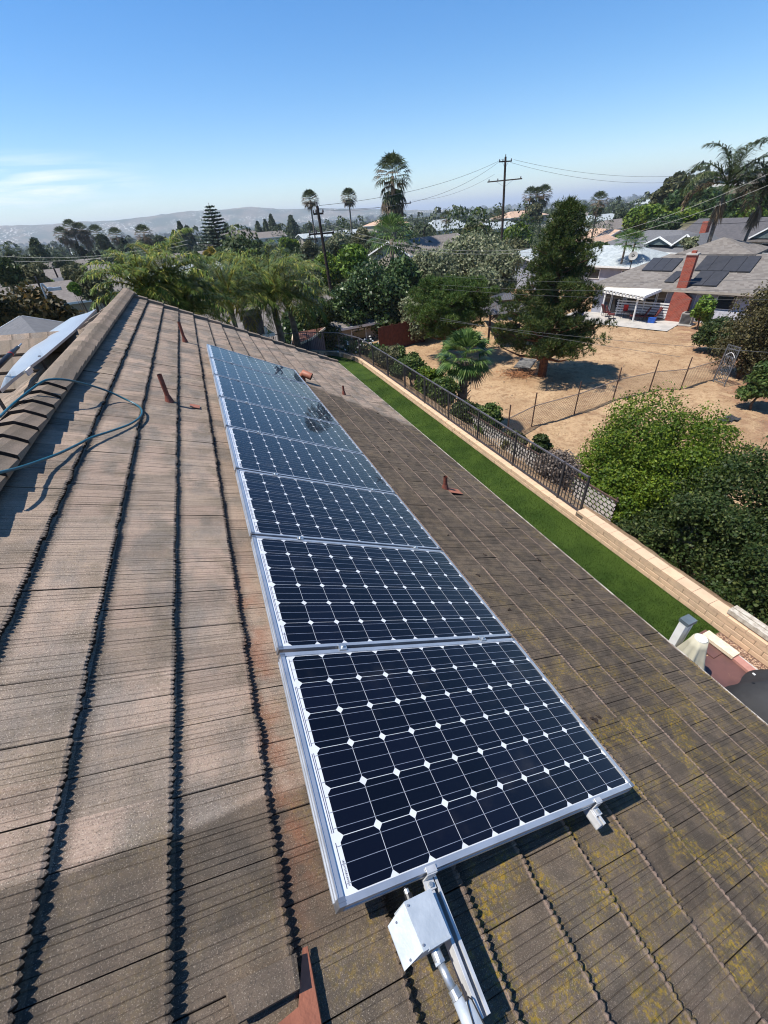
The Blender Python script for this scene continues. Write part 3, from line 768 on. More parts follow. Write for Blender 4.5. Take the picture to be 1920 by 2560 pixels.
for q in ((.219, -.060, .006), (.226, -.158, .006), (.185, -.078, -.036), (.192, -.168, -.036)):
    m = MB(); c = S(*q); m.tube([c, c + ROOFM @ V(-.001, 0, .003)], .0035, 8); m.build('screw', M['alukey'], t)
t = thing('cable_gland', 'black and chrome cable gland on the upper side of the junction box', 'cable gland', S(.26, -.03, -.04))
m = MB(); m.tube([S(.255, -.045, -.035), S(.255, -.025, -.035)], .013, 12); m.build('nut', M['black'], t)
m = MB(); m.tube([S(.255, -.026, -.035), S(.254, -.012, -.035)], .009, 12); m.build('collar', M['galv'], t)
m = MB(); m.tube([S(.254, -.012, -.035), S(.25, .03, -.045), S(.24, .12, -.075)], .006, 8); m.build('cable', M['black'], t)
t = thing('metal_conduit', 'galvanised conduit leading down from the junction box beside the rail', 'conduit', S(.295, -.25, -.07))
m = MB(); m.tube([S(.288, -.172, -.045), S(.290, -.200, -.047)], .0165, 14); m.tube([S(.290, -.198, -.047), S(.2905, -.206, -.047)], .0185, 6); m.build('coupling', M['galv'], t)
m = MB(); m.tube([S(.290, -.20, -.047), S(.305, -.268, -.052)], .0125, 14); m.build('pipe', M['galv'], t, smooth=True)
m = MB(); m.tube([S(.304, -.262, -.052), S(.308, -.280, -.053)], .0165, 14); m.tube([S(.308, -.280, -.053), S(.309, -.285, -.053)], .0185, 14); m.build('locknut', M['galv'], t)
m = MB(); m.tube([S(.309, -.285, -.053), S(.322, -.345, -.060), S(.335, -.42, -.07)], [.0165, .021, .021], 14); m.build('fitting', M['boxgrey'], t, smooth=True)
m = MB(); m.prism(bx([(.322, -.300, -.034), (.340, -.300, -.036), (.352, -.36, -.04), (.328, -.36, -.038)]), ROOFM @ V(0, 0, -.006), ROOFM @ V(0, 0, 0)); m.build('cover_plate', M['boxgrey'], t)
m = MB(); m.tube([S(.318, -.35, -.036), S(.322, -.302, -.031), S(.331, -.294, -.031), S(.341, -.303, -.032), S(.353, -.36, -.037)], .0022, 6); m.build('gasket', M['black'], t)

# roof vents
def vent(s, y, hgt, r, label, flash=None, lean=0.0):
    t = thing('vent_pipe', label, 'vent pipe', S(s, y, -.15))
    a = S(s, y, -.16); up = V(lean, 0, 1)
    m = MB(); n = 20; m.tube([a, a + up * hgt], r, n, False); m.tube([a + up * hgt, a + up * (hgt - .03)], r * .82, n, False)
    m.build('pipe', M['vent'], t, smooth=True)
    m = MB(); m.tube([a + V(0, 0, -.02), a + V(0, 0, .03), a + V(0, 0, .07)], [r * 2.0, r * 1.5, r * 1.08], n, False); m.build('boot', M['vent'], t, smooth=True)
    if flash:
        a_, b_, c_, d_ = flash; m = MB(); m.prism([S(s + a_, y + c_, -.158), S(s + b_, y + c_, -.152), S(s + b_, y + d_, -.152), S(s + a_, y + d_, -.158)], ROOFM @ V(0, 0, -.003), ROOFM @ V(0, 0, .002)); m.build('flashing', M['terra'], t)
vent(-.53, 4.92, .31, .026, 'tall thin rust red vent pipe on the upper roof, nearer of the two there', (.22, .33, -.05, .06))
vent(-.33, 8.6, .33, .026, 'tall thin rust red vent pipe on the upper roof, farther of the two there', None)
vent(2.90, 3.80, .185, .028, 'short rust red vent pipe on the dark lower roof, nearest the camera', (.03, .24, -.12, .02))
vent(2.74, 7.92, .17, .022, 'small rust red vent pipe on the lower roof beside the elbow vent')
t = thing('elbow_vent', 'stubby terracotta elbow vent with its open mouth facing down the roof, close by the panels', 'roof vent', S(1.9, 8.1, -.1))
a = S(1.93, 8.12, -.16)
m = MB(); m.tube([a + V(-.06, .02, -.02), a + V(-.06, .02, .10), a + V(-.02, 0, .16), a + V(.12, -.09, .085)], .072, 20, False); m.build('hood', M['terra'], t, smooth=True)
m = MB(); m.tube([a + V(-.02, 0, .158), a + V(.119, -.089, .0855)], [.05, .069], 20, True); m.build('mouth', M['dark'], t, smooth=True)

# blue garden hose looped over the ridge, with the wand's black grip
hp = [(-1.537,3.491,0.638),(-1.535,3.713,0.637),(-1.473,3.894,0.663),(-1.374,4.138,0.692),(-1.305,4.210,0.681),(-1.234,4.301,0.635),(-1.176,4.450,0.551),(-1.098,4.544,0.469),(-1.009,4.598,0.381),(-0.906,4.584,0.292),(-0.822,4.515,0.245),(-0.766,4.396,0.218),(-0.755,4.259,0.213),(-0.775,4.107,0.222),(-0.833,3.907,0.250),(-0.936,3.683,0.301),(-1.037,3.479,0.350),(-1.099,3.296,0.380),(-1.158,3.047,0.432),(-1.215,2.854,0.481),(-1.247,2.655,0.541),(-1.274,2.492,0.599),(-1.326,2.355,0.647)]
def spline(pts, k=6):
    pts = [Vector(p) for p in pts]; out = []
    for i in range(len(pts) - 1):
        p0_, p1_, p2_, p3_ = pts[max(i - 1, 0)], pts[i], pts[i + 1], pts[min(i + 2, len(pts) - 1)]
        for j in range(k):
            t = j / k; out.append(0.5 * ((2 * p1_) + (-p0_ + p2_) * t + (2 * p0_ - 5 * p1_ + 4 * p2_ - p3_) * t * t + (-p0_ + 3 * p1_ - 3 * p2_ + p3_) * t ** 3))
    return out + [pts[-1]]
def rsurf(x, y):
    z = RZ - abs(x - RX) * math.tan(TH)
    return max(z, RZ + .095 - abs(x - RX) * .42 if abs(x - RX) < .2 else -9)
m = MB(); m.tube(spline(hp), .0095, 10)
o = m.build('garden_hose', M['hose'], smooth=True); tag(o, 'teal blue garden hose looped across the ridge and the upper roof tiles', 'hose')
t = thing('spray_wand', 'black spray wand handle with a thin red ring behind the ridge at the left edge', 'spray wand', (-2.2, 4.0, .5))
A_, B_ = V(*(-2.370,5.600,0.475)), V(*(-2.274,6.700,0.580))
d_ = (B_ - A_)
m = MB(); m.tube([A_, A_ + d_ * .85, A_ + d_ * .87, A_ + d_], [.03, .03, .022, .02], 14); m.build('grip', M['black'], t, smooth=True)
m = MB(); m.tube([A_ + d_ * .74, A_ + d_ * .76], .0315, 14); m.build('ring', M['hosered'], t, smooth=True)
m = MB(); m.tube([B_, B_ + d_ * .12], .010, 10); m.build('nozzle', M['galv'], t, smooth=True)

# pale bowed sheet leaning above the far slope
t = thing('bowed_sheet', 'large pale grey bowed sheet standing over the roof slope beyond the ridge', 'roof sheet', (-2.1, 7.5, .5))
arc = [(-1.963,4.800,0.530),(-2.316,5.863,0.346),(-2.596,6.881,0.223),(-2.828,7.811,0.146),(-2.940,8.619,0.125),(-2.967,9.280,0.131),(-2.891,9.780,0.163),(-2.792,10.119,0.235),(-2.644,10.311,0.293),(-2.399,10.381,0.392),(-2.082,10.363,0.435),(-1.886,10.300,0.501)]
def sheet_z(x): return 0.5 + (x + 2.09) * .44
e_a, e_b = V(-2.09, 5.0, .5), V(-2.09, 10.33, .5)
rows = 22; edge = [(-1.963,4.800,0.530),(-2.255,6.000,0.362),(-2.310,7.550,0.279),(-2.099,8.930,0.369),(-1.886,10.300,0.501)]
vs, fs = [], []
NA = len(arc)
for i in range(rows + 1):
    f = i / rows; q = f * (len(edge) - 1); j = min(int(q), len(edge) - 2); base = Vector(edge[j]).lerp(Vector(edge[j + 1]), q - j)
    q = f * (NA - 1); j = min(int(q), NA - 2); ax = Vector(arc[j]).lerp(Vector(arc[j + 1]), q - j)
    for w in range(9):
        pt = base.lerp(ax, w / 8); vs.append((pt.x, pt.y, pt.z + .05 * math.sin(math.pi * w / 8) * min(1, (ax - base).length)))
nn = len(vs); vs += [(x, y, z - .035) for x, y, z in vs]
for i in range(rows):
    for w in range(8):
        a = i * 9 + w; fs.append((a, a + 1, a + 10, a + 9)); fs.append((nn + a, nn + a + 9, nn + a + 10, nn + a + 1))
ring = [i * 9 for i in range(rows + 1)] + [rows * 9 + w for w in range(1, 9)] + [i * 9 + 8 for i in range(rows - 1, -1, -1)] + [w for w in range(7, 0, -1)]
for i in range(len(ring)): a, c = ring[i], ring[(i + 1) % len(ring)]; fs.append((a, c, nn + c, nn + a))
m = MB(); m.add(vs, fs); m.build('sheet', M['sheetpale'], t, smooth=False)
for y in (5.6, 7.5, 9.6):
    m = MB(); m.beam((-2.35, y, .30), (-2.35, y, .06), .03, .03, up=(0, 1, 0)); m.build('strut', M['iron'], t)
c_ = Vector(edge[1]).lerp(Vector(edge[2]), .35); m = MB(); m.beam(c_ + V(.03, -.1, -.03), c_ + V(.03, .1, -.03), .02, .07); m.build('edge_clip', M['white'], t)

# dry debris on the damp tiles
r3 = random.Random(5)
spots = [(1.968, .458), (2.036, .433), (2.09, .44), (2.66, 5.41)] + [(r3.uniform(1.75, 3.7), r3.uniform(1.2, 7.5)) for _ in range(34)] + [(r3.uniform(1.9, 3.0), r3.uniform(-.3, 2)) for _ in range(4)]
dm = []
for q in range(3):
    m = MB()
    for _ in range(3):
        c = V(r3.uniform(-.012, .012), r3.uniform(-.012, .012), r3.uniform(0, .006)); m.box(c, (r3.uniform(.012, .034), r3.uniform(.008, .02), r3.uniform(.005, .014)), Matrix.Rotation(r3.uniform(0, 3), 3, 'Z') @ Matrix.Rotation(r3.uniform(-.4, .4), 3, 'X'))
    dm.append(m.mesh('debris', M['debris']))
for i, (s, y) in enumerate(spots):
    o = link('debris_clump', r3.choice(dm)); sc = r3.uniform(.6, 1.3)
    fr_ = ((s + 1.12) / TE) % 1
    o.matrix_world = Matrix.Translation(S(s, y, -.16 - TT * (1 - fr_) + .003)) @ ROOFM.to_4x4() @ Matrix.Rotation(r3.uniform(0, 6), 4, 'Z') @ Matrix.Scale(sc, 4)
    tag(o, 'small dark clump of dry debris lying on the damp lower tiles', 'debris', 'dark debris scattered over the lower roof')
# ------------------------------------------------------------------ our side yard: turf strip, block wall, iron fence
WX = 6.87
b = MB(); path = [(2.5, 1.72), (WX, 1.72), (WX, 20.2), (6.72, 21.2), (6.3, 22.1), (5.5, 22.9), (2.5, 23.6)]
b.add([(x, y, YARD_Z) for x, y in path], [tuple(range(len(path)))])
b.build('turf', M['turf'], kind='structure')
# grass blades: a thin pile on the strip
n = 60000
x = nrg.uniform(3.9, WX - .02, n); y = 1.75 + (nrg.uniform(0, 1, n) ** 1.4) * 16
a = nrg.uniform(0, 6.28, n); h = nrg.uniform(.018, .04, n); w = .006
lx, ly = np.cos(a) * .018, np.sin(a) * .018
v = np.empty((n, 3, 3)); z0 = YARD_Z
v[:, 0] = np.stack([x - ly * .3, y + lx * .3, np.full(n, z0)], -1); v[:, 1] = np.stack([x + ly * .3, y - lx * .3, np.full(n, z0)], -1); v[:, 2] = np.stack([x + lx, y + ly, z0 + h], -1)
link('turf_blades', quadmesh('turf_blades', v.reshape(-1, 3), 3, M['turf']), kind='stuff')['label'] = 'fine green blades of the artificial turf strip'

wall = thing('block_wall', 'long low wall of tan blocks edging the green turf strip, taller near the gravel bed', 'wall', (WX + .1, 8, YARD_Z))
BL, BH = .31, .105
bms = []
r4 = random.Random(9)
for q in range(4):
    m = MB(); hx, hy, hz = .1, (BL - .008) / 2, (BH - .008) / 2; e = .007
    P = []
    for sx in (-1, 1):
        for sy, sz in ((-1, -1), (1, -1), (1, 1), (-1, 1)):
            P.append((sx * hx - (.0), sy * hy, sz * hz))
    m.add(P, [(0, 3, 2, 1), (4, 5, 6, 7), (0, 1, 5, 4), (1, 2, 6, 5), (2, 3, 7, 6), (3, 0, 4, 7)])
    # pillowed front
    f = [(-hx - .006, -hy + .012, -hz + .010), (-hx - .006, hy - .012, -hz + .010), (-hx - .006, hy - .012, hz - .010), (-hx - .006, -hy + .012, hz - .010)]
    b0 = len(m.v); m.v += f; m.f += [(b0, b0 + 3, b0 + 2, b0 + 1), (0, b0, b0 + 1, 1), (1, b0 + 1, b0 + 2, 2), (2, b0 + 2, b0 + 3, 3), (3, b0 + 3, b0, 0)]; m.m += [0] * 5
    bms.append(m.mesh('block', M['block']))
m = MB(); m.box((0, 0, 0), (.235, BL - .006, .062)); capm = m.mesh('cap_block', M['block'])
wpath = [(WX, -1.7), (WX, 20.0), (6.80, 20.8), (6.60, 21.6), (6.25, 22.3), (5.75, 22.9), (5.1, 23.35), (4.2, 23.75), (3.0, 24.1), (.5, 24.4)]
cum = [0]
for i in range(1, len(wpath)): cum.append(cum[-1] + math.dist(wpath[i], wpath[i - 1]))
def wat(d):
    for i in range(1, len(cum)):
        if d <= cum[i] or i == len(cum) - 1:
            t = (d - cum[i - 1]) / (cum[i] - cum[i - 1]); a, c = wpath[i - 1], wpath[i]
            return a[0] + (c[0] - a[0]) * t, a[1] + (c[1] - a[1]) * t, math.atan2(c[1] - a[1], c[0] - a[0]) - math.pi / 2
def off(d, o):
    x, y, an = wat(d); return x + math.cos(an) * o, y + math.sin(an) * o, an
D_HI = 5.22 + 1.7; D_ST = 16.75 + 1.7
nb = 0
def put_block(me, x, y, z, an, nm):
    o = bpy.data.objects.new(nm, me); COL.objects.link(o); o.parent = wall
    o.matrix_local = WM[wall.name].inverted() @ Matrix.Translation((x, y, z)) @ Matrix.Rotation(an + r4.uniform(-.008, .008), 4, 'Z')
small = MB()
for c in range(3):
    d = (BL / 2 if c % 2 else 0) + .02
    while d < cum[-1] - .2:
        h_ok = c < 3 if d + BL / 2 < D_HI + .05 * (2 - c) else (c < 2 if d < D_ST else c < 2)
        if h_ok and d > 0.4:
            x, y, an = off(d, .1 + r4.uniform(-.003, .003)); z = YARD_Z + BH * (c + .5)
            if nb < 290: put_block(r4.choice(bms), x, y, z, an, 'block'); nb += 1
            else: small.box((x, y, z), (.2, BL - .01, BH - .01), Matrix.Rotation(an, 3, 'Z'))
        d += BL
if small.v: small.build('blocks', M['block'], wall, kind='stuff')
d = .5
while d < D_HI:
    x, y, an = off(d, .105); put_block(capm, x, y, YARD_Z + 3 * BH + .031, an, 'cap_block'); d += BL
# mortar core
m = MB()
for (da, db, hh) in ((.4, D_HI - .02, 3 * BH - .006), (D_HI - .02, cum[-1] - .3, 2 * BH - .008)):
    dd = da
    while dd < db - 1e-3:
        de = min(dd + 1.0, db); x0, y0, _ = off(dd, .1); x1, y1, _ = off(de, .1)
        m.beam((x0, y0, YARD_Z + hh / 2), (x1, y1, YARD_Z + hh / 2), .185, hh); dd = de
m.build('mortar', M['mortar'], wall)
# stem of the wall down its outer side
m = MB(); m.box((WX + .14, 9, YARD_Z - .75), (.14, 21, 1.46)); m.build('footing', M['mortar'], wall)

fence = thing('iron_fence', 'black iron picket fence standing on the low tan wall', 'fence', (WX + .15, 10, YARD_Z + .2))
FZ = YARD_Z + 2 * BH; FT = FZ + .98
ds = [D_HI, D_HI + .75]
while ds[-1] < cum[-1] - 2: ds.append(ds[-1] + 1.82)
pk = MB(); pk.box((0, 0, .49), (.016, .016, .95)); pkm = pk.mesh('picket', M['iron'])
for i, d in enumerate(ds):
    x, y, an = off(d, .155); m = MB(); m.box((x, y, FZ + .5), (.045, .045, 1.02), Matrix.Rotation(an, 3, 'Z')); m.build('post', M['iron'], fence)
npk = 0; rest = MB()
for i in range(len(ds) - 1):
    a, c = ds[i], ds[i + 1]; k_ = max(1, round((c - a) / .105))
    for j in range(1, k_):
        x, y, an = off(a + (c - a) * j / k_, .155)
        if npk < 290:
            o = bpy.data.objects.new('picket', pkm); COL.objects.link(o); o.parent = fence; o.matrix_local = WM[fence.name].inverted() @ Matrix.Translation((x, y, FZ + .02)) @ Matrix.Rotation(an, 4, 'Z'); npk += 1
    x0, y0, _ = off(a, .155); x1, y1, _ = off(c, .155)
    m = MB(); m.beam((x0, y0, FT), (x1, y1, FT), .04, .035); m.build('top_rail', M['ironrail'], fence)
    m = MB(); m.beam((x0, y0, FZ + .05), (x1, y1, FZ + .05), .035, .035); m.build('bottom_rail', M['iron'], fence)

# slatted chain-link just outside the wall, white slats
t = thing('slatted_fence', 'low fence with white woven slats just outside the iron fence', 'fence', (8.3, 8, -6))
m = MB(); sl = MB()
def zt(y): return -4.55 - .02 * (y - 5)
y = 5.5
while y < 13.5:
    for q in range(11):
        z = zt(y) - .06 - q * .125
        m.box((8.55 + (.012 if (int(y / .075) + q) % 2 else -.012), y, z), (.006, .06, .10), Matrix.Rotation(.5 if q % 2 else .3, 3, 'X'))
    y += .075
m.build('slats', M['lattice'], t, kind='stuff')
m = MB(); m.tube([(8.52, 5.4, zt(5.4)), (8.52, 13.6, zt(13.6))], .02, 8); m.build('top_rail', M['rustpost'], t)
for y in (5.5, 7.2, 8.9, 11.2, 13.5):
    m = MB(); m.tube([(8.58, y, g(8.6, y) - .2), (8.58, y, zt(y) + .05)], .025, 8); m.build('post', M['rustpost'], t)

# gravel bed, curb, mat and covered furniture at the near end
b = MB(); b.add([(3.6, -3.5, YARD_Z + .004), (WX, -3.5, YARD_Z + .004), (WX, 1.72, YARD_Z + .004), (3.6, 1.72, YARD_Z + .004)], [(0, 1, 2, 3)])
b.build('gravel_bed', M['gravelbase'], kind='structure')
n = 9000
x = nrg.uniform(4.6, WX - .02, n); y = nrg.uniform(.2, 1.70, n); sz = nrg.uniform(.008, .021, n)
oc = np.array([(1, 0, 0), (0, 1, 0), (-1, 0, 0), (0, -1, 0), (0, 0, .75), (0, 0, -.5)]); fi = [(0, 1, 4), (1, 2, 4), (2, 3, 4), (3, 0, 4), (1, 0, 5), (2, 1, 5), (3, 2, 5), (0, 3, 5)]
an = nrg.uniform(0, 6.28, n); ca, sa = np.cos(an), np.sin(an)
P = np.empty((n, 6, 3)); el = nrg.uniform(.6, 1.2, n)
for q in range(6):
    px_, py_ = oc[q, 0] * sz, oc[q, 1] * sz * el
    P[:, q, 0] = x + px_ * ca - py_ * sa; P[:, q, 1] = y + px_ * sa + py_ * ca; P[:, q, 2] = YARD_Z + .008 + oc[q, 2] * sz
F = (np.arange(n)[:, None, None] * 6 + np.array(fi)[None]).reshape(-1, 3)
me = bpy.data.meshes.new('gravel'); me.vertices.add(n * 6); me.vertices.foreach_set('co', P.astype(np.float32).ravel())
me.loops.add(F.size); me.loops.foreach_set('vertex_index', F.astype(np.int32).ravel()); me.polygons.add(len(F)); me.polygons.foreach_set('loop_start', np.arange(0, F.size, 3, dtype=np.int32))
me.materials.append(M['gravel']); me.update(calc_edges=True); o = link('gravel', me, kind='stuff'); o['label'] = 'loose tan and brown gravel between the wall and the maroon mat'
b = MB(); b.box((6.62, .2, YARD_Z + .03), (.035, 3.0, .07)); tag(b.build('bed_edging', M['curb']), 'long pale edging strip splitting the gravel bed beside the wall', 'edging')
b = MB()
nx, ny = 12, 24
vs = []
for i in range(nx + 1):
    for j in range(ny + 1):
        x = 5.55 + i / nx * .92; y = -1.4 + j / ny * 2.88
        vs.append((x, y, YARD_Z + .03 + .012 * math.sin(x * 9 + y * 5) * math.sin(y * 7 - x * 3)))
b.add(vs, [(i * (ny + 1) + j, (i + 1) * (ny + 1) + j, (i + 1) * (ny + 1) + j + 1, i * (ny + 1) + j + 1) for i in range(nx) for j in range(ny)])
tag(b.build('ground_mat', M['maroon'], smooth=True), 'wrinkled maroon plastic mat on the gravel below the roof edge', 'mat')
b = MB(); b.box((6.53, 1.52, YARD_Z + .10), (.17, .50, .06), Matrix.Rotation(.03, 3, 'Z')); tag(b.build('timber_plank', M['plank']), 'pale weathered plank lying at the corner of the maroon mat', 'plank')
b = MB(); b.box((6.45, 1.62, YARD_Z + .035), (.42, .42, .03), Matrix.Rotation(.03, 3, 'Z')); tag(b.build('base_slab', M['maroon']), 'maroon slab under the pale weathered plank', 'slab')
b = MB(); b.box((6.52, .92, YARD_Z + .06), (.13, .85, .05), Matrix.Rotation(-.05, 3, 'Z')); tag(b.build('brick_strip', simple('pink_brick', (.40, .20, .16), (.33, .16, .13), 12, .8))
    , 'dull pink edging bar between the maroon mat and the pale edging', 'edging')
b = MB(); b.box((6.70, .62, YARD_Z + .05), (.07, .06, .05)); tag(b.build('solar_light', M['white']), 'tiny pale fixture on the gravel beside the edging', 'garden light')
# long weathered beam lying on the wall top
t = thing('timber_beam', 'long weathered double beam lying on top of the tan wall at the right edge', 'beam', (WX + .12, .6, YARD_Z + .4))
for dx in (-.05, .06):
    m = MB(); m.box((WX + .13 + dx, .35, YARD_Z + .40 + .05), (.09, 2.9, .085)); m.build('board', M['wood'], t)
# slate-topped post box
t = thing('covered_post', 'white post with a slate grey cap peeking over the eave', 'post', (5.25, 1.58, YARD_Z))
m = MB(); m.box((5.40, 1.66, -3.98), (.13, .10, 1.2)); m.box((5.49, 1.62, -3.98), (.03, .03, 1.2)); m.build('body', M['white'], t)
m = MB(); m.box((5.42, 1.655, -3.36), (.18, .14, .06)); m.build('cap', M['slate'], t)
# cream fabric cover over a closed parasol
t = thing('parasol_cover', 'cream canvas cover with deep folds, flat top, standing at the end of the turf', 'parasol cover', (5.45, 1.42, YARD_Z))
m = MB(); nn, lv = 48, 9; vs, fs = [], []
for i in range(lv):
    f = i / (lv - 1); zz = YARD_Z + .06 + f * .92; r0 = .30 - .20 * f ** .8
    for k_ in range(nn):
        a = 2 * math.pi * k_ / nn; fold = 1 + (.30 * (1 - f) + .03) * (math.sin(a * 7 + .5 * math.sin(a * 2)) + .4 * math.sin(a * 12 + 1))
        vs.append((5.45 + math.cos(a) * r0 * fold + .015 * (1 - f), 1.42 + math.sin(a) * r0 * fold, zz))
for i in range(lv - 1):
    for k_ in range(nn): fs.append((i * nn + k_, i * nn + (k_ + 1) % nn, (i + 1) * nn + (k_ + 1) % nn, (i + 1) * nn + k_))
fs.append(tuple((lv - 1) * nn + k_ for k_ in range(nn)))
m.add(vs, fs); m.build('canvas', M['cream'], t, smooth=True)
m = MB(); m.tube([(5.45, 1.42, YARD_Z + .98), (5.45, 1.42, YARD_Z + 1.0)], .08, 16); m.build('top_cap', M['white'], t)
# black cover over a table at the right
t = thing('furniture_cover', 'black fabric cover draped over garden furniture at the right edge below the eave', 'furniture cover', (6.0, .1, YARD_Z))
m = MB(); nx, ny = 24, 40; vs = []
for i in range(nx + 1):
    for j in range(ny + 1):
        u, w = i / nx, j / ny; x = 5.5 + u * 1.22; y = -1.55 + w * 2.55
        ed = min(u, 1 - u) * 1.28; ey = min(w, 1 - w) * 2.55; e_ = min(ed, ey)
        hh = .05 + .48 * (1 - math.exp(-(e_ / .16) ** 1.3)) - .10 * abs(u - .45)
        hh += .035 * math.sin(x * 3 + y * 6 + math.sin(x * 7)) + .02 * math.sin(x * 11 + y * 5) * (1 if e_ < .35 else .4) + .025 * math.sin(y * 9 - x * 6) * (1 if e_ < .3 else .25)
        vs.append((x + .02 * math.sin(y * 13), y + .02 * math.sin(x * 12), YARD_Z + hh))
m.add(vs, [(i * (ny + 1) + j, (i + 1) * (ny + 1) + j, (i + 1) * (ny + 1) + j + 1, i * (ny + 1) + j + 1) for i in range(nx) for j in range(ny)])
m.build('cloth', M['tarp'], t, smooth=True)
m = MB(); m.box((5.82, .82, YARD_Z + .72), (.02, .035, .01)); m.build('cord_lock', M['white'], t)

# ------------------------------------------------------------------ chain-link fence across the dry yard
cl = thing('chain_link_fence', 'chain-link fence with bare dark posts crossing the dry yard', 'fence', (20, 15, -7.4))
cp = [(11.93,14.26),(13.88,14.86),(16.71,14.98),(19.94,15.51),(22.50,15.39),(24.28,14.81),(27.23,14.97)]
pts = []
for (x, y) in cp: pts.append(V(x, y, g(x, y)))
for i, p in enumerate(pts):
    m = MB(); m.tube([p + V(0, 0, -.3), p + V(0, 0, 1.78 if i < len(pts) - 1 else 1.5)], .030, 8); m.build('post', M['rustpost'], cl)
wm = MB()
for i in range(len(pts) - 1):
    a, c = pts[i], pts[i + 1]; L = (c - a).length
    m = MB(); m.tube([a + V(0, 0, 1.12), c + V(0, 0, 1.12)], .024, 8); m.build('top_rail', M['linkwire'], cl)
    sp = .13; n_ = int(L / sp); H = 1.1
    for j in range(-int(H / sp), n_):
        for sg in (1, -1):
            x0 = j * sp; z0, x1, z1 = 0.0, x0 + H, H
            if x0 < 0: z0 = -x0; x0 = 0
            if x1 > L: z1 = H - (x1 - L); x1 = L
            if z1 <= z0: continue
            if sg < 0: x0, x1 = L - x0, L - x1
            d = (c - a) / L
            p, q = a + d * x0 + V(0, 0, z0), a + d * x1 + V(0, 0, z1)
            wm.tube([p, q], .006, 3, False)
wm.build('wire_mesh', M['linkwire'], cl, kind='stuff')
# steel gate leaf leaning at the end
t = thing('steel_gate', 'narrow grey steel gate leaf with scrollwork standing open at the end of the chain-link fence', 'gate', (26.68,14.62,-7.5))
ga, gb = V(*(26.68,14.62,0)), V(*(26.52,13.88,0)); gd = (gb - ga).normalized(); zg = g(ga.x, ga.y)
def gp(u, z): return V(ga.x + gd.x * u, ga.y + gd.y * u, zg + z)
GW = (gb - ga).length
for u in (0, GW): m = MB(); m.beam(gp(u, 0.02), gp(u, 2.15), .05, .05, up=(1, 0, 0)); m.build('stile', M['grill'], t)
for z in (.15, 1.55, 1.95, 2.12): m = MB(); m.beam(gp(0, z), gp(GW, z), .035, .035); m.build('crossbar', M['grill'], t)
for q in range(1, 7): m = MB(); m.beam(gp(GW * q / 7, .15), gp(GW * q / 7, 2.1), .018, .018, up=(1, 0, 0)); m.build('upright', M['grill'], t)
for sx in (.3, .7):
    for zc in (.5, .95, 1.35):
        m = MB(); m.tube([gp(GW * sx + .1 * math.cos(a_ * .5), zc + .16 * math.sin(a_ * .5)) for a_ in range(13)], .014, 6, False); m.build('scroll', M['grill'], t)
m = MB(); m.tube([gp(GW * (.1 + .8 * q / 10), 1.55 + .22 * math.sin(math.pi * q / 10)) for q in range(11)], .015, 6, False); m.build('arch', M['white'], t)
# dark cloth lying in the dry yard
cx_, cy_ = (22.42,10.87)
m = MB(); vs = []
for i in range(9):
    for j in range(7):
        x = cx_ - .5 + i * .13 + r3.uniform(-.05, .05); y = cy_ - .3 + j * .09 + r3.uniform(-.05, .05); vs.append((x, y, g(x, y) + .05 + r3.uniform(0, .05)))
m.add(vs, [(i * 7 + j, (i + 1) * 7 + j, (i + 1) * 7 + j + 1, i * 7 + j + 1) for i in range(8) for j in range(6) if r3.random() < .8])
tag(m.build('ground_cloth', M['tarp']), 'ragged black cloth lying on the dry ground beyond the hedge', 'cloth')
# ------------------------------------------------------------------ vegetation
def unit(v): return v / np.maximum(np.linalg.norm(v, axis=-1, keepdims=True), 1e-9)
def leaf_quads(P, Nn, size, aspect=1.6, r=None):
    """P (n,3) centres, Nn (n,3) normals, size (n,) -> rhombic leaves (n*4,3)"""
    n = len(P); t = unit(np.cross(Nn, nrg.normal(size=(n, 3)))); b_ = np.cross(unit(Nn), t)
    s = size[:, None]; q = np.empty((n, 4, 3))
    q[:, 0] = P - t * s * aspect * .5; q[:, 1] = P + b_ * s * .5; q[:, 2] = P + t * s * aspect * .5; q[:, 3] = P - b_ * s * .5
    return q.reshape(-1, 3)
def lobes_leaves(C, Rr, per, leaf, flat=.85, spread=.8):
    """C (m,3) lobe centres, Rr (m,) radii; leaves gather on the upper and outer skin of every lobe"""
    m = len(C); n = m * per; d = unit(nrg.normal(size=(n, 3))); d[:, 2] = np.abs(d[:, 2]) * np.where(nrg.random(n) < .72, 1, -1); d = unit(d)
    cc = np.repeat(C, per, 0); r_ = np.repeat(Rr, per)
    rad = r_ * (nrg.uniform(.45, 1.0, n) ** .55) * (1 + .12 * nrg.normal(size=n))
    P = cc + d * rad[:, None] * np.array([1, 1, flat])
    Nn = unit(d + nrg.normal(size=(n, 3)) * spread)
    return leaf_quads(P, Nn, leaf * nrg.uniform(.6, 1.35, n))
def crown_lobes(c, rad, nl, lr, flat_bottom=.55):
    d = unit(nrg.normal(size=(nl, 3))); d[:, 2] = np.where(d[:, 2] < -flat_bottom, -d[:, 2], d[:, 2])
    k_ = nrg.uniform(.25, 1.0, nl) ** .45
    C = np.array(c) + d * np.array(rad) * k_[:, None] * .86
    return C, lr * nrg.uniform(.6, 1.3, nl)
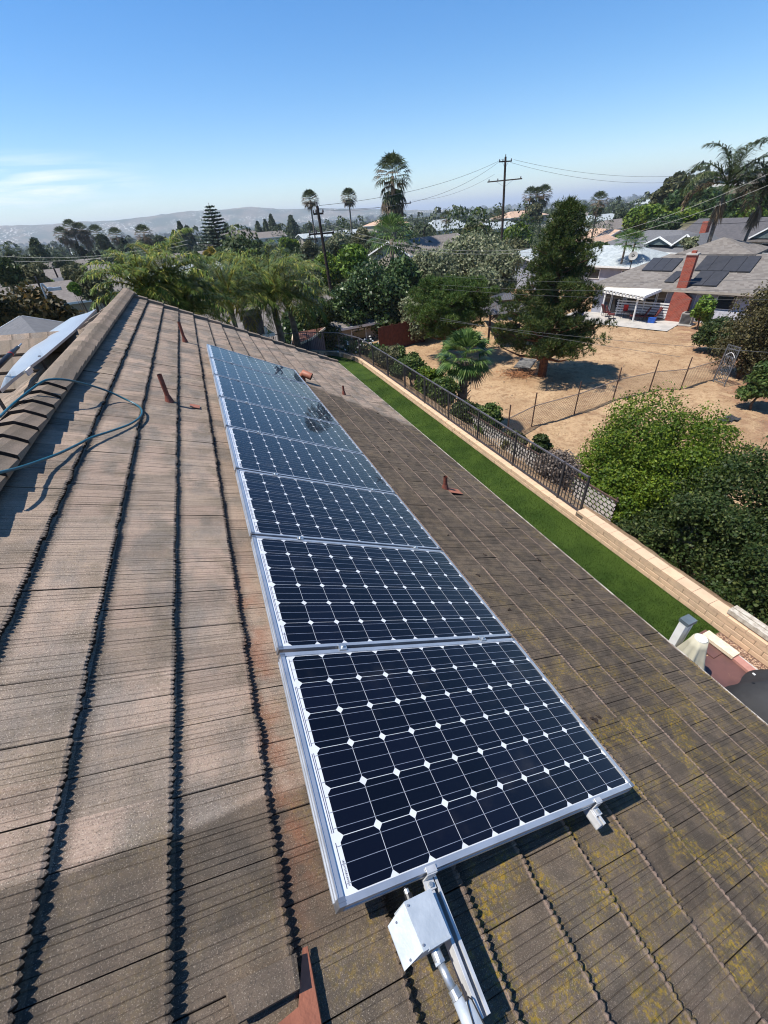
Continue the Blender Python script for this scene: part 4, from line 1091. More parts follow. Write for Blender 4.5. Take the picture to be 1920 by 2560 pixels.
def branch_mesh(base, targets, r0, mat, parent, name='trunk', split=.4):
    m = MB(); base = Vector(base)
    top = sum((Vector(t_) for t_ in targets), Vector()) / len(targets); fork = base.lerp(top, split) + V(rng.uniform(-.1, .1), rng.uniform(-.1, .1), 0)
    m.tube([base + V(0, 0, -.2), base.lerp(fork, .5) + V(rng.uniform(-.08, .08), rng.uniform(-.08, .08), 0), fork], [r0 * 1.25, r0, r0 * .85], 8)
    for t_ in targets:
        t_ = Vector(t_); mid = fork.lerp(t_, .5) + V(rng.uniform(-.2, .2), rng.uniform(-.2, .2), rng.uniform(-.1, .2)) * (t_ - fork).length * .3
        m.tube([fork, mid, t_], [r0 * .6, r0 * .38, r0 * .12], 5)
    return m.build(name, mat, parent, smooth=True)
def tree(name, label, cat, x, y, ztop, rad, leafm, leaf=.12, nl=26, per=240, lr=None, cz=None, rz=None, group=None, bark='bark', trunk_r=None, zb=None, squash=1.0):
    zg = g(x, y) if zb is None else zb
    if name == 'shrub': rz = (ztop - zg) * .56; cz = zg + (ztop - zg) * .44
    rz = rz or min((ztop - zg) * .42, rad * 1.1); cz = cz if cz is not None else ztop - rz
    t = thing(name, label, cat, (x, y, zg), group)
    lr = lr or rad * .42
    C, Rr = crown_lobes((x, y, cz), (max(rad - lr * .55, .2), max(rad - lr * .55, .2) * squash, max(rz - lr * .5, .2)), nl, lr)
    v = lobes_leaves(C, Rr, per, leaf)
    link('foliage', quadmesh('foliage', v, 4, M[leafm]), t)
    tr = trunk_r or max(.06, rad * .07)
    idx = nrg.choice(len(C), size=min(6, len(C)), replace=False)
    branch_mesh((x, y, zg), [tuple(C[i]) for i in idx], tr, M[bark], t)
    return t
def column_tree(name, label, cat, x, y, ztop, rad, leafm, leaf=.25, n=1600, group=None, taper=1.0, lean=(0, 0)):
    zg = g(x, y); t = thing(name, label, cat, (x, y, zg), group); H = ztop - zg
    u = nrg.uniform(.06, 1, n); prof = np.where(u < .25, .55 + u * 1.8, np.clip((1 - u) / .75, 0, 1) ** (.62 * taper))
    a = nrg.uniform(0, 2 * np.pi, n); rr_ = rad * prof * nrg.uniform(.6, 1.08, n) * (1 + .15 * np.sin(a * 3 + u * 20))
    P = np.stack([x + np.cos(a) * rr_ + lean[0] * u, y + np.sin(a) * rr_ + lean[1] * u, zg + u * H], -1)
    Nn = unit(np.stack([np.cos(a), np.sin(a), np.full(n, .35)], -1) + nrg.normal(size=(n, 3)) * .5)
    q = leaf_quads(P, Nn, leaf * nrg.uniform(.6, 1.3, n), 2.0)
    link('foliage', quadmesh('foliage', q, 4, M[leafm]), t)
    m = MB(); m.tube([(x, y, zg - .2), (x + lean[0] * .5, y + lean[1] * .5, zg + H * .5)], [rad * .18, rad * .1], 6); m.build('trunk', M['bark'], t)
    return t
def needle_tufts(C, Rr, per, ln, wd):
    """pine: every tuft is a fan of narrow needles growing up and out"""
    m = len(C); n = m * per; d = unit(nrg.normal(size=(n, 3))); d[:, 2] = np.where(d[:, 2] < -.35, -d[:, 2], d[:, 2])
    P = np.repeat(C, per, 0) + d * (np.repeat(Rr, per) * nrg.uniform(.35, 1, n) ** .5)[:, None] * np.array([1, 1, .85])
    K_ = 6; out = np.empty((n, K_, 3, 3)); ax = unit(d * .8 + np.array([0, 0, .7]) + nrg.normal(size=(n, 3)) * .35)
    for q in range(K_):
        dd = unit(ax + nrg.normal(size=(n, 3)) * .55); w = unit(np.cross(dd, nrg.normal(size=(n, 3)))) * wd
        L = (ln * nrg.uniform(.7, 1.25, n))[:, None]
        out[:, q, 0] = P - w; out[:, q, 1] = P + w; out[:, q, 2] = P + dd * L
    return out.reshape(-1, 3)
def pine(label, x, y, ztop, rad, leafm, lowest, nl, per, ln=.22, wd=.02, lean=(0, 0), shape='pyramid', tr=.16, bark='redbark'):
    zg = g(x, y); t = thing('pine_tree', label, 'pine tree', (x, y, zg)); H = ztop - zg
    C, Rr = [], []; m = MB()
    ax = lambda z: V(x + lean[0] * (z - zg) / H, y + lean[1] * (z - zg) / H, z)
    m.tube([ax(zg - .2), ax(zg + H * .3) + V(.05, .03, 0), ax(zg + H * .7), ax(ztop - .3)], [tr * 1.15, tr, tr * .6, tr * .15], 9)
    for i in range(nl):
        u = (i + rng.random()) / nl; z = lowest + (ztop - lowest - .3) * u
        if shape == 'pyramid': pr = (1 - u) ** .58 * (.55 + .5 * rng.random()) if u > .12 else .8 + rng.random() * .25
        else: pr = math.sqrt(max(0, 1 - (u * 1.9 - .95) ** 2)) * (.7 + .4 * rng.random())
        a = i * 2.399 + rng.uniform(-.5, .5); L = rad * pr; p0_ = ax(z); dr = V(math.cos(a), math.sin(a), .0)
        tip = p0_ + dr * L + V(0, 0, L * .28 - .1)
        m.tube([p0_, p0_.lerp(tip, .5) + V(0, 0, -.08 * L), tip], [tr * .42 * (1.1 - u), tr * .25 * (1.1 - u), .012], 5, False)
        k_ = max(2, int(L / .38))
        for j in range(k_):
            f = .32 + .68 * (j + .5) / k_; c = p0_.lerp(tip, f) + V(rng.uniform(-.22, .22), rng.uniform(-.22, .22), rng.uniform(-.06, .14)) * (.5 + L * .35)
            C.append(tuple(c)); Rr.append(rng.uniform(.30, .52))
    C.append(tuple(ax(ztop - .15))); Rr.append(.2)
    m.build('trunk', M[bark], t, smooth=True)
    q = needle_tufts(np.array(C), np.array(Rr), per, ln, wd)
    link('foliage', quadmesh('foliage', q, 3, M[leafm]), t)
    return t
def frond_pts(base, az, L, up, droop, n=10):
    p = Vector(base); out = [p.copy()]; el = up; st = L / n
    for i in range(n):
        el -= droop * (i + 1) / (n * (n + 1) / 2); d = V(math.cos(az) * math.cos(el), math.sin(az) * math.cos(el), math.sin(el)); p = p + d * st; out.append(p.copy())
    return out
def pinnate(base, az, L, up, droop, leafl, nleaf, wd, hang=.6):
    sp_ = frond_pts(base, az, L, up, droop); A = np.array(sp_)
    u = np.linspace(.14, 1, nleaf) * (len(A) - 1); i = np.minimum(u.astype(int), len(A) - 2); f = (u - i)[:, None]
    P = A[i] * (1 - f) + A[i + 1] * f; T = unit(A[i + 1] - A[i]); S_ = unit(np.cross(T, [0, 0, 1]))
    out = []
    ll = leafl * np.sin(np.linspace(.35, 2.9, nleaf)) ** .6
    for sg in (-1, 1):
        D = unit(S_ * sg + T * .55 + nrg.normal(size=P.shape) * .22 + np.array([0, 0, .12])); mid = P + D * ll[:, None] * .5
        tip = mid + unit(D * (1 - hang) + np.array([0, 0, -1]) * hang) * ll[:, None] * .55
        w = unit(np.cross(D, [0, 0, 1]) + 1e-6) * wd
        out.append(np.stack([P - w * .6, mid - w, tip, mid + w], 1).reshape(-1, 3))
    return sp_, np.concatenate(out)
def queen_palm(label, x, y, zc, nf, L, leafm='lf_queen', r=.14, lean=(0, 0), yellow=3, group=None, parent=None):
    zg = g(x, y); t = thing('queen_palm', label, 'palm tree', (x, y, zg), group)
    top = V(x, y, zc); b0 = V(x + lean[0], y + lean[1], zg - .2)
    m = MB(); m.tube([b0, b0.lerp(top, .5) + V(.05, .05, 0), top + V(0, 0, .2)], [r * 1.3, r, r * .9], 10); m.build('trunk', M['palmbark'], t, smooth=True)
    m = MB(); m.tube([top + V(0, 0, -.2), top + V(0, 0, .5), top + V(0, 0, .9)], [r * 1.1, r * 1.25, r * .4], 8); m.build('crownshaft', M['lf_queen'], t, smooth=True)
    for i in range(nf):
        az = i * 2.399 + rng.uniform(-.2, .2); f = i / nf; up = 1.35 - 1.75 * f + rng.uniform(-.15, .15); droop = rng.uniform(1.15, 1.75) - .5 * f
        sp_, q = pinnate(top + V(0, 0, .5), az, L * rng.uniform(.85, 1.1), up, droop, L * .23, 60, .019, .42)
        me = quadmesh('frond', q, 4, M['lf_queeny' if (i >= nf - yellow) else leafm])
        fo = link('frond', me, t)
        m = MB(); m.tube(sp_, [.03 - .0024 * j for j in range(len(sp_))], 4, False); m.build('rib', M['lf_queeny'], fo)
    return t
def fan_leaf(base, d, pet, rad, seg=15, droop=.25, arc=2.5, wf=1.0):
    """one palmate leaf: petiole + fan of pleated segments; returns quads"""
    d = np.array(d) / np.linalg.norm(d); side = np.cross(d, [0, 0, 1.0]); side = side / max(np.linalg.norm(side), 1e-6); nn_ = np.cross(side, d)
    b0 = np.array(base); c = b0 + d * pet; out = [[b0 - side * .012, b0 + side * .012, c + side * .010, c - side * .010]]
    for i in range(seg):
        a = (i / (seg - 1) - .5) * arc; e = d * math.cos(a) + side * math.sin(a); rl = rad * (.82 + .18 * math.cos(a)) * rng.uniform(.92, 1.05)
        w = np.cross(e, nn_); w = w / max(np.linalg.norm(w), 1e-6) * rad * arc / seg * .36 * wf
        mid = c + e * rl * .62 + nn_ * .02; tip = c + e * rl - np.array([0, 0, 1]) * rl * droop * rng.uniform(.7, 1.4)
        out.append([c, mid - w, tip, mid + w])
    return np.array(out).reshape(-1, 3)
def fan_palm(label, x, y, zc, rad, skirt, nf=46, r=.2, group=None, sharp=True, dead=.45, lean=(0, 0), skirt_len=1.2, parts=True, leafm='lf_fand'):
    zg = g(x, y); t = thing('fan_palm', label, 'palm tree', (x, y, zg), group)
    m = MB(); m.tube([(x + lean[0], y + lean[1], zg - .2), (x + lean[0] * .5, y + lean[1] * .5, (zg + zc) / 2), (x, y, zc)], [r * 1.25, r, r * .85], 8); m.build('trunk', M['palmbark'], t, smooth=True)
    G_, D_ = [], []
    for i in range(nf):
        f = i / nf; az = i * 2.399; el = 1.45 - 1.9 * f; d = (math.cos(az) * math.cos(el), math.sin(az) * math.cos(el), math.sin(el))
        q = fan_leaf((x, y, zc), d, rad * .50, rad * .62, 11, .28, 2.3, .62)
        (D_ if (f > 1 - dead * .9 and rng.random() < .75) else G_).append(q)
    for i in range(skirt):
        az = i * 2.399; z = zc - .15 - skirt_len * rng.random(); fs_ = (zc - .15 - z) / skirt_len * rng.uniform(.6, 1.1); d = (math.cos(az), math.sin(az), -.30 - 1.5 * fs_ * rng.random())
        (D_ if rng.random() < .7 else G_).append(fan_leaf((x, y, z), d, rad * (.42 - .15 * fs_) * rng.uniform(.5, 1.25), rad * rng.uniform(.34, .55), 8, .55, 1.7))
    link('crown', quadmesh('crown', np.concatenate(G_), 4, M[leafm]), t)
    if D_: link('dead_fronds', quadmesh('dead_fronds', np.concatenate(D_), 4, M['lf_dead']), t)
    return t
def pos(az, D): return CAM.x + D * math.sin(R_(az)), CAM.y + D * math.cos(R_(az))

# the big clipped shrubs just beyond the wall
def lobe_shrub(label, lob, leafm, leaf, per, group=None, name='shrub', cat='shrub'):
    c0 = lob[0]; t = thing(name, label, cat, (c0[0], c0[1], g(c0[0], c0[1])), group)
    C, Rr = [], []
    for (x, y, z, r) in lob:
        k_ = int(30 * (r / 1.45) ** 2) + 6; d = unit(nrg.normal(size=(k_, 3))); C.append(np.array([x, y, z]) + d * r * .80 * nrg.uniform(.68, 1.16, (k_, 1))); Rr.append(r * nrg.uniform(.20, .36, k_))
    C = np.concatenate(C); Rr = np.concatenate(Rr)
    q = lobes_leaves(C, Rr, per, leaf, 1.0, .75)
    xs_, ys_, zs_, rs_ = np.array(lob).T
    # leafy inside so that no daylight shows through
    n = 2200 * len(lob); i = nrg.integers(0, len(lob), n); d = unit(nrg.normal(size=(n, 3)))
    P = np.stack([xs_[i], ys_[i], zs_[i]], -1) + d * (rs_[i] * nrg.uniform(.3, .84, n))[:, None]
    q2 = leaf_quads(P, unit(nrg.normal(size=(n, 3))), np.full(n, leaf * 1.7), 1.3)
    link('foliage', quadmesh('foliage', np.concatenate([q, q2]), 4, M[leafm]), t)
    m = MB()
    for (x, y, z, r) in lob[:4]: m.tube([(x, y, g(x, y) - .1), (x + .1, y, z - r * .3)], [.08, .04], 6)
    m.build('stem', M['bark'], t)
    return t
lobe_shrub('large rounded shrub with bright yellow-green top, above the darker shrubs by the wall', [(11.6, 7.1, -5.15, 1.95), (10.6, 7.1, -5.6, 1.4), (9.9, 6.35, -5.9, 1.15), (12.6, 6.6, -5.2, 1.6), (11.1, 6.3, -5.6, 1.5)], 'lf_hedge', .046, 460)
lobe_shrub('huge dark green shrub mass directly behind the tall part of the tan wall', [(10.3, 4.3, -5.5, 1.5), (12.0, 4.6, -5.1, 1.7), (10.4, 2.2, -5.5, 1.7), (12.6, 2.5, -4.9, 1.9), (10.4, -.2, -5.5, 1.75), (13.4, .2, -4.9, 2.0), (14.3, 3.6, -5.4, 1.7), (9.4, 5.2, -6.2, 1.0)], 'lf_hedged', .046, 430)
lobe_shrub('olive tinted shrub at the right edge beyond the dark shrub mass', [(15.8, 1.6, -5.3, 1.6), (16.6, 3.2, -5.9, 1.4), (15.5, -.6, -5.2, 1.7)], 'lf_olive', .065, 200)
# shrubs between the iron fence and the yard
tree('shrub', 'upright green shrub behind the iron fence, left of the young fan palm', 'shrub', 9.27, 19.09, -4.04, 0.89, 'lf_rose', 0.085, 22, 330, lr=0.38, rz=1.03, zb=g(9.27,19.09))
tree('shrub', 'low dense green shrub against the iron fence, in front of the leaning pine trunk', 'shrub', 8.96, 15.31, -4.08, 0.76, 'lf_rose', 0.08, 22, 330, lr=0.32, rz=0.88, zb=g(8.96,15.31))
tree('shrub', 'loose green shrub between the young fan palm and the chain-link fence', 'shrub', 8.91, 11.78, -4.11, 0.63, 'lf_rose', 0.07, 22, 330, lr=0.27, rz=0.73, zb=g(8.91,11.78))
tree('shrub', 'narrow upright shrub beside the chain-link fence, left of the large clipped shrub', 'shrub', 9.78, 9.76, -4.54, 0.44, 'lf_hedged', 0.065, 22, 330, lr=0.18, rz=0.50, zb=g(9.78,9.76))
tree('shrub', 'thin pale twiggy shrub behind the fence, near the rose bush', 'shrub', 9.44, 21.75, -4.01, 0.76, 'lf_olive', 0.09, 22, 330, lr=0.32, rz=0.87, zb=g(9.44,21.75))
tree('shrub', 'dry greyish-pink twiggy shrub sprawling outside the iron fence by the big shrub', 'shrub', 8.46, 7.54, -4.19, 0.64, 'lf_sage', .045, 40, 420, lr=.35, rz=1.0)
tree('shrub', 'ragged shrub just inside the fence bend, right of the rose bush', 'shrub', 8.17, 20.11, -3.85, 0.75, 'lf_olive', .07, 34, 300, lr=0.27, squash=1.5)
tree('shrub', 'ragged shrub pressed between two green shrubs along the iron fence', 'shrub', 9.11, 16.94, -4.11, 0.78, 'lf_hedge', .07, 34, 300, lr=0.28, squash=1.5)
tree('shrub', 'ragged shrub at the foot of the young fan palm', 'shrub', 8.75, 12.86, -4.39, 0.65, 'lf_hedged', .07, 34, 300, lr=0.23, squash=1.5)
tree('shrub', 'ragged shrub where the chain-link fence meets the iron fence', 'shrub', 8.85, 10.05, -4.55, 0.47, 'lf_olive', .07, 34, 300, lr=0.17, squash=1.5)
tree('shrub', 'ragged shrub low against the iron fence pickets', 'shrub', 8.11, 17.97, -3.98, 0.57, 'lf_rose', .07, 34, 300, lr=0.21, squash=1.5)
# rose bush with white blooms near the fence bend
rx, ry, rz_ = (7.49,23.00,-4.93)
t = lobe_shrub('leafy rose bush with white blooms behind the bend of the iron fence', [(rx, ry, rz_, 1.05), (rx + 1.2, ry - .9, rz_ - .15, 1.0), (rx - 1.0, ry + .4, rz_ - .25, .8), (rx + 2.0, ry - 1.7, rz_ - .3, .8)], 'lf_rose', .075, 170, name='rose_bush', cat='rose bush')
for _ in range(26):
    a = rng.uniform(0, 6.28); rr_ = rng.uniform(.2, 1.0); m = MB(); c = V(rx + rng.uniform(-1, 1.2) + .3 * math.cos(a), ry + rng.uniform(-.9, .4), rz_ + rng.uniform(.45, 1.05))
    for q in range(5): m.box(c + V(rng.uniform(-.03, .03), rng.uniform(-.03, .03), rng.uniform(-.02, .02)), (.07, .06, .03), Matrix.Rotation(rng.uniform(0, 3), 3, V(rng.random(), rng.random(), rng.random()).normalized()))
    m.build('bloom', M['petal'], t)

# young fan palm with shaggy trunk
fx, fy, fz = (10.53,16.12,-3.86)
zg = g(fx, fy); t = thing('fan_palm', 'young fan palm with large green fans and stubby shaggy trunk beside the iron fence', 'palm tree', (fx, fy, zg))
m = MB(); m.tube([(fx, fy, zg - .2), (fx - .05, fy, zg + .8), (fx, fy, fz - .1)], [.28, .24, .2], 12)
for i in range(90):
    a = i * 2.399; z = zg + (fz - zg - .1) * i / 90; c = V(fx + math.cos(a) * .22, fy + math.sin(a) * .22, z); m.beam(c, c + V(math.cos(a) * .16, math.sin(a) * .16, .16), .06, .02)
m.build('trunk', M['palmbark'], t)
for i in range(38):
    f = i / 38; az = i * 2.399; el = 1.4 - 2.15 * f
    q = fan_leaf((fx, fy, fz), (math.cos(az) * math.cos(el), math.sin(az) * math.cos(el), math.sin(el)), .70, .82, 18, .22, 2.6)
    link('fan_leaf', quadmesh('fan_leaf', q, 4, M['lf_fan' if f < .93 else 'lf_dead']), t)

# pines
pine('large dark pine standing alone in the dry yard, its shadow on the ground beside it', 19.31, 20.70, 1.67, 3.55, 'lf_pine', -6.5, 100, 52, .20, .016, lean=(-0.02,0.02), tr=.24)
pine('bushy bright green pine with a bare leaning trunk, behind the young fan palm', 15.31, 26.66, -2.23, 3.1, 'lf_pinel', -6.0, 62, 60, .21, .017, lean=(0.92,0.62), shape='round', tr=.16)
# queen palms beyond the far gable
queen_palm('queen palm standing tallest of the left clump beyond the ridge end', -0.92, 19.61, -0.42, 34, 2.15, r=0.14, lean=(0.1,.1), yellow=2, group='queen palms beyond the far gable')
queen_palm('queen palm leaning out on the far left of the clump beyond the ridge', -1.65, 18.55, -0.54, 34, 1.98, r=0.13, lean=(0.3,.1), yellow=4, group='queen palms beyond the far gable')
queen_palm('queen palm low in the middle of the left clump, fronds over the rake tiles', -0.54, 19.13, -1.42, 34, 1.98, r=0.12, lean=(0.4,.1), yellow=4, group='queen palms beyond the far gable')
queen_palm('slender queen palm with a visible trunk, left of the grey chimney', 1.28, 21.61, -1.40, 34, 2.49, r=0.11, lean=(0.0,.1), yellow=4, group='queen palms beyond the far gable')
queen_palm('thick queen palm whose broad crown hangs over the grey chimney, left trunk of the pair', 3.48, 23.40, -1.60, 34, 2.92, r=0.17, lean=(0.1,.1), yellow=4, group='queen palms beyond the far gable')
queen_palm('queen palm with drooping yellow fronds, right trunk of the pair by the small shed roof', 4.44, 24.26, -2.04, 34, 2.92, r=0.17, lean=(0.1,.1), yellow=4, group='queen palms beyond the far gable')
# the wooded middle ground, tree by tree
tree('broadleaf_tree', 'broad brown-green tree filling the lower left beyond the roof', 'tree', -7.17, 25.64, 0.06, 1.83, 'lf_brown', 0.14, 60, 520, squash=1.2)
tree('broadleaf_tree', 'brown-green tree at the left edge, behind the grey gabled roof', 'tree', -7.53, 22.39, 0.15, 0.84, 'lf_brown', 0.13, 40, 400)
tree('broadleaf_tree', 'dark tree cut by the left edge of the picture, standing above the olive one', 'tree', -17.54, 59.07, 0.60, 1.32, 'lf_hedged', 0.3, 30, 300)
tree('broadleaf_tree', 'round olive-brown tree near the left edge, above the big brown-green tree', 'tree', -16.65, 63.47, -0.42, 1.49, 'lf_olive', 0.3, 30, 300)
tree('olive_tree', 'pale olive tree above the parked cars, nearer half of the pair', 'tree', -7.77, 44.96, -0.73, 1.35, 'lf_olive', 0.2, 34, 340)
tree('olive_tree', 'pale olive tree left of the queen palms, in front of the cypresses', 'tree', -9.46, 50.75, -0.66, 0.93, 'lf_olive', 0.22, 24, 260)
tree('small_tree', 'small bright lime green tree beside the pale olive tree', 'tree', -8.85, 42.71, -1.18, 0.50, 'lf_bright', 0.16, 16, 240)
tree('small_tree', 'low bright green bush below the taupe roof on the left', 'tree', -16.28, 67.69, -2.11, 0.95, 'lf_bright', 0.25, 14, 200)
tree('broadleaf_tree', 'dark broad tree just above the middle queen palms', 'tree', 8.05, 81.25, 0.09, 3.83, 'lf_hedged', 0.38, 40, 300)
tree('broadleaf_tree', 'yellow-green tree poking up between the queen palm clumps', 'tree', 3.13, 69.57, -0.58, 1.02, 'lf_queeny', 0.26, 16, 220)
tree('broadleaf_tree', 'dull green tree below the tiered conifer', 'tree', 1.09, 89.63, -1.41, 1.67, 'lf_hedged', 0.36, 18, 220)
tree('broadleaf_tree', 'round green tree left of the leaning utility pole', 'tree', 22.17, 92.04, -1.69, 1.83, 'lf_olive', 0.4, 20, 260)
tree('broadleaf_tree', 'shaggy green tree behind the thick queen palm, left of the leaning pole', 'tree', 19.24, 97.79, -0.79, 2.51, 'lf_hedge', 0.4, 22, 260)
tree('broadleaf_tree', 'drooping pale green tree just right of the leaning pole', 'tree', 20.94, 68.56, -0.32, 1.74, 'lf_pepper', 0.3, 24, 260)
tree('broadleaf_tree', 'bright yellow-green tree beside the dark glossy tree', 'tree', 15.32, 45.16, -0.42, 1.82, 'lf_bright', 0.2, 34, 360)
tree('ficus_tree', 'large dark glossy-leaved tree in the middle, behind the fence bend', 'tree', 15.16, 38.85, -0.73, 3.25, 'lf_ficus', 0.19, 80, 430, rz=5.0)
tree('ficus_tree', 'dark leafy tree between the leaning pole and the large glossy tree', 'tree', 11.58, 37.96, -2.37, 2.05, 'lf_ficus', 0.18, 44, 380, rz=4.2)
tree('broadleaf_tree', 'shadowy low tree under the queen palms, left of the leaning pole', 'tree', 8.41, 35.69, -2.29, 1.94, 'lf_hedged', 0.17, 44, 380, rz=3.8)
tree('broadleaf_tree', 'dense dark shrubby tree behind the small shed roof', 'tree', 6.19, 32.07, -3.13, 1.70, 'lf_ficus', 0.15, 36, 340, rz=2.2)
tree('broadleaf_tree', 'dull green tree behind the fan palm trunk in the middle distance', 'tree', 35.25, 98.58, -0.18, 2.88, 'lf_olive', 0.42, 22, 240)
tree('broadleaf_tree', 'dark tree right of the shaggy palm, beside the small utility pole', 'tree', 39.77, 85.96, -0.96, 1.84, 'lf_ficus', 0.38, 18, 220)
tree('pepper_tree', 'wispy grey-green tree with bare limbs, right of the dark glossy tree', 'tree', 22.03, 41.21, -1.03, 3.58, 'lf_pepper', 0.17, 110, 360, rz=4.2)
tree('pepper_tree', 'wide feathery grey-green tree left of the large pine', 'tree', 28.24, 43.37, -0.10, 4.47, 'lf_pepper', 0.19, 150, 360, rz=4.8)
tree('pepper_tree', 'feathery grey-green tree behind the bright pine, under the tall pole', 'tree', 16.84, 33.76, -3.41, 2.05, 'lf_pepper', 0.15, 44, 330, rz=2.6)
tree('pepper_tree', 'pale wispy tree beside the large pine, left of its crown', 'tree', 22.54, 32.75, -1.89, 1.94, 'lf_pepper', 0.15, 44, 330, rz=3.2)
tree('pepper_tree', 'thin wispy tree filling the gap just left of the large pine', 'tree', 27.18, 36.82, -1.09, 1.86, 'lf_pepper', 0.17, 44, 330, rz=3.4)
tree('broadleaf_tree', 'low rounded yellowish tree in front of the tall pole', 'tree', 53.66, 69.47, -0.97, 2.77, 'lf_hedge', 0.36, 26, 280)
tree('broadleaf_tree', 'wide yellow-green tree left of the tall pole foot', 'tree', 50.10, 76.87, -0.33, 3.58, 'lf_olive', 0.38, 28, 280)
tree('broadleaf_tree', 'dark rounded tree under the three palm heads', 'tree', 110.22, 135.66, 1.48, 3.15, 'lf_olive', 0.6, 20, 260)
tree('broadleaf_tree', 'very dark rounded tree at the foot of the hill, right of the grey roofs', 'tree', 98.05, 82.05, -0.99, 4.94, 'lf_hedge', 0.55, 50, 300)
tree('broadleaf_tree', 'dark green tree high on the hill behind the grey house', 'tree', 105.94, 78.53, -0.10, 5.49, 'lf_ficus', 0.55, 50, 300)
tree('broadleaf_tree', 'yellowish leafy bush at the left foot of the hill', 'tree', 83.52, 74.38, -4.72, 2.21, 'lf_bright', 0.42, 20, 240)
tree('broadleaf_tree', 'deep green tree on the hill behind the tall palms', 'tree', 99.04, 63.96, -0.68, 4.39, 'lf_ficus', 0.5, 46, 300)
tree('broadleaf_tree', 'bright green tree on the hill near the right edge, behind the roof', 'tree', 85.81, 51.17, -4.95, 2.72, 'lf_bright', 0.42, 30, 260)
tree('broadleaf_tree', 'green tree on the hill between the grey house and its neighbour', 'tree', 92.81, 62.49, -3.71, 3.13, 'lf_hedged', 0.45, 36, 280)
tree('eucalyptus_tree', 'tall airy eucalyptus on the hill top, left one of the pair', 'tree', 117.76, 92.69, 5.27, 3.12, 'lf_olive', 0.6, 22, 170)
tree('eucalyptus_tree', 'thin-crowned eucalyptus on the hill top, nearer the palms', 'tree', 122.69, 89.52, 4.85, 2.86, 'lf_pepper', 0.5, 16, 110)
tree('eucalyptus_tree', 'low eucalyptus at the left end of the hill ridge', 'tree', 115.86, 95.04, 2.54, 2.16, 'lf_olive', 0.55, 16, 150)
tree('lemon_tree', 'small lemon tree beside the air conditioner', 'tree', 36.71, 23.14, -4.90, 0.92, 'lf_bright', 0.13, 26, 240, rz=1.35)
tree('shrub', 'dark rounded shrub at the corner of the neighbour house', 'tree', 31.95, 18.49, -5.29, 1.41, 'lf_hedged', 0.1, 40, 420, rz=1.7)
tree('small_tree', 'small flowering tree between the neighbour roofs', 'tree', 53.64, 38.24, -2.45, 1.01, 'lf_pepper', 0.24, 12, 120)
tree('shrub', 'shrub at the right edge above the mulch bank', 'tree', 24.53, 11.15, -4.95, 0.82, 'lf_rose', 0.1, 40, 320)
tree('broadleaf_tree', 'tree mass at the far right edge behind the hip roof', 'tree', 78.60, 43.68, -2.02, 2.64, 'lf_ficus', 0.4, 34, 260)
tree('broadleaf_tree', 'distant dark green tree just right of the cypress row', 'tree', -26.83, 202.86, 1.84, 2.50, 'lf_far', 0.75, 22, 200)
tree('broadleaf_tree', 'distant dark green tree at the left edge, below the hills', 'tree', -39.80, 144.23, -0.25, 2.02, 'lf_far', 0.75, 22, 200)
tree('broadleaf_tree', 'distant dark green tree left of the cypress row, with a peaked top', 'tree', -36.39, 155.42, -0.38, 1.93, 'lf_far', 0.75, 22, 200)
tree('broadleaf_tree', 'distant dark green tree between the cypress row and the first queen palm', 'tree', -18.93, 188.68, -1.43, 2.92, 'lf_far', 0.75, 22, 200)
tree('broadleaf_tree', 'distant dark green tree behind the left queen palms', 'tree', -8.38, 209.46, -0.14, 3.11, 'lf_far', 0.75, 22, 200)
tree('broadleaf_tree', 'distant dark green tree left of the tall pole, far off', 'tree', 86.01, 169.11, -2.56, 4.56, 'lf_far', 0.75, 22, 200)
tree('broadleaf_tree', 'distant dark green tree behind the large pine top', 'tree', 114.71, 125.20, -3.11, 3.11, 'lf_far', 0.75, 22, 200)
tree('broadleaf_tree', 'distant dark green tree right of the large pine top', 'tree', 147.96, 148.77, -4.71, 3.43, 'lf_far', 0.75, 22, 200)
tree('broadleaf_tree', 'distant dark green tree below the hill, on the left', 'tree', 140.36, 127.81, -1.84, 3.19, 'lf_far', 0.75, 22, 200)
tree('broadleaf_tree', 'distant dark green tree behind the shaggy palm trunk', 'tree', 75.94, 184.70, -3.80, 2.91, 'lf_far', 0.75, 22, 200)
tree('broadleaf_tree', 'green tree above the brown-green tree, at the left', 'tree', -24.44, 84.14, -2.41, 1.38, 'lf_hedged', 0.5, 34, 260)
tree('broadleaf_tree', 'green tree left of the taupe roofs', 'tree', -25.11, 101.56, -1.53, 1.49, 'lf_olive', 0.5, 34, 260)
tree('broadleaf_tree', 'green tree in front of the cypress feet on the left', 'tree', -25.23, 122.04, -1.50, 1.72, 'lf_far', 0.5, 34, 260)
tree('broadleaf_tree', 'green tree under the cypress row', 'tree', -18.61, 118.17, -2.62, 1.91, 'lf_hedged', 0.5, 34, 260)
tree('broadleaf_tree', 'green tree among the woods at the far left', 'tree', -30.00, 115.80, -0.83, 1.54, 'lf_far', 0.5, 34, 260)
tree('broadleaf_tree', 'green tree right of the cypress row, behind the white roof', 'tree', -11.36, 98.98, -1.97, 1.67, 'lf_olive', 0.5, 34, 260)
tree('broadleaf_tree', 'green tree below the three spires', 'tree', -2.34, 129.61, -0.44, 1.97, 'lf_hedged', 0.5, 34, 260)
tree('broadleaf_tree', 'green tree behind the slender queen palm', 'tree', 7.99, 109.35, -1.55, 2.12, 'lf_ficus', 0.5, 34, 260)
tree('broadleaf_tree', 'green tree right of the dark broad tree', 'tree', 16.06, 118.57, -1.59, 2.76, 'lf_hedged', 0.5, 34, 260)
tree('broadleaf_tree', 'green tree behind the leaning pole', 'tree', 32.63, 115.15, -2.74, 2.13, 'lf_far', 0.5, 34, 260)
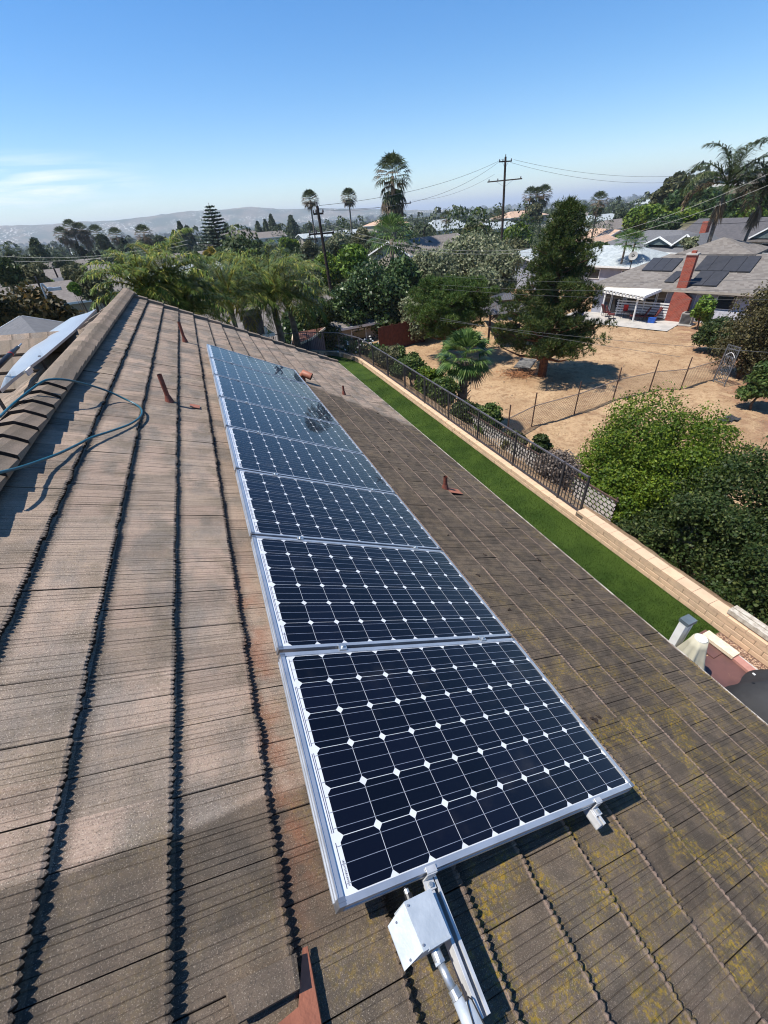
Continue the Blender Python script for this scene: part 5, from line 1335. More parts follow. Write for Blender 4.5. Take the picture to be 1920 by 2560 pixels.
tree('broadleaf_tree', 'green tree behind the feathery trees', 'tree', 61.86, 102.53, -2.66, 2.47, 'lf_far', 0.5, 34, 260)
tree('broadleaf_tree', 'green tree left of the large pine top', 'tree', 63.19, 89.75, -3.08, 2.21, 'lf_hedged', 0.5, 34, 260)
tree('broadleaf_tree', 'green tree directly behind the ridge of the grey house, left end', 'tree', 87.62, 69.54, -2.38, 3.01, 'lf_ficus', 0.5, 34, 260)
tree('broadleaf_tree', 'green tree directly behind the ridge of the grey house, middle', 'tree', 94.48, 70.48, -2.44, 3.19, 'lf_hedge', 0.5, 34, 260)
tree('broadleaf_tree', 'green tree high on the hill between eucalyptus and palms', 'tree', 99.60, 70.25, -1.43, 3.44, 'lf_hedged', 0.5, 34, 260)
tree('broadleaf_tree', 'green tree behind the ribbed roof on the right', 'tree', 93.49, 61.48, -2.85, 2.69, 'lf_ficus', 0.5, 34, 260)
tree('broadleaf_tree', 'green tree behind the ribbed roof near the right edge', 'tree', 95.45, 58.41, -2.44, 2.79, 'lf_hedge', 0.5, 34, 260)
tree('broadleaf_tree', 'green tree high at the right edge behind the tall palms', 'tree', 102.70, 61.89, 0.54, 2.77, 'lf_hedged', 0.5, 34, 260)
tree('broadleaf_tree', 'leafy tree tucked between the glossy tree and the wispy tree', 'tree', 18.19, 39.75, -1.55, 1.92, 'lf_ficus', 0.26, 36, 320)
tree('broadleaf_tree', 'leafy tree close left of the bright yellow-green tree', 'tree', 16.49, 59.43, -1.92, 2.35, 'lf_hedge', 0.26, 36, 320)
tree('broadleaf_tree', 'leafy tree pale, behind the leaning pole foot', 'tree', 13.03, 56.18, -2.24, 2.09, 'lf_pepper', 0.26, 36, 320)
tree('broadleaf_tree', 'leafy tree between the slender and the thick queen palm', 'tree', 8.04, 61.13, -1.30, 2.22, 'lf_hedged', 0.26, 36, 320)
tree('broadleaf_tree', 'leafy tree between the two queen palm clumps', 'tree', 1.43, 57.62, -1.51, 1.71, 'lf_olive', 0.26, 36, 320)
tree('broadleaf_tree', 'leafy tree left of the leftmost queen palm', 'tree', -7.08, 61.22, -0.76, 1.43, 'lf_hedged', 0.26, 36, 320)
tree('broadleaf_tree', 'leafy tree above the olive pair', 'tree', -13.74, 70.29, -0.85, 1.43, 'lf_olive', 0.26, 36, 320)
tree('broadleaf_tree', 'leafy tree low at the left edge, in front of the woods', 'tree', -19.93, 70.87, -0.89, 1.71, 'lf_hedged', 0.26, 36, 320)
tree('broadleaf_tree', 'leafy tree behind the top of the large pine', 'tree', 46.40, 52.15, -1.73, 2.65, 'lf_hedge', 0.26, 36, 320)
tree('broadleaf_tree', 'leafy tree below the foot of the tall pole', 'tree', 43.44, 57.14, -2.02, 2.43, 'lf_olive', 0.26, 36, 320)
tree('broadleaf_tree', 'leafy tree right of the large pine, before the pale shingle roof', 'tree', 53.31, 51.07, -3.11, 1.73, 'lf_ficus', 0.26, 36, 320)
# tall fan palms
fan_palm('big shaggy fan palm with a long brown skirt, standing above everything in the middle', 30.39, 69.34, 5.93, 2.9, 60, 40, 0.3, skirt_len=3.4)
fan_palm('slim fan palm with round brown head, left one of the lone pair', 34.63, 135.31, 5.75, 2.6, 16, 50, 0.22, skirt_len=0.7)
fan_palm('slim fan palm with round brown head, right one of the lone pair', 47.86, 141.83, 5.94, 2.6, 16, 50, 0.22, skirt_len=0.7)
fan_palm('fan palm on the far left, leftmost of the row above the cypresses', -46.53, 245.25, 2.43, 3.6, 26, 36, 0.3, skirt_len=1.4)
fan_palm('tallest fan palm of the row above the cypresses', -42.36, 246.00, 4.67, 3.6, 26, 36, 0.3, skirt_len=1.4)
fan_palm('small-headed fan palm low in the row above the cypresses', -44.19, 245.68, 0.83, 3.4, 26, 36, 0.3, skirt_len=1.4)
fan_palm('thick-headed fan palm in the middle of the row above the cypresses', -39.38, 246.50, 3.05, 4.0, 26, 36, 0.35, skirt_len=1.4)
fan_palm('fan palm leaning right in the middle of the row above the cypresses', -38.44, 246.65, 0.69, 3.6, 26, 36, 0.3, skirt_len=1.4)
fan_palm('fan palm over the right half of the cypress row', -33.79, 247.33, 1.95, 4.0, 26, 36, 0.35, skirt_len=1.4)
fan_palm('fan palm beyond the right end of the cypress row', -25.15, 233.27, 0.77, 3.6, 26, 36, 0.3, skirt_len=1.4)
fan_palm('lone fan palm between the cypress row and the tiered conifer', -10.54, 169.30, 0.90, 3.0, 26, 36, 0.26, skirt_len=2.0)
fan_palm('left one of three fan palm heads above a dark tree', 123.94, 156.69, 3.51, 3.3, 26, 36, 0.3, skirt_len=2.2)
fan_palm('middle one of three fan palm heads above a dark tree', 125.82, 155.19, 3.47, 3.0, 26, 36, 0.3, skirt_len=2.2)
fan_palm('right one of three fan palm heads above a dark tree', 127.62, 153.72, 3.78, 3.3, 26, 36, 0.3, skirt_len=2.4)
fan_palm('small-headed fan palm on a thin dark trunk, right of the large pine', 85.12, 84.33, 0.81, 2.2, 16, 30, 0.16, skirt_len=1.2)
fan_palm('tiny fan palm left of the tall pole', 103.29, 147.13, -1.52, 2.6, 10, 26, 0.25, skirt_len=1.4)
fan_palm('pair-forming fan palm behind the tall pole', 107.34, 150.39, -2.27, 2.6, 10, 26, 0.25, skirt_len=1.4)
fan_palm('short fan palm in front of the pale distant house, middle right', 93.38, 165.17, -1.21, 2.6, 10, 26, 0.25, skirt_len=1.4)
fan_palm('low fan palm with stiff bright fronds at the foot of the shaggy palm', 23.62, 54.84, -0.92, 3.0, 0, 30, .3, leafm='lf_fan', dead=0)
fan_palm('small green palm in front of the grey house, left one of two', 48.08, 42.00, -2.80, 1.5, 0, 22, .12, leafm='lf_fan', dead=0)
fan_palm('small green palm in front of the grey house, right one of two', 48.69, 41.31, -2.98, 1.5, 0, 22, .12, leafm='lf_fan', dead=0)
# columns of dark cypress, and poplars
column_tree('cypress_tree', 'leftmost of the dark narrow cypresses below the fan palms', 'cypress', -28.32, 162.17, -0.27, 1.25, 'lf_cyp', .5, 1500, 'row of dark cypresses on the left')
column_tree('cypress_tree', 'second from left of the dark narrow cypresses below the fan palms', 'cypress', -27.51, 162.31, -0.91, 1.25, 'lf_cyp', .5, 1500, 'row of dark cypresses on the left')
column_tree('cypress_tree', 'third from left of the dark narrow cypresses below the fan palms', 'cypress', -26.66, 162.45, -1.96, 1.25, 'lf_cyp', .5, 1500, 'row of dark cypresses on the left')
column_tree('cypress_tree', 'fourth from left of the dark narrow cypresses below the fan palms', 'cypress', -25.47, 162.64, -2.26, 1.25, 'lf_cyp', .5, 1500, 'row of dark cypresses on the left')
column_tree('cypress_tree', 'fourth from right of the dark narrow cypresses below the fan palms', 'cypress', -24.00, 162.86, -2.19, 1.25, 'lf_cyp', .5, 1500, 'row of dark cypresses on the left')
column_tree('cypress_tree', 'third from right of the dark narrow cypresses below the fan palms', 'cypress', -22.78, 163.04, -2.49, 1.25, 'lf_cyp', .5, 1500, 'row of dark cypresses on the left')
column_tree('cypress_tree', 'second from right of the dark narrow cypresses below the fan palms', 'cypress', -21.21, 163.25, -1.83, 1.25, 'lf_cyp', .5, 1500, 'row of dark cypresses on the left')
column_tree('cypress_tree', 'rightmost of the dark narrow cypresses below the fan palms', 'cypress', -19.73, 163.44, -1.55, 1.25, 'lf_cyp', .5, 1500, 'row of dark cypresses on the left')
column_tree('cypress_tree', 'dark cypress just right of the last fan palm on the left', 'cypress', -16.99, 168.77, 0.14, 1.5, 'lf_cyp', .5, 1300)
column_tree('cypress_tree', 'dark cypress beside another cypress, right of the fan palms', 'cypress', -16.66, 173.83, -0.39, 1.4, 'lf_cyp', .5, 1300)
column_tree('poplar_tree', 'far dark tree, leftmost of three spires left of the tiered conifer', 'tree', -2.32, 209.62, 0.99, 2.4, 'lf_far', .9, 1300)
column_tree('poplar_tree', 'far dark tree, tallest of three spires left of the tiered conifer', 'tree', 0.43, 209.64, 3.50, 2.6, 'lf_far', .9, 1300)
column_tree('poplar_tree', 'far dark tree, rightmost of three spires left of the tiered conifer', 'tree', 2.86, 214.62, 2.21, 2.6, 'lf_far', .9, 1300)
column_tree('poplar_tree', 'far dark tree, left spire of the group right of the tiered conifer', 'tree', 36.98, 257.01, 1.79, 3.0, 'lf_far', .9, 1300)
column_tree('poplar_tree', 'far dark tree, middle spire of the group right of the tiered conifer', 'tree', 41.14, 258.40, 2.38, 3.0, 'lf_far', .9, 1300)
column_tree('poplar_tree', 'far dark tree, tallest spire of the group right of the tiered conifer', 'tree', 44.00, 255.91, 4.30, 3.4, 'lf_far', .9, 1300)
column_tree('poplar_tree', 'far dark tree, broad rounded spire right of the group', 'tree', 52.59, 249.18, 3.35, 4.6, 'lf_far', .9, 1300)
column_tree('poplar_tree', 'far dark tree, short spire between the group and the broad rounded one', 'tree', 47.57, 257.30, -0.04, 2.4, 'lf_far', .9, 1300)
column_tree('poplar_tree', 'far dark tree, dark spire just left of the leaning pole top', 'tree', 55.59, 222.84, -0.27, 3.2, 'lf_far', .9, 1300)
column_tree('poplar_tree', 'pointed dark tree rising over the woods at the far left', 'tree', -34.39, 145.62, 1.45, 3.0, 'lf_far', .8, 1300)
# norfolk island pine: tiers of level branches
nx_, ny_, nzt = (7.42,117.41,5.83)
zg = g(nx_, ny_); t = thing('norfolk_pine', 'tall tiered conifer with level branches standing above the palms on the left', 'conifer', (nx_, ny_, zg)); H = nzt - zg
m = MB(); m.tube([(nx_, ny_, zg - .3), (nx_, ny_, nzt)], [.35, .04], 7); Q = []
for i in range(17):
    f = i / 17; z = zg + H * (.22 + .77 * f); L = 5.0 * (1 - f) ** .8 + .3
    for j in range(9):
        a = j * 2 * math.pi / 9 + i * .4; tip = V(nx_ + math.cos(a) * L, ny_ + math.sin(a) * L, z + L * .12); m.tube([(nx_, ny_, z), tip], [.05, .015], 4, False)
        k_ = max(3, int(L / .28)); u = nrg.uniform(.2, 1, k_ * 5); P = np.array([nx_, ny_, z]) + (np.array(tip) - np.array([nx_, ny_, z])) * u[:, None] + nrg.normal(size=(k_ * 5, 3)) * np.array([.2, .2, .06])
        Q.append(leaf_quads(P, unit(np.array([0, 0, 1]) + nrg.normal(size=(len(P), 3)) * .4), np.full(len(P), .34), 1.8))
m.build('trunk', M['bark'], t); link('foliage', quadmesh('foliage', np.concatenate(Q), 4, M['lf_norf']), t)
# climber-covered tree at the right edge
tx, ty = (28.55,14.30)
zg = g(tx, ty); t = thing('ivy_tree', 'broad drooping tree matted with brown-green creeper at the right edge', 'tree', (tx, ty, zg))
C, Rr = crown_lobes((tx, ty, zg + 2.5), (1.25, 2.2, 2.7), 90, .62, 1.0)
q = lobes_leaves(C, Rr, 260, .085, 1.3, .7)
link('foliage', quadmesh('foliage', q, 4, M['lf_ivy']), t); branch_mesh((tx, ty, zg), [tuple(C[i]) for i in range(6)], .2, M['bark'], t)
# royal palms at the right
def royal(label, x, y, zc, L, r, lean, nf, seed):
    rs = random.Random(seed); zg = g(x, y); t = thing('royal_palm', label, 'palm tree', (x, y, zg)); top = V(x, y, zc)
    m = MB(); m.tube([(x + lean[0], y + lean[1], zg - .2), (x + lean[0] * .3, y + lean[1] * .3, (zg + zc) * .5), (x, y, zc)], [r * 1.2, r, r * .8], 10); m.build('trunk', M['palmbark'], t, smooth=True)
    m = MB(); m.tube([top, top + V(0, 0, 1.0)], [r * 1.1, r * .5], 8); m.build('crownshaft', M['lf_fan'], t, smooth=True)
    for i in range(nf):
        az = i * 2.399 + rs.uniform(-.3, .3); f = i / nf
        sp_, q = pinnate(top + V(0, 0, .6), az, L * rs.uniform(.8, 1.15), 1.5 - 1.5 * f, 1.5 + rs.random() * .6, L * .26, 72, .05, .35)
        fo = link('frond', quadmesh('frond', q, 4, M['lf_dead' if f > .85 else 'lf_fand']), t)
        m = MB(); m.tube(sp_, [.05 - .004 * j for j in range(len(sp_))], 4, False); m.build('rib', M['lf_fan'], fo)
    for i in range(10):
        az = i * 2.399; q = fan_leaf(top + V(0, 0, -.1 - i * .12), (math.cos(az) * .4, math.sin(az) * .4, -1), .3, 1.1, 7, .3, .8); link('dead_frond', quadmesh('dead_frond', q, 4, M['lf_dead']), t)
royal('tall palm with long feathered fronds at the upper right, pale leaning trunk', 47.20, 31.75, 1.36, 4.4, .19, (0.16,-0.24), 16, 3)
royal('tall palm at the right edge on a thin dark leaning trunk', 51.35, 30.86, 0.63, 3.6, .14, (-0.14,0.23), 14, 5)

# ------------------------------------------------------------------ far woods and houses that read as one mass
def blob_wood(n, azr, dr, leafm, name, label, hmin, hmax, per=26, leaf=1.6, hillside=False):
    az = np.radians(nrg.uniform(azr[0], azr[1], n)); D = np.exp(nrg.uniform(np.log(dr[0]), np.log(dr[1]), n)); x = D * np.sin(az); y = D * np.cos(az)
    z = G(x, y); h = nrg.uniform(hmin, hmax, n) * (1 + (nrg.random(n) < .08) * .7)
    sc = 1 + D / 1500; w = h * nrg.uniform(.35, .75, n) * sc
    u = nrg.uniform(0, 1, (n, per)); a = nrg.uniform(0, 2 * np.pi, (n, per)); r_ = w[:, None] * np.sqrt(np.clip(1 - (u * 1.6 - .6) ** 2, 0, 1)) * nrg.uniform(.6, 1, (n, per)) * .6
    P = np.stack([x[:, None] + np.cos(a) * r_, y[:, None] + np.sin(a) * r_, z[:, None] + h[:, None] * (.12 + .88 * u)], -1).reshape(-1, 3)
    d = np.stack([np.cos(a), np.sin(a), u * 1.2 - .2], -1).reshape(-1, 3)
    Nn = unit(d + nrg.normal(size=d.shape) * .5); s = np.repeat(leaf * sc * h / 7, per) * nrg.uniform(.6, 1.2, n * per)
    o = link(name, quadmesh(name, leaf_quads(P, Nn, s, 1.4), 4, M[leafm]), kind='stuff'); o['label'] = label
blob_wood(150, (-30, 44), (58, 118), 'lf_hedged', 'garden_trees', 'tree tops of the gardens beyond the poles', 3.2, 5.6, 520, .26)
blob_wood(950, (-48, 47), (115, 330), 'lf_far', 'suburban_trees', 'trees of the suburb between the near gardens and the plain', 3.2, 6.5, 190, .30)
blob_wood(2600, (-48, 60), (320, 1500), 'lf_far', 'distant_trees', 'distant tree cover of the valley below the hills', 5, 9, 44, 1.0)
blob_wood(2600, (-48, 66), (1500, 7000), 'lf_far', 'horizon_trees', 'hazy tree cover near the horizon', 7, 13, 14, 2.6)
def far_boxes(n, azr, dr, name, label):
    m1 = MB(); mats = [M['wstucco'], M['sh_taupe'], M['sh_dark'], M['wallbeige'], M['sh_light']]
    for _ in range(n):
        az = rng.uniform(*azr); D = math.exp(rng.uniform(math.log(dr[0]), math.log(dr[1]))); x, y = pos(az, D); z = g(x, y)
        w, d_, h = rng.uniform(11, 20), rng.uniform(9, 13), 2.8; big = D > 1200 and rng.random() < .3
        if big: w *= 3; d_ *= 2.5; h = 8
        a = rng.choice((0, math.pi / 2)) + .35; r = Matrix.Rotation(a, 3, 'Z'); c = V(x, y, z)
        def q(px_, py_, pz): return c + r @ V(px_, py_, pz)
        wi = rng.choice((0, 3)); ri = rng.choice((1, 2, 1, 4)) if not big else 0
        m1.box(c + V(0, 0, h / 2), (w, d_, h), r, wi)
        rh = h + (1.9 if not big else .6); e = .6
        vs = [q(-w / 2 - e, -d_ / 2 - e, h), q(w / 2 + e, -d_ / 2 - e, h), q(w / 2 + e, d_ / 2 + e, h), q(-w / 2 - e, d_ / 2 + e, h), q(-w / 2 + 2.5, 0, rh), q(w / 2 - 2.5, 0, rh)]
        m1.add(vs, [(0, 1, 5, 4), (2, 3, 4, 5), (1, 2, 5), (3, 0, 4)], ri)
    o = m1.build(name, mats, kind='stuff'); o['label'] = label
far_boxes(650, (-45, 62), (330, 2200), 'distant_houses', 'far-off roofs and pale walls scattered over the valley')
far_boxes(420, (5, 66), (2200, 7500), 'horizon_buildings', 'pale buildings of the plain near the horizon')

# hills along the left horizon
def hills(name, D0, az0, az1, prof, seed, mat):
    na, nr_ = 220, 26; A_g = np.radians(np.linspace(az0, az1, na)); rs = np.random.default_rng(seed)
    X = np.empty((nr_, na)); Yy = X.copy(); Zz = X.copy()
    pa, pe = zip(*prof); top = np.interp(np.degrees(A_g), pa, pe) * D0 * 1.22
    for i in range(nr_):
        f = i / (nr_ - 1); D = D0 * (1 + .42 * f); X[i] = D * np.sin(A_g); Yy[i] = D * np.cos(A_g)
        prof_h = np.where(f < .52, sstep(f / .52), 1 - .5 * sstep((f - .52) / .48))
        rid = .10 * np.sin(np.degrees(A_g) * 1.9 + f * 6) + .06 * np.sin(np.degrees(A_g) * 4.7 - f * 9) + .05 * rs.normal(size=na).cumsum() / 12
        Zz[i] = -45 + (top + 45) * prof_h * (1 + rid * (1 - prof_h) * 1.2) + rs.normal(0, 1.6, na)
    return link(name, grid_mesh(name, X, Yy, Zz, mat), kind='structure')
hills('hills', 4300, -75, 34, [(a_, e_ * .86) for a_, e_ in [(-75, .03), (-26, .027), (-15, .0245), (-11.5, .0215), (-9, .0235), (-6, .0215), (-3, .024), (1.5, .0290), (5, .0275), (7.5, .0300), (11, .0215), (15, .0175), (19, .0125), (23, .006), (27, .0), (34, -.006)]], 3, M['hill'])
# hill crest trees
azc = nrg.uniform(-20, 22, 500); 

# dry weeds, clods and stones of the yards
n = 9000; x = nrg.uniform(8.5, 46, n); y = nrg.uniform(-4, 42, n); z = G(x, y); keep = (nrg.random(n) < .35 + .65 * (np.sin(x * .9 + np.sin(y)) * np.cos(y * .8) > .1)); x, y, z = x[keep], y[keep], z[keep]; n = len(x)
P = np.repeat(np.stack([x, y, z], -1), 5, 0) + nrg.normal(size=(n * 5, 3)) * np.array([.05, .05, 0]); d = unit(nrg.normal(size=(n * 5, 3)) * np.array([1, 1, .3]) + np.array([0, 0, .9])); w = unit(np.cross(d, nrg.normal(size=(n * 5, 3)))) * .007
Lw = nrg.uniform(.04, .17, (n * 5, 1)); q = np.stack([P - w, P + w, P + d * Lw], 1).reshape(-1, 3)
link('dry_weeds', quadmesh('dry_weeds', q, 3, leafmat('dry_stalk', (.40, .28, .14), (.30, .20, .10), (.50, .38, .22))), kind='stuff')['label'] = 'dry straw-coloured weeds dotted over the bare yards'
m = MB()
for _ in range(420):
    x = rng.uniform(9, 44); y = rng.uniform(-3, 40); s_ = rng.uniform(.02, .07); m.box((x, y, g(x, y) + s_ * .3), (s_ * 1.4, s_, s_ * .8), Matrix.Rotation(rng.uniform(0, 3), 3, 'Z') @ Matrix.Rotation(rng.uniform(-.4, .4), 3, 'X'))
m.build('stones', simple('yard_stone', (.34, .26, .18), (.22, .16, .11), 5, .95), kind='stuff')['label'] = 'small stones and clods on the dry yards'

# ------------------------------------------------------------------ the neighbour's house across the dry yard
def brickmat():
    k = N('brick_courses'); x, y, z = k.pos()
    h = k.m('ADD', k.m('MULTIPLY', x, 1.0), k.m('MULTIPLY', y, -.62))
    bt = k.n.new("ShaderNodeTexBrick"); k.l.new(k.vec(h, z, 0), bt.inputs['Vector'])
    bt.inputs['Scale'].default_value = 1.0; bt.inputs['Brick Width'].default_value = .21; bt.inputs['Row Height'].default_value = .085; bt.inputs['Mortar Size'].default_value = .009
    bt.inputs['Color1'].default_value = (.34, .075, .045, 1); bt.inputs['Color2'].default_value = (.24, .05, .032, 1); bt.inputs['Mortar'].default_value = (.26, .14, .11, 1)
    return k.fin(bt.outputs['Color'], .88, .15)
M['brick'] = brickmat()
HL = V(35.7, 32.6, -7.5); Hd = V(.365, -.931, 0); Hn = V(.931, .365, 0); HR = Matrix((Hd, Hn, V(0, 0, 1))).transposed()
def H(u, w, z): return V(HL.x, HL.y, 0) + Hd * u + Hn * w + V(0, 0, z)
h1 = thing('neighbour_house', 'low grey-blue house with brown shingle hip roof, brick chimney and black roof collectors', 'house', H(6, 5, -7.5))
m = MB(); m.box(H(7.2, 5.6, -6.3), (15.6, 11, 2.5), HR); m.build('wall', M['wallgrey'], h1)
E5 = -5.03; rfm = MB()
def roofpoly(mb, pts): mb.add([H(*p) for p in pts] + [H(p[0], p[1], p[2] - .16) for p in pts], [tuple(range(len(pts))), tuple(range(2 * len(pts) - 1, len(pts) - 1, -1))] + [(i, (i + 1) % len(pts), len(pts) + (i + 1) % len(pts), len(pts) + i) for i in range(len(pts))])
roofpoly(rfm, [(-1.0, -.55, E5), (15.5, -.55, E5), (12, 5.6, -3.0), (3.4, 5.6, -3.0)])
roofpoly(rfm, [(-1.0, -.55, E5), (3.4, 5.6, -3.0), (-1.0, 11.6, E5)])
roofpoly(rfm, [(-1.0, 11.6, E5), (3.4, 5.6, -3.0), (12, 5.6, -3.0), (15.5, 11.6, E5)])
roofpoly(rfm, [(3.9, 5.3, -2.98), (9.9, 5.3, -2.98), (6.6, 8.3, -1.95)])
roofpoly(rfm, [(3.9, 5.3, -2.98), (6.6, 8.3, -1.95), (3.9, 11.4, -2.98)])
roofpoly(rfm, [(9.9, 5.3, -2.98), (9.9, 11.4, -2.98), (6.6, 8.3, -1.95)])
roof1 = rfm.build('roof', M['sh_brown'], h1)
m = MB(); m.beam(H(-1, -.57, E5 - .09), H(15.5, -.57, E5 - .09), .03, .16); m.build('fascia', M['wallbeige'], roof1)
def fz(w): return E5 + (w + .55) * .33 + .06
def coll(u0, u1, u2, u3, w0, w1):      # a tilted black collector, near edge u0..u1, far edge u2..u3
    t_ = MB(); p = [H(u0, w0, fz(w0)), H(u1, w0, fz(w0)), H(u3, w1, fz(w1)), H(u2, w1, fz(w1))]
    t_.prism(p, (0, 0, 0), (0, 0, .07)); return t_.build('pool_collector', M['poolpanel'], roof1)
for a, c in ((2.35, 3.15), (3.18, 3.98), (4.01, 4.85)): coll(a, c, a + .02, c + .02, 2.25, 4.5)
for a, c in ((6.5, 7.4), (7.43, 8.45), (8.48, 9.5), (9.53, 10.4)): coll(a, c, a, c, 2.5, 5.0)
for a, c in ((5.0, 5.7),): coll(a, c, a + .2, c + .2, .45, 2.2)
for a, c in ((6.95, 7.95), (7.98, 8.95)): coll(a, c, a + .1, c + .1, .15, 2.4)
m = MB(); m.box(H(6.95, -.32, -6.6), (1.45, .55, 1.9), HR)
m.prism([H(6.22, -.6, -5.65), H(7.68, -.6, -5.65), H(7.0, -.6, -5.2), H(6.3, -.6, -5.2)], (0, 0, 0), Hn * .55); chs = m.build('chimney', M['brick'], h1)
m = MB(); m.box(H(6.62, .05, -4.0), (.72, .62, 2.95), HR); m.build('stack', M['brick'], chs)
m = MB(); m.box(H(6.62, .05, -2.50), (.86, .76, .12), HR); m.build('crown_slab', M['concrete'], chs)
m = MB(); m.box(H(6.66, .05, -2.36), (.32, .32, .18), HR); m.build('flue', M['brick'], chs)
def opening(u0, u1, z0, z1, name='window', mat='glass'):
    m = MB(); m.box(H((u0 + u1) / 2, .08, (z0 + z1) / 2), (u1 - u0 + .12, .06, z1 - z0 + .12), HR); f_ = m.build(name, M['white'], h1)
    m = MB(); m.box(H((u0 + u1) / 2, .04, (z0 + z1) / 2), (u1 - u0, .04, z1 - z0), HR); m.build('pane' if mat == 'glass' else 'leaf', M[mat], f_)
opening(.4, 1.0, -7.3, -5.3, 'door'); opening(1.2, 2.1, -7.3, -5.3, 'door'); opening(2.5, 3.9, -6.4, -5.4); opening(4.1, 4.8, -6.5, -5.35); opening(5.0, 5.6, -6.5, -5.35)
opening(7.9, 8.6, -7.4, -5.4, 'door', 'wallgrey'); opening(9.4, 10.6, -6.3, -5.4); opening(11.6, 13, -6.5, -5.4)
m = MB(); m.box(H(10.3, -.05, -6.95), (3.0, .1, 1.0), HR); m.build('skirt_panel', simple('pale_skirt', (.52, .53, .58), rough=.8), h1)
b = MB(); b.add([H(-2, -4.6, -7.44), H(7.6, -4.3, -7.44), H(7.6, .1, -7.44), H(-2, .1, -7.44)], [(0, 1, 2, 3)]); b.build('patio_paving', M['concrete'], kind='structure')
t = thing('patio_cover', 'white slatted patio cover on a white round post against the grey-blue house', 'patio cover', H(3, -1.2, -7.5))
pc = [(.6, -1.0, -5.24), (4.8, -2.9, -5.30), (5.45, .25, -4.98), (.55, .9, -4.98)]
m = MB(); m.prism([H(*p) for p in pc], (0, 0, -.04), (0, 0, .04)); m.build('roof_sheet', M['white'], t)
for q in range(13):
    f = q / 12; a, c = H(*pc[0]).lerp(H(*pc[1]), f), H(*pc[3]).lerp(H(*pc[2]), f); m = MB(); m.beam(a + V(0, 0, -.11) - (c - a).normalized() * .25, c + V(0, 0, -.11), .05, .13); m.build('rafter', M['white'], t)
m = MB(); m.beam(H(*pc[0]) + V(0, 0, -.22), H(*pc[1]) + V(0, 0, -.22), .08, .14); m.build('front_beam', M['white'], t)
m = MB(); m.tube([H(4.15, -2.1, -7.45), H(4.15, -2.35, -5.35)], .075, 12); m.build('post', M['white'], t)
m = MB(); m.tube([H(.85, -1.0, -7.45), H(.85, -1.0, -5.35)], .07, 12); m.build('post', M['white'], t)
t = thing('slat_screen', 'white horizontal slatted screen rail behind the patio chairs', 'screen', H(4, -.5, -7.4))
for q in range(6): m = MB(); m.box(H(4.2, -.55, -7.2 + q * .21), (4.6, .03, .11), HR); m.build('slat', M['white'], t)
for u in (2.0, 4.2, 6.3): m = MB(); m.box(H(u, -.5, -6.75), (.08, .06, 1.4), HR); m.build('post', M['white'], t)
def chair(u, w, rot_, label, lounge=False):
    t = thing('patio_chair', label, 'chair', H(u, w, -7.44), 'patio chairs under the white cover'); r_ = HR @ Matrix.Rotation(rot_, 3, 'Z'); o_ = H(u, w, -7.44)
    L = 1.15 if lounge else .5
    m = MB(); m.box(o_ + r_ @ V(0, L / 2 - .25, .38), (.56, L, .09), r_); m.build('seat', M['redcush'], t)
    m = MB(); m.box(o_ + r_ @ V(0, -.42, .72), (.56, .09, .75), r_ @ Matrix.Rotation(.45, 3, 'X')); m.build('backrest', M['redcush'], t)
    for sx in (-.27, .27):
        for sy in (-.22, L - .3): m = MB(); m.tube([o_ + r_ @ V(sx, sy, 0), o_ + r_ @ V(sx, sy, .36)], .018, 6); m.build('leg', M['iron'], t)
        m = MB(); m.tube([o_ + r_ @ V(sx, -.3, .62), o_ + r_ @ V(sx, .18, .60), o_ + r_ @ V(sx, .2, .36)], .018, 6); m.build('armrest', M['iron'], t)
chair(4.5, -1.4, 1.9, 'dark red cushioned lounger right of the white patio post', True)
chair(5.3, -1.1, 2.1, 'dark red lounger nearest the brick chimney', True)
chair(2.2, -2.0, -1.2, 'dark red patio chair left of the white patio post, in the sun')
chair(1.5, -1.3, -.8, 'dark red patio chair farthest left under the cover')
t = thing('patio_table', 'low patio table piled with dark things between the chairs', 'table', H(3.3, -1.3, -7.44))
m = MB(); m.box(H(3.3, -1.2, -6.9), (1.1, .7, .05), HR); m.build('top', M['iron'], t)
for a in (-.45, .45):
    for c in (-.28, .28): m = MB(); m.tube([H(3.3 + a, -1.2 + c, -7.44), H(3.3 + a, -1.2 + c, -6.92)], .02, 6); m.build('leg', M['iron'], t)
def small_box(nm, label, cat, u, w, z, sz, mat, lid=None):
    t = thing(nm, label, cat, H(u, w, z)); m = MB(); m.box(H(u, w, z + sz[2] / 2), sz, HR); m.build('body', M[mat], t)
    m = MB(); m.box(H(u, w, z + sz[2] + .02), (sz[0] + .03, sz[1] + .03, .04), HR); m.build('lid', M[lid or mat], t)
small_box('cooler', 'blue cooler box beside the brick chimney on the patio', 'cooler', 5.6, -1.9, -7.44, (.55, .35, .36), 'bluep')
small_box('bucket', 'small blue tub at the left end of the patio, beside the pine', 'tub', -.4, -2.6, -7.44, (.4, .4, .42), 'bluep')
small_box('red_bin', 'bright red seat pad standing on the patio table', 'cushion', 2.9, -.9, -6.87, (.35, .2, .45), 'redp')
t = thing('air_conditioner', 'grey-beige air conditioning unit beside the brick chimney', 'air conditioner', H(8.0, -1.1, -7.44))
m = MB(); m.box(H(8.0, -1.1, -6.98), (.85, .8, .85), HR); m.build('case', M['acmetal'], t)
for q in range(8): m = MB(); m.box(H(8.0, -1.51, -7.3 + q * .09), (.74, .02, .03), HR); m.build('louvre', M['dark'], t)
m = MB(); m.tube([H(8.0, -1.1, -6.55), H(8.0, -1.1, -6.53)], .32, 20); m.build('fan_guard', M['dark'], t)
m = MB(); m.box(H(8.0, -1.1, -7.46), (1.1, 1.1, .08), HR); m.build('pad', M['concrete'], t)

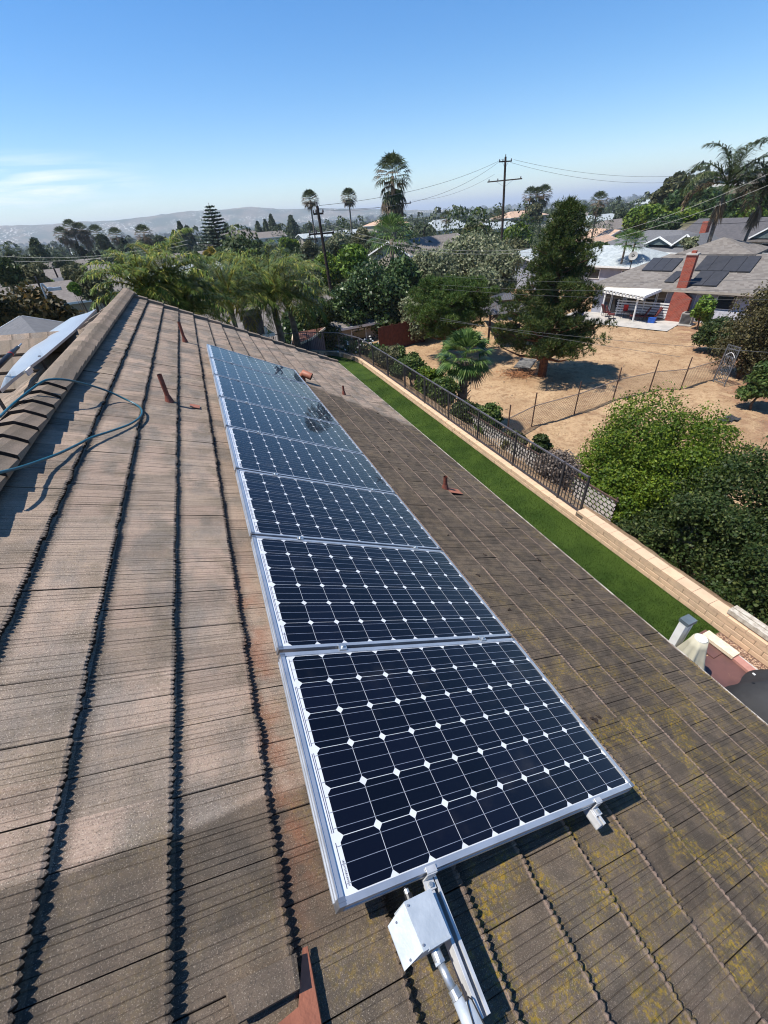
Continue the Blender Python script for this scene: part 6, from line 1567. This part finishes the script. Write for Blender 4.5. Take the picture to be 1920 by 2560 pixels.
# gazebo with a striped metal roof by the big pine
gx, gy = (21.83,28.64)
gz = g(gx, gy); t = thing('gazebo', 'small dark gazebo with a ribbed brown metal roof between the two pines', 'gazebo', (gx, gy, gz))
Rz = Matrix.Rotation(-.35, 3, 'Z')
def gq(a, c, z): return V(gx, gy, gz) + Rz @ V(a, c, z)
for s0, s1, z0, z1, nm in ((1.65, .75, 2.1, 2.75, 'lower_roof'), (.95, .1, 2.9, 3.25, 'upper_roof')):
    m = MB()
    for q in range(4):
        r_ = Matrix.Rotation(q * math.pi / 2, 3, 'Z'); p = [Rz @ (r_ @ V(*v_)) + V(gx, gy, gz) for v_ in ((-s0, -s0, z0), (s0, -s0, z0), (s1, -s1, z1), (-s1, -s1, z1))]
        m.prism(p, (0, 0, -.02), (0, 0, .0))
    rf = m.build(nm, M['metalroof'], t)
    m = MB()
    for q in range(4):
        r_ = Matrix.Rotation(q * math.pi / 2, 3, 'Z')
        for j in range(-5, 6):
            xx = j * s0 / 5.5; f = min(1, max(0, (s0 - abs(xx)) / (s0 - s1))); a = Rz @ (r_ @ V(xx, -s0, z0 + .02)) + V(gx, gy, gz); c = Rz @ (r_ @ V(xx, -s0 + (s0 - s1) * f, z0 + .02 + (z1 - z0) * f)) + V(gx, gy, gz)
            if (c - a).length > .1: m.beam(a, c, .025, .03)
    m.build('ribs', M['alukey'], rf, kind='stuff')
for a in (-1.5, 1.5):
    for c in (-1.5, 1.5):
        m = MB(); m.box(gq(a, c, 1.05), (.14, .14, 2.1), Rz); m.build('post', M['rustpost'], t)
        m = MB(); m.beam(gq(a * .97, c * .97, 1.7), gq(a * .6, c * .97, 2.1), .06, .06); m.build('brace', M['rustpost'], t)
t = thing('outdoor_sofa', 'dark covered sofa under the small gazebo', 'sofa', (gx, gy, gz))
m = MB(); m.box(gq(.3, -.6, .28), (2.0, .8, .5), Rz); m.build('seat', M['tarp'], t)
m = MB(); m.box(gq(.3, -.15, .7), (2.0, .2, .6), Rz @ Matrix.Rotation(.2, 3, 'X')); m.build('backrest', M['tarp'], t)
for a in (-.6, .2, .9): m = MB(); m.box(gq(a, -.45, .65), (.5, .18, .4), Rz @ Matrix.Rotation(.5, 3, 'X')); m.build('cushion', M['tarp'], t)
sx_, sy_ = (20.09,23.33)
b = MB(); b.box((sx_, sy_, g(sx_, sy_) + .04), (1.1, 2.2, .08), Matrix.Rotation(-.9, 3, 'Z')); tag(b.build('concrete_ramp', M['asphalt']), 'pale concrete slab path between the gazebo and the big pine', 'slab')
# brush pile near the pine foot
bx_, by_ = (18.29,21.59)
m = MB()
for _ in range(260):
    c = V(bx_ + rng.gauss(0, .55), by_ + rng.gauss(0, .4), 0); c.z = g(c.x, c.y) + rng.uniform(.0, .30); d = V(rng.uniform(-1, 1), rng.uniform(-1, 1), rng.uniform(-.3, .4)).normalized() * rng.uniform(.15, .5)
    m.tube([c - d, c + V(0, 0, .05), c + d], [.008, .012, .006], 4, False)
o = m.build('brush_pile', simple('dead_brush', (.42, .20, .09), (.22, .11, .06), 9, .9), kind='stuff'); o['label'] = 'heap of dead reddish brush at the foot of the big pine'
# red plank fence far under the trees
t = thing('red_fence', 'dark red plank fence in the shade below the trees', 'fence', (12.56,32.35,-7.5))
fa, fb_ = V(*(12.56,32.35,-7.5)), V(*(17.11,33.06,-7.5)); L = (fb_ - fa).length; n_ = int(L / .24)
for i in range(n_):
    p = fa.lerp(fb_, (i + .5) / n_); z = g(p.x, p.y); m = MB(); m.beam(V(p.x, p.y, z - .2), V(p.x + rng.uniform(-.02, .02), p.y, z + 1.9 + rng.uniform(-.06, .06)), .23, .03, up=tuple((fb_ - fa).normalized().cross(V(0, 0, 1)))); m.build('plank', M['fencer'], t)
for z in (.4, 1.5): m = MB(); p, q = fa.copy(), fb_.copy(); p.z = g(p.x, p.y) + z; q.z = g(q.x, q.y) + z; m.beam(p, q, .05, .08); m.build('rail', M['fencer'], t)

# ------------------------------------------------------------------ the other houses
def house_at(label, x, y, rot_, w, d, eave, rise, roofm, wallm='wallbeige', hip=False, zg=None, chim=None, wins=3, trim='white', name='house', over=.5):
    zg = g(x, y) if zg is None else zg; t = thing(name, label, 'house', (x, y, zg)); r_ = Matrix.Rotation(rot_, 3, 'Z')
    def q(a, c, z): return V(x, y, zg) + r_ @ V(a, c, z)
    m = MB(); m.box(q(0, 0, eave / 2 - .3), (w, d, eave + .6), r_)
    if not hip:
        m.add([q(-w / 2, -d / 2, eave), q(-w / 2, d / 2, eave), q(-w / 2, 0, eave + rise * .97), q(w / 2, -d / 2, eave), q(w / 2, d / 2, eave), q(w / 2, 0, eave + rise * .97)], [(0, 2, 1), (3, 4, 5)])
    m.build('wall', M[wallm], t)
    W, D_, k_ = w / 2 + over, d / 2 + over, (d / 2 if hip else 0); ez = eave - rise * over / (d / 2)
    P = [q(-W, -D_, ez), q(W, -D_, ez), q(W, D_, ez), q(-W, D_, ez), q(-W + k_, 0, eave + rise), q(W - k_, 0, eave + rise)]
    m = MB(); n0 = len(P); P2 = [p + V(0, 0, -.18) for p in P]
    F = [(0, 1, 5, 4), (2, 3, 4, 5)] + ([(1, 2, 5), (3, 0, 4)] if hip else [])
    m.add(P + P2, F + [tuple(reversed([i + 6 for i in f])) for f in F]); rf = m.build('roof', M[roofm], t)
    m = MB(); E = [(0, 1), (2, 3)] + ([(1, 2), (3, 0)] if hip else [(0, 4), (4, 3), (1, 5), (5, 2)])
    for a, c in E: m.beam(P[a] + V(0, 0, -.09), P[c] + V(0, 0, -.09), .05, .20)
    m.build('fascia', M[trim], rf)
    for i in range(wins):
        a = -w / 2 + w * (i + .5) / wins
        for sd in (-1, 1):
            m = MB(); m.box(q(a, sd * (d / 2 + .02), eave * .56), (1.5, .08, 1.15), r_); f_ = m.build('window', M['white'], t)
            m = MB(); m.box(q(a, sd * (d / 2 + .05), eave * .56), (1.3, .06, .95), r_); m.build('pane', M['glass'], f_)
    if chim:
        m = MB(); m.box(q(chim[0], chim[1], eave + rise * .7), (.8, .6, rise * 1.2 + .6), r_); c_ = m.build('chimney', M[chim[2]], rf)
    return t, q, rf
t, q, rf = house_at('wide dark grey roofed house with a small white-edged dormer, beyond the black collectors', 61.5, 48.0, math.pi / 2, 15, 11, 2.5, 1.75, 'sh_grey', 'wstucco', hip=True, zg=-6.75, chim=(-4.5, -1.5, 'brick'))
def dormer(q, a, c0, c1, w, z0, z1, roofm, parent):
    m = MB(); m.add([q(a - w, c0, z0), q(a, c0, z1), q(a, c1, z1), q(a - w, c1, z0), q(a + w, c0, z0), q(a + w, c1, z0)], [(0, 1, 2, 3), (1, 4, 5, 2)]); d_ = m.build('dormer', M[roofm], parent)
    m = MB(); m.add([q(a - w, c0 + .15 * (1 if c1 > c0 else -1), z0), q(a + w, c0 + .15 * (1 if c1 > c0 else -1), z0), q(a, c0 + .15 * (1 if c1 > c0 else -1), z1 - .05)], [(0, 1, 2)]); m.build('gable_face', simple('teal_grey', (.10, .13, .13), rough=.8), parent)
    m = MB(); m.beam(q(a - w, c0, z0), q(a, c0, z1), .12, .16); m.beam(q(a, c0, z1), q(a + w, c0, z0), .12, .16); m.build('bargeboard', M['white'], parent)
dormer(q, -3.6, 5.2, 1.5, 2.1, 3.0, 3.85, 'sh_grey', rf)
dormer(q, -7.0, 4.9, 0.5, 1.8, 2.9, 4.1, 'sh_grey', rf)
t, q, rf = house_at('low house with pale blue-grey shingles and a dark gable, left of the grey house', 51.5, 46.0, math.pi / 2 + .25, 12.5, 9, 2.5, 1.55, 'sh_light', 'wallgrey', hip=True, zg=-7.5)
dormer(q, 3.6, 5.0, .5, 2.2, 2.6, 3.7, 'sh_light', rf)
t, q, rf = house_at('brown ribbed-roof house on the right, behind the pyramid roof', 72.5, 43.5, math.pi / 2 + .1, 14, 9, 2.4, 2.0, 'metalroof', 'wallbeige', zg=-6.2, trim='sh_brown')
dormer(q, -5.0, 5.0, 0.0, 2.6, 2.4, 4.0, 'metalroof', rf)
house_at('taupe roofed house behind the shaggy palm and the small pole', 35.4, 69.2, 0.3, 14, 9, 2.6, 1.6, 'sh_taupe', 'wallbeige', False, zg=-5.90)
house_at('brown roofed house in front of the large pine top, with a brick chimney', 49.7, 67.4, 0.2, 13, 9, 2.6, 1.6, 'sh_brown', 'wallbeige', True, zg=-8.01, chim=(2,1,'brick'))
house_at('pale roofed low house just left of the large pine', 44.9, 53.5, 0.4, 13, 8, 2.6, 1.1, 'sh_light', 'wallgrey', False, zg=-7.06)
house_at('tan roofed house right of the large pine, below the thin palm', 71.4, 69.7, 0.5, 13, 9, 2.6, 1.7, 'sh_tan', 'wstucco', False, zg=-8.57)
house_at('tan gabled house next to the grey roof, farther back', 90.5, 86.0, 1.2, 13, 9, 2.6, 2.2, 'sh_tan', 'wstucco', False, zg=-9.11)
house_at('taupe roofed house up the street, right of the thin palm', 120.5, 112.4, 0.2, 17, 10, 2.6, 1.8, 'sh_taupe', 'wallbeige', True, zg=-8.35)
house_at('long pale house far up the street', 153.3, 150.5, 0.1, 22, 10, 2.6, 1.6, 'sh_light', 'wstucco', True, zg=-8.05)
house_at('white house between the large pine and the thin palm', 103.8, 108.0, 0.8, 13, 9, 2.6, 2.0, 'sh_light', 'wstucco', False, zg=-9.24)
house_at('large pale house on its own rise, between the shaggy palm and the tall pole', 111.8, 200.7, 0.2, 24, 14, 2.6, 3.5, 'sh_light', 'wstucco', True, zg=-8.28)
house_at('beige house behind the shaggy palm trunk', 99.9, 239.7, 0.2, 20, 12, 2.6, 2.0, 'sh_tan', 'wallbeige', True, zg=-5.52)
house_at('long low pale roof between the two lone palms', 53.4, 182.0, 0.1, 26, 10, 2.6, 1.2, 'sh_light', 'wallbeige', False, zg=-6.46)
house_at('beige roofed house right of the tiered conifer, far off', 27.0, 258.2, 0.2, 20, 11, 2.6, 2, 'sh_taupe', 'wallbeige', True, zg=-5.30)
house_at('row house roof far behind the broad rounded spire', 34.0, 227.1, 0.1, 18, 11, 2.6, 2, 'sh_taupe', 'wstucco', False, zg=-6.43)
house_at('taupe roofed house left of the tiered conifer base', -0.7, 97.6, 0.2, 17, 10, 2.6, 1.6, 'sh_taupe', 'wallbeige', True, zg=-6.18)
house_at('white-walled roof glimpsed between the queen palm clumps', -0.2, 81.6, 0.1, 9, 7, 2.6, 0.8, 'sh_light', 'wstucco', False, zg=-6.32)
house_at('white flat-roofed house showing just left of the queen palms', -8.1, 61.1, 0.1, 8, 7, 2.6, 0.5, 'sh_light', 'wstucco', False, zg=-5.41)
house_at('taupe roofed house in front of the cypress row', -21.6, 95.2, 0.15, 18, 11, 2.6, 1.8, 'sh_taupe', 'wallbeige', False, zg=-6.88)
house_at('grey roofed house at the foot of the cypress row', -16.1, 73.9, 1.0, 9, 8, 2.6, 1.3, 'sh_grey', 'wallgrey', False, zg=-6.43)
house_at('brown-grey roofed house above the big brown-green tree', -14.1, 57.9, 0.2, 14, 9, 2.6, 1.4, 'sh_taupe', 'wallbeige', False, zg=-5.98)
house_at('roof glimpsed behind the olive trees', -25.5, 127.1, 0.3, 13, 9, 2.6, 1.8, 'sh_taupe', 'wallbeige', False, zg=-7.02)
house_at('taupe roofed house behind the queen palms and the grey chimney', 6.8, 41.1, 0.12, 15, 10, 2.6, 1.7, 'sh_taupe', 'wallbeige', False, zg=-8.49)
house_at('pale roof in the woods left of the tall pole', 96.1, 139.9, 0.2, 16, 10, 2.6, 1.5, 'sh_light', 'wstucco', False, zg=-7.06)
house_at('beige roof in the woods right of the tall pole', 145.7, 190.4, 0.2, 24, 12, 2.6, 2, 'sh_tan', 'wallbeige', True, zg=-5.84)
# satellite dish and parked car between the roofs
def car(x, y, rot_, label, body='carwhite', van=False, zg=None):
    zg = g(x, y) if zg is None else zg; t = thing('parked_van' if van else 'parked_car', label, 'van' if van else 'car', (x, y, zg)); r_ = Matrix.Rotation(rot_, 3, 'Z')
    def q(a, c, z): return V(x, y, zg) + r_ @ V(a, c, z)
    pr = [(-2.2, .35), (-2.25, .8), (-1.6, .95), (-1.0, 1.42), (.7, 1.45), (1.5, .98), (2.2, .85), (2.25, .35)] if not van else [(-2.6, .4), (-2.65, 1.1), (-2.5, 2.0), (1.4, 2.05), (2.1, 1.25), (2.65, 1.1), (2.7, .4)]
    m = MB(); m.prism([q(a, -.85, z) for a, z in pr], (0, 0, 0), r_ @ V(0, 1.7, 0)); m.build('body', M[body], t)
    m = MB(); hi = 1.40 if not van else 1.9; lo = 1.0 if not van else 1.3
    for s_ in (-1, 1): m.prism([q(-1.25, s_ * .86, lo), q(-.85, s_ * .86, hi), q(.65, s_ * .86, hi), q(1.25, s_ * .86, lo)], (0, 0, 0), r_ @ V(0, .01 * s_, 0))
    m.box(q(1.32 if not van else 1.95, 0, lo + .2), (.06, 1.45, .55), r_ @ Matrix.Rotation(-.9, 3, 'Y')); m.box(q(-1.5 if not van else -2.62, 0, lo + .2), (.06, 1.4, .45), r_)
    m.build('windows', M['glass'], t)
    for a in (-1.4, 1.4):
        for c in (-.82, .82): m = MB(); m.tube([q(a, c - .1, .33), q(a, c + .1, .33)], .33, 14); m.build('wheel', M['black'], t)
car(48.6, 38.2, .4, 'white car parked between the pale shingle roof and the grey house')
car(-12.6, 58.3, 1.2, 'white pickup-sized car nearest the roof edge on the left street')
car(-13.4, 64.2, 1.2, 'white car behind the front one on the left street')
car(-13.8, 62.1, 1.2, 'dark car beside the white ones on the left street', 'cardark')
sx_, sy_, sz_ = (45.74,38.60,-3.81)
t = thing('satellite_dish', 'grey mesh satellite dish on the slope of the pale shingle roof', 'satellite dish', (sx_, sy_, sz_))
m = MB(); c = V(sx_, sy_, sz_); ax = V(-.75, -.45, .45).normalized(); uu = ax.cross(V(0, 0, 1)).normalized(); ww = ax.cross(uu)
vs = [tuple(c)]; fs = []
for ring_ in range(1, 4):
    for k_ in range(20): a = k_ * math.pi / 10; rr_ = .45 * ring_ / 3; vs.append(tuple(c + uu * math.cos(a) * rr_ + ww * math.sin(a) * rr_ + ax * (rr_ ** 2 * .28)))
fs = [(0, 1 + k_, 1 + (k_ + 1) % 20) for k_ in range(20)] + [(1 + r_ * 20 + k_, 1 + r_ * 20 + (k_ + 1) % 20, 1 + (r_ + 1) * 20 + (k_ + 1) % 20, 1 + (r_ + 1) * 20 + k_) for r_ in range(2) for k_ in range(20)]
m.add(vs, fs); m.build('dish', M['acmetal'], t, smooth=True)
m = MB(); m.tube([c - ax * .05, c + V(.1, .1, -1.6)], .05, 8); m.build('mast', M['iron'], t)
# stucco chimney just beyond the far gable
cx_, cy_, cz_ = (2.26,23.04,-1.93)
t = thing('stucco_chimney', 'square dark grey stucco chimney with pale edges, just beyond the far gable', 'chimney', (cx_, cy_, YARD_Z))
r_ = Matrix.Rotation(.18, 3, 'Z')
m = MB(); m.box((cx_, cy_, (cz_ - 7.5) / 2), (.86, .62, cz_ + 7.5), r_); m.build('stack', M['chimgrey'], t)
for a, c, w, d in ((0, -.34, .94, .06), (0, .34, .94, .06), (-.46, 0, .06, .68), (.46, 0, .06, .68)): m = MB(); m.box(V(cx_, cy_, cz_ + .03) + r_ @ V(a, c, 0), (w, d, .16), r_); m.build('rim', M['acmetal'], t)
m = MB(); m.box(V(cx_ - .46, cy_ - .33, (cz_ - 7.5) / 2), (.06, .06, cz_ + 7.4), r_); m.build('corner_bead', M['acmetal'], t)
m = MB(); m.box(V(cx_ + .55, cy_ - .1, cz_ - 1.05), (.6, .72, .14), r_); m.box(V(cx_ + .47, cy_ - .1, cz_ - .82), (.14, .5, .3), r_); m.build('shoulder', M['white'], t)
# small shed with a reddish corrugated roof inside the fence bend
t = thing('shed', 'small shed with reddish ribbed roof behind the iron fence bend', 'shed', (4.35,25.49,-7.0))
A, B_, C_, D_ = [V(*p) for p in [(4.83,26.73,-3.92),(6.98,27.19,-3.97),(5.62,25.45,-4.09),(4.35,25.49,-4.41)]]
m = MB(); m.prism([A, B_, C_, D_], (0, 0, -.05), (0, 0, 0)); sr = m.build('roof', simple('rust_roof', (.20, .085, .055), (.13, .06, .045), 3, .8), t)
m = MB()
for i in range(1, 26): f = i / 26; m.beam(A.lerp(D_, f) + V(0, 0, .02), B_.lerp(C_, f) + V(0, 0, .02), .04, .035)
m.build('ribs', simple('rust_rib', (.25, .11, .075), rough=.8), sr, kind='stuff')
m = MB(); m.beam(A + V(0, 0, -.03), D_ + V(0, 0, -.03), .07, .12); m.beam(B_ + V(0, 0, -.03), C_ + V(0, 0, -.03), .07, .12); m.beam(C_ + V(0, 0, -.03), D_ + V(0, 0, -.03), .06, .1); m.build('trim', M['plank'], sr)
m = MB(); z_ = -7.2; q4 = [A.lerp(C_, .06), B_.lerp(D_, .06), C_.lerp(A, .06), D_.lerp(B_, .06)]
m.add([tuple(p + V(0, 0, -.08)) for p in q4] + [(p.x, p.y, z_) for p in q4], [(0, 1, 5, 4), (1, 2, 6, 5), (2, 3, 7, 6), (3, 0, 4, 7)]); m.build('wall', M['chimgrey'], t)
# dark roof with a gable vent at the lower left, next door
t, q, rf = house_at('dark grey shingled roof with a small vent, behind the bowed sheet', -4.31, 14.49, 1.9, 9, 7, 2.4, 1.3, 'sh_grey', 'wallbeige', False, zg=-4.14, wins=2)
tag(MB().box((-3.58, 12.31, -0.18), (.35, .25, .12)).build('roof_vent', M['white']), 'small white roof vent on the dark shingled roof at the lower left', 'roof vent')
t, q, rf = house_at('tile-roofed gable with white bargeboards cut by the left edge', -3.42, 9.52, -.35, 3.6, 3.2, 2.3, 1.2, 'tile', 'chimgrey', False, zg=-3.14, wins=1)
for sd in (-1, 1):
    for j_ in range(7):
        f_ = j_ / 7; m = MB(); m.beam(q(-2.3, sd * (2.1 - 2.1 * f_), 2.0 + 1.5 * f_ + .05), q(2.3, sd * (2.1 - 2.1 * f_), 2.0 + 1.5 * f_ + .05), .30, .05, up=tuple(q(0, sd * .58, .81) - q(0, 0, 0))); m.build('tile_row', M['ridge'], rf)
    m = MB(); m.beam(q(2.32, sd * 2.1, 1.86), q(2.32, 0, 3.42), .10, .18); m.beam(q(-2.32, sd * 2.1, 1.86), q(-2.32, 0, 3.42), .10, .18); m.build('bargeboard', M['white'], rf)

# ------------------------------------------------------------------ utility poles and their wires
def pole(label, base, top, arms, r=.15, extra=None, ang=.9):
    base, top = V(*base), V(*top); t = thing('utility_pole', label, 'utility pole', base)
    m = MB(); m.tube([base + V(0, 0, -.3), top], [r, r * .72], 10); m.build('post', M['pole'], t)
    ax = (top - base).normalized()
    for (dn, L, an) in arms:
        c = top - ax * dn; d = V(math.cos(an), math.sin(an), 0); m = MB(); m.beam(c - d * L / 2, c + d * L / 2, .12, .14); a_ = m.build('crossarm', M['pole'], t)
        for s_ in (-.46, -.2, .46):
            p = c + d * L * s_; m = MB(); m.tube([p + V(0, 0, .05), p + V(0, 0, .14), p + V(0, 0, .30)], [.035, .09, .045], 8); m.build('insulator', M['insul'], a_)
        for s_ in (-1, 1): m = MB(); m.beam(c + d * L * .26 * s_, c - ax * .75, .03, .03); m.build('brace', M['galv'], a_)
    m = MB(); m.tube([top, top + V(0, 0, .28)], .06, 8); m.build('top_insulator', M['insul'], t)
    return t
def wire(label, a, b_, sag, r=.016, mat='wire', n=24):
    a, b_ = V(*a), V(*b_); pts = [a.lerp(b_, i / n) + V(0, 0, -4 * sag * (i / n) * (1 - i / n)) for i in range(n + 1)]
    m = MB(); m.tube(pts, r, 5, False); tag(m.build('power_line', M[mat]), label, 'power line')
pole('leaning dark utility pole with one crossarm, among the trees left of centre', (12.17,42.99,-7.60), (11.74,43.11,2.56), [(2.0, 2.3, -0.3), (0.55, 0.9, -0.3)], 0.17)
pole('tall straight utility pole with a long crossarm, standing above the skyline', (45.85,62.82,-7.60), (45.21,63.27,7.05), [(2.6, 5.0, -0.9), (0.5, 1.9, -0.2)], 0.2)
pole('small utility pole half hidden by the shaggy palm', (35.83,77.87,-7.60), (35.76,77.90,3.28), [(0.5, 2.9, -0.7)], 0.17)
pole('short pole with crossarm left of the leaning one, in front of the woods', (26.14,106.51,-7.60), (26.15,106.51,-1.23), [(0.8, 3.2, -0.5)], 0.16)
pole('pale wooden pole behind the large pine', (63.06,70.79,-7.60), (62.91,70.92,-0.89), [], 0.22)
pole('thin pole near the pale house, middle distance', (43.05,84.38,-7.60), (43.06,84.37,-0.92), [], 0.12)
pole('dark pole with street wires on the left, in front of the taupe roof', (-17.52,77.67,-7.60), (-17.42,77.69,-1.63), [], 0.14)
pole('dark pole with small box above the big brown-green tree', (-12.29,48.08,-7.60), (-12.37,48.05,-1.11), [], 0.12)
wire('upper thin line from the leaning pole top to the tall pole', (11.88,43.07,2.58), (44.88,63.51,6.82), 0.8)
wire('lower thin line from the leaning pole top to the tall pole', (11.85,43.08,2.38), (44.45,63.81,6.52), 1.6)
wire('faint line from the small pole to the tall pole crossarm', (37.21,77.22,3.18), (44.10,64.05,5.23), 0.8, r=0.013)
wire('line from the small pole to the shaggy palm side', (34.47,78.48,2.94), (11.84,43.08,2.30), 0.4, r=0.013)
wire('pale heavy line sweeping from the leaning pole up to the right edge, upper one', (12.57,42.88,1.22), (42.80,25.66,2.43), 3.4, r=0.013, mat='wirel', n=48)
wire('pale heavy line sweeping from the leaning pole up to the right edge, lower one', (11.96,43.05,1.02), (42.94,25.43,1.72), 3.2, r=0.013, mat='wirel', n=48)
wire('thin line from the tall pole top to the right edge', (46.13,62.61,6.66), (94.54,56.06,4.73), 2.0)
wire('second thin line from the tall pole top to the right edge', (45.80,62.85,6.39), (94.62,55.92,4.31), 2.4)
wire('dark line crossing in front of the large pine, topmost', (11.67,20.67,-1.04), (17.87,8.83,-0.81), 0.18, r=0.005)
wire('dark line crossing in front of the large pine, second from top', (11.68,20.67,-1.44), (17.92,8.73,-1.10), 0.15, r=0.005)
wire('dark line crossing in front of the large pine, third from top', (11.68,20.66,-1.62), (17.98,8.62,-1.40), 0.15, r=0.005)
wire('dark line over the dry yard above the tree shadow', (9.77,17.15,-2.31), (13.72,5.93,-1.86), 0.1, r=0.005)
wire('thin dark line over the dry yard, lower one', (9.77,17.15,-2.22), (13.49,8.41,-2.48), 0.05, r=0.005)
wire('thin line over the hillside trees and roofs at the right', (46.57,37.60,-0.69), (52.48,28.91,-1.03), 0.3, r=0.02)
wire('faint line across the valley on the left, upper one', (-25.17,86.01,0.06), (0.82,79.63,0.22), 1.0, r=0.02, mat='wirel')
wire('faint line across the valley on the left, lower one', (-25.44,85.93,-0.51), (0.66,79.63,-0.27), 0.8, r=0.02, mat='wirel')
t = thing('street_lamp', 'curved grey street lamp arm rising over the big brown-green tree', 'street lamp', (-6.36,24.82,-7.5))
m = MB(); m.tube(spline([(-6.36,24.82,-7.5),(-6.36,24.82,-0.56),(-6.15,24.87,-0.13),(-5.90,24.93,-0.17)]), .04, 8); m.build('mast', M['galv'], t)
m = MB(); m.box((-5.90,24.93,-0.17), (.5,.22,.12)); m.build('lamp_head', M['galv'], t)

# ------------------------------------------------------------------ air
hz = bpy.data.materials.new('haze_air'); hz.use_nodes = True; ht = hz.node_tree; ht.nodes.clear()
ho = ht.nodes.new("ShaderNodeOutputMaterial"); hv = ht.nodes.new("ShaderNodeVolumePrincipled")
hv.inputs['Color'].default_value = (0.82, 0.90, 1.0, 1); hv.inputs['Density'].default_value = HAZE; hv.inputs['Anisotropy'].default_value = 0.1
ht.links.new(hv.outputs[0], ho.inputs['Volume'])
b = MB(); b.box((0, 0, 72), (86000, 86000, 240)); b.build('haze', hz, kind='stuff')
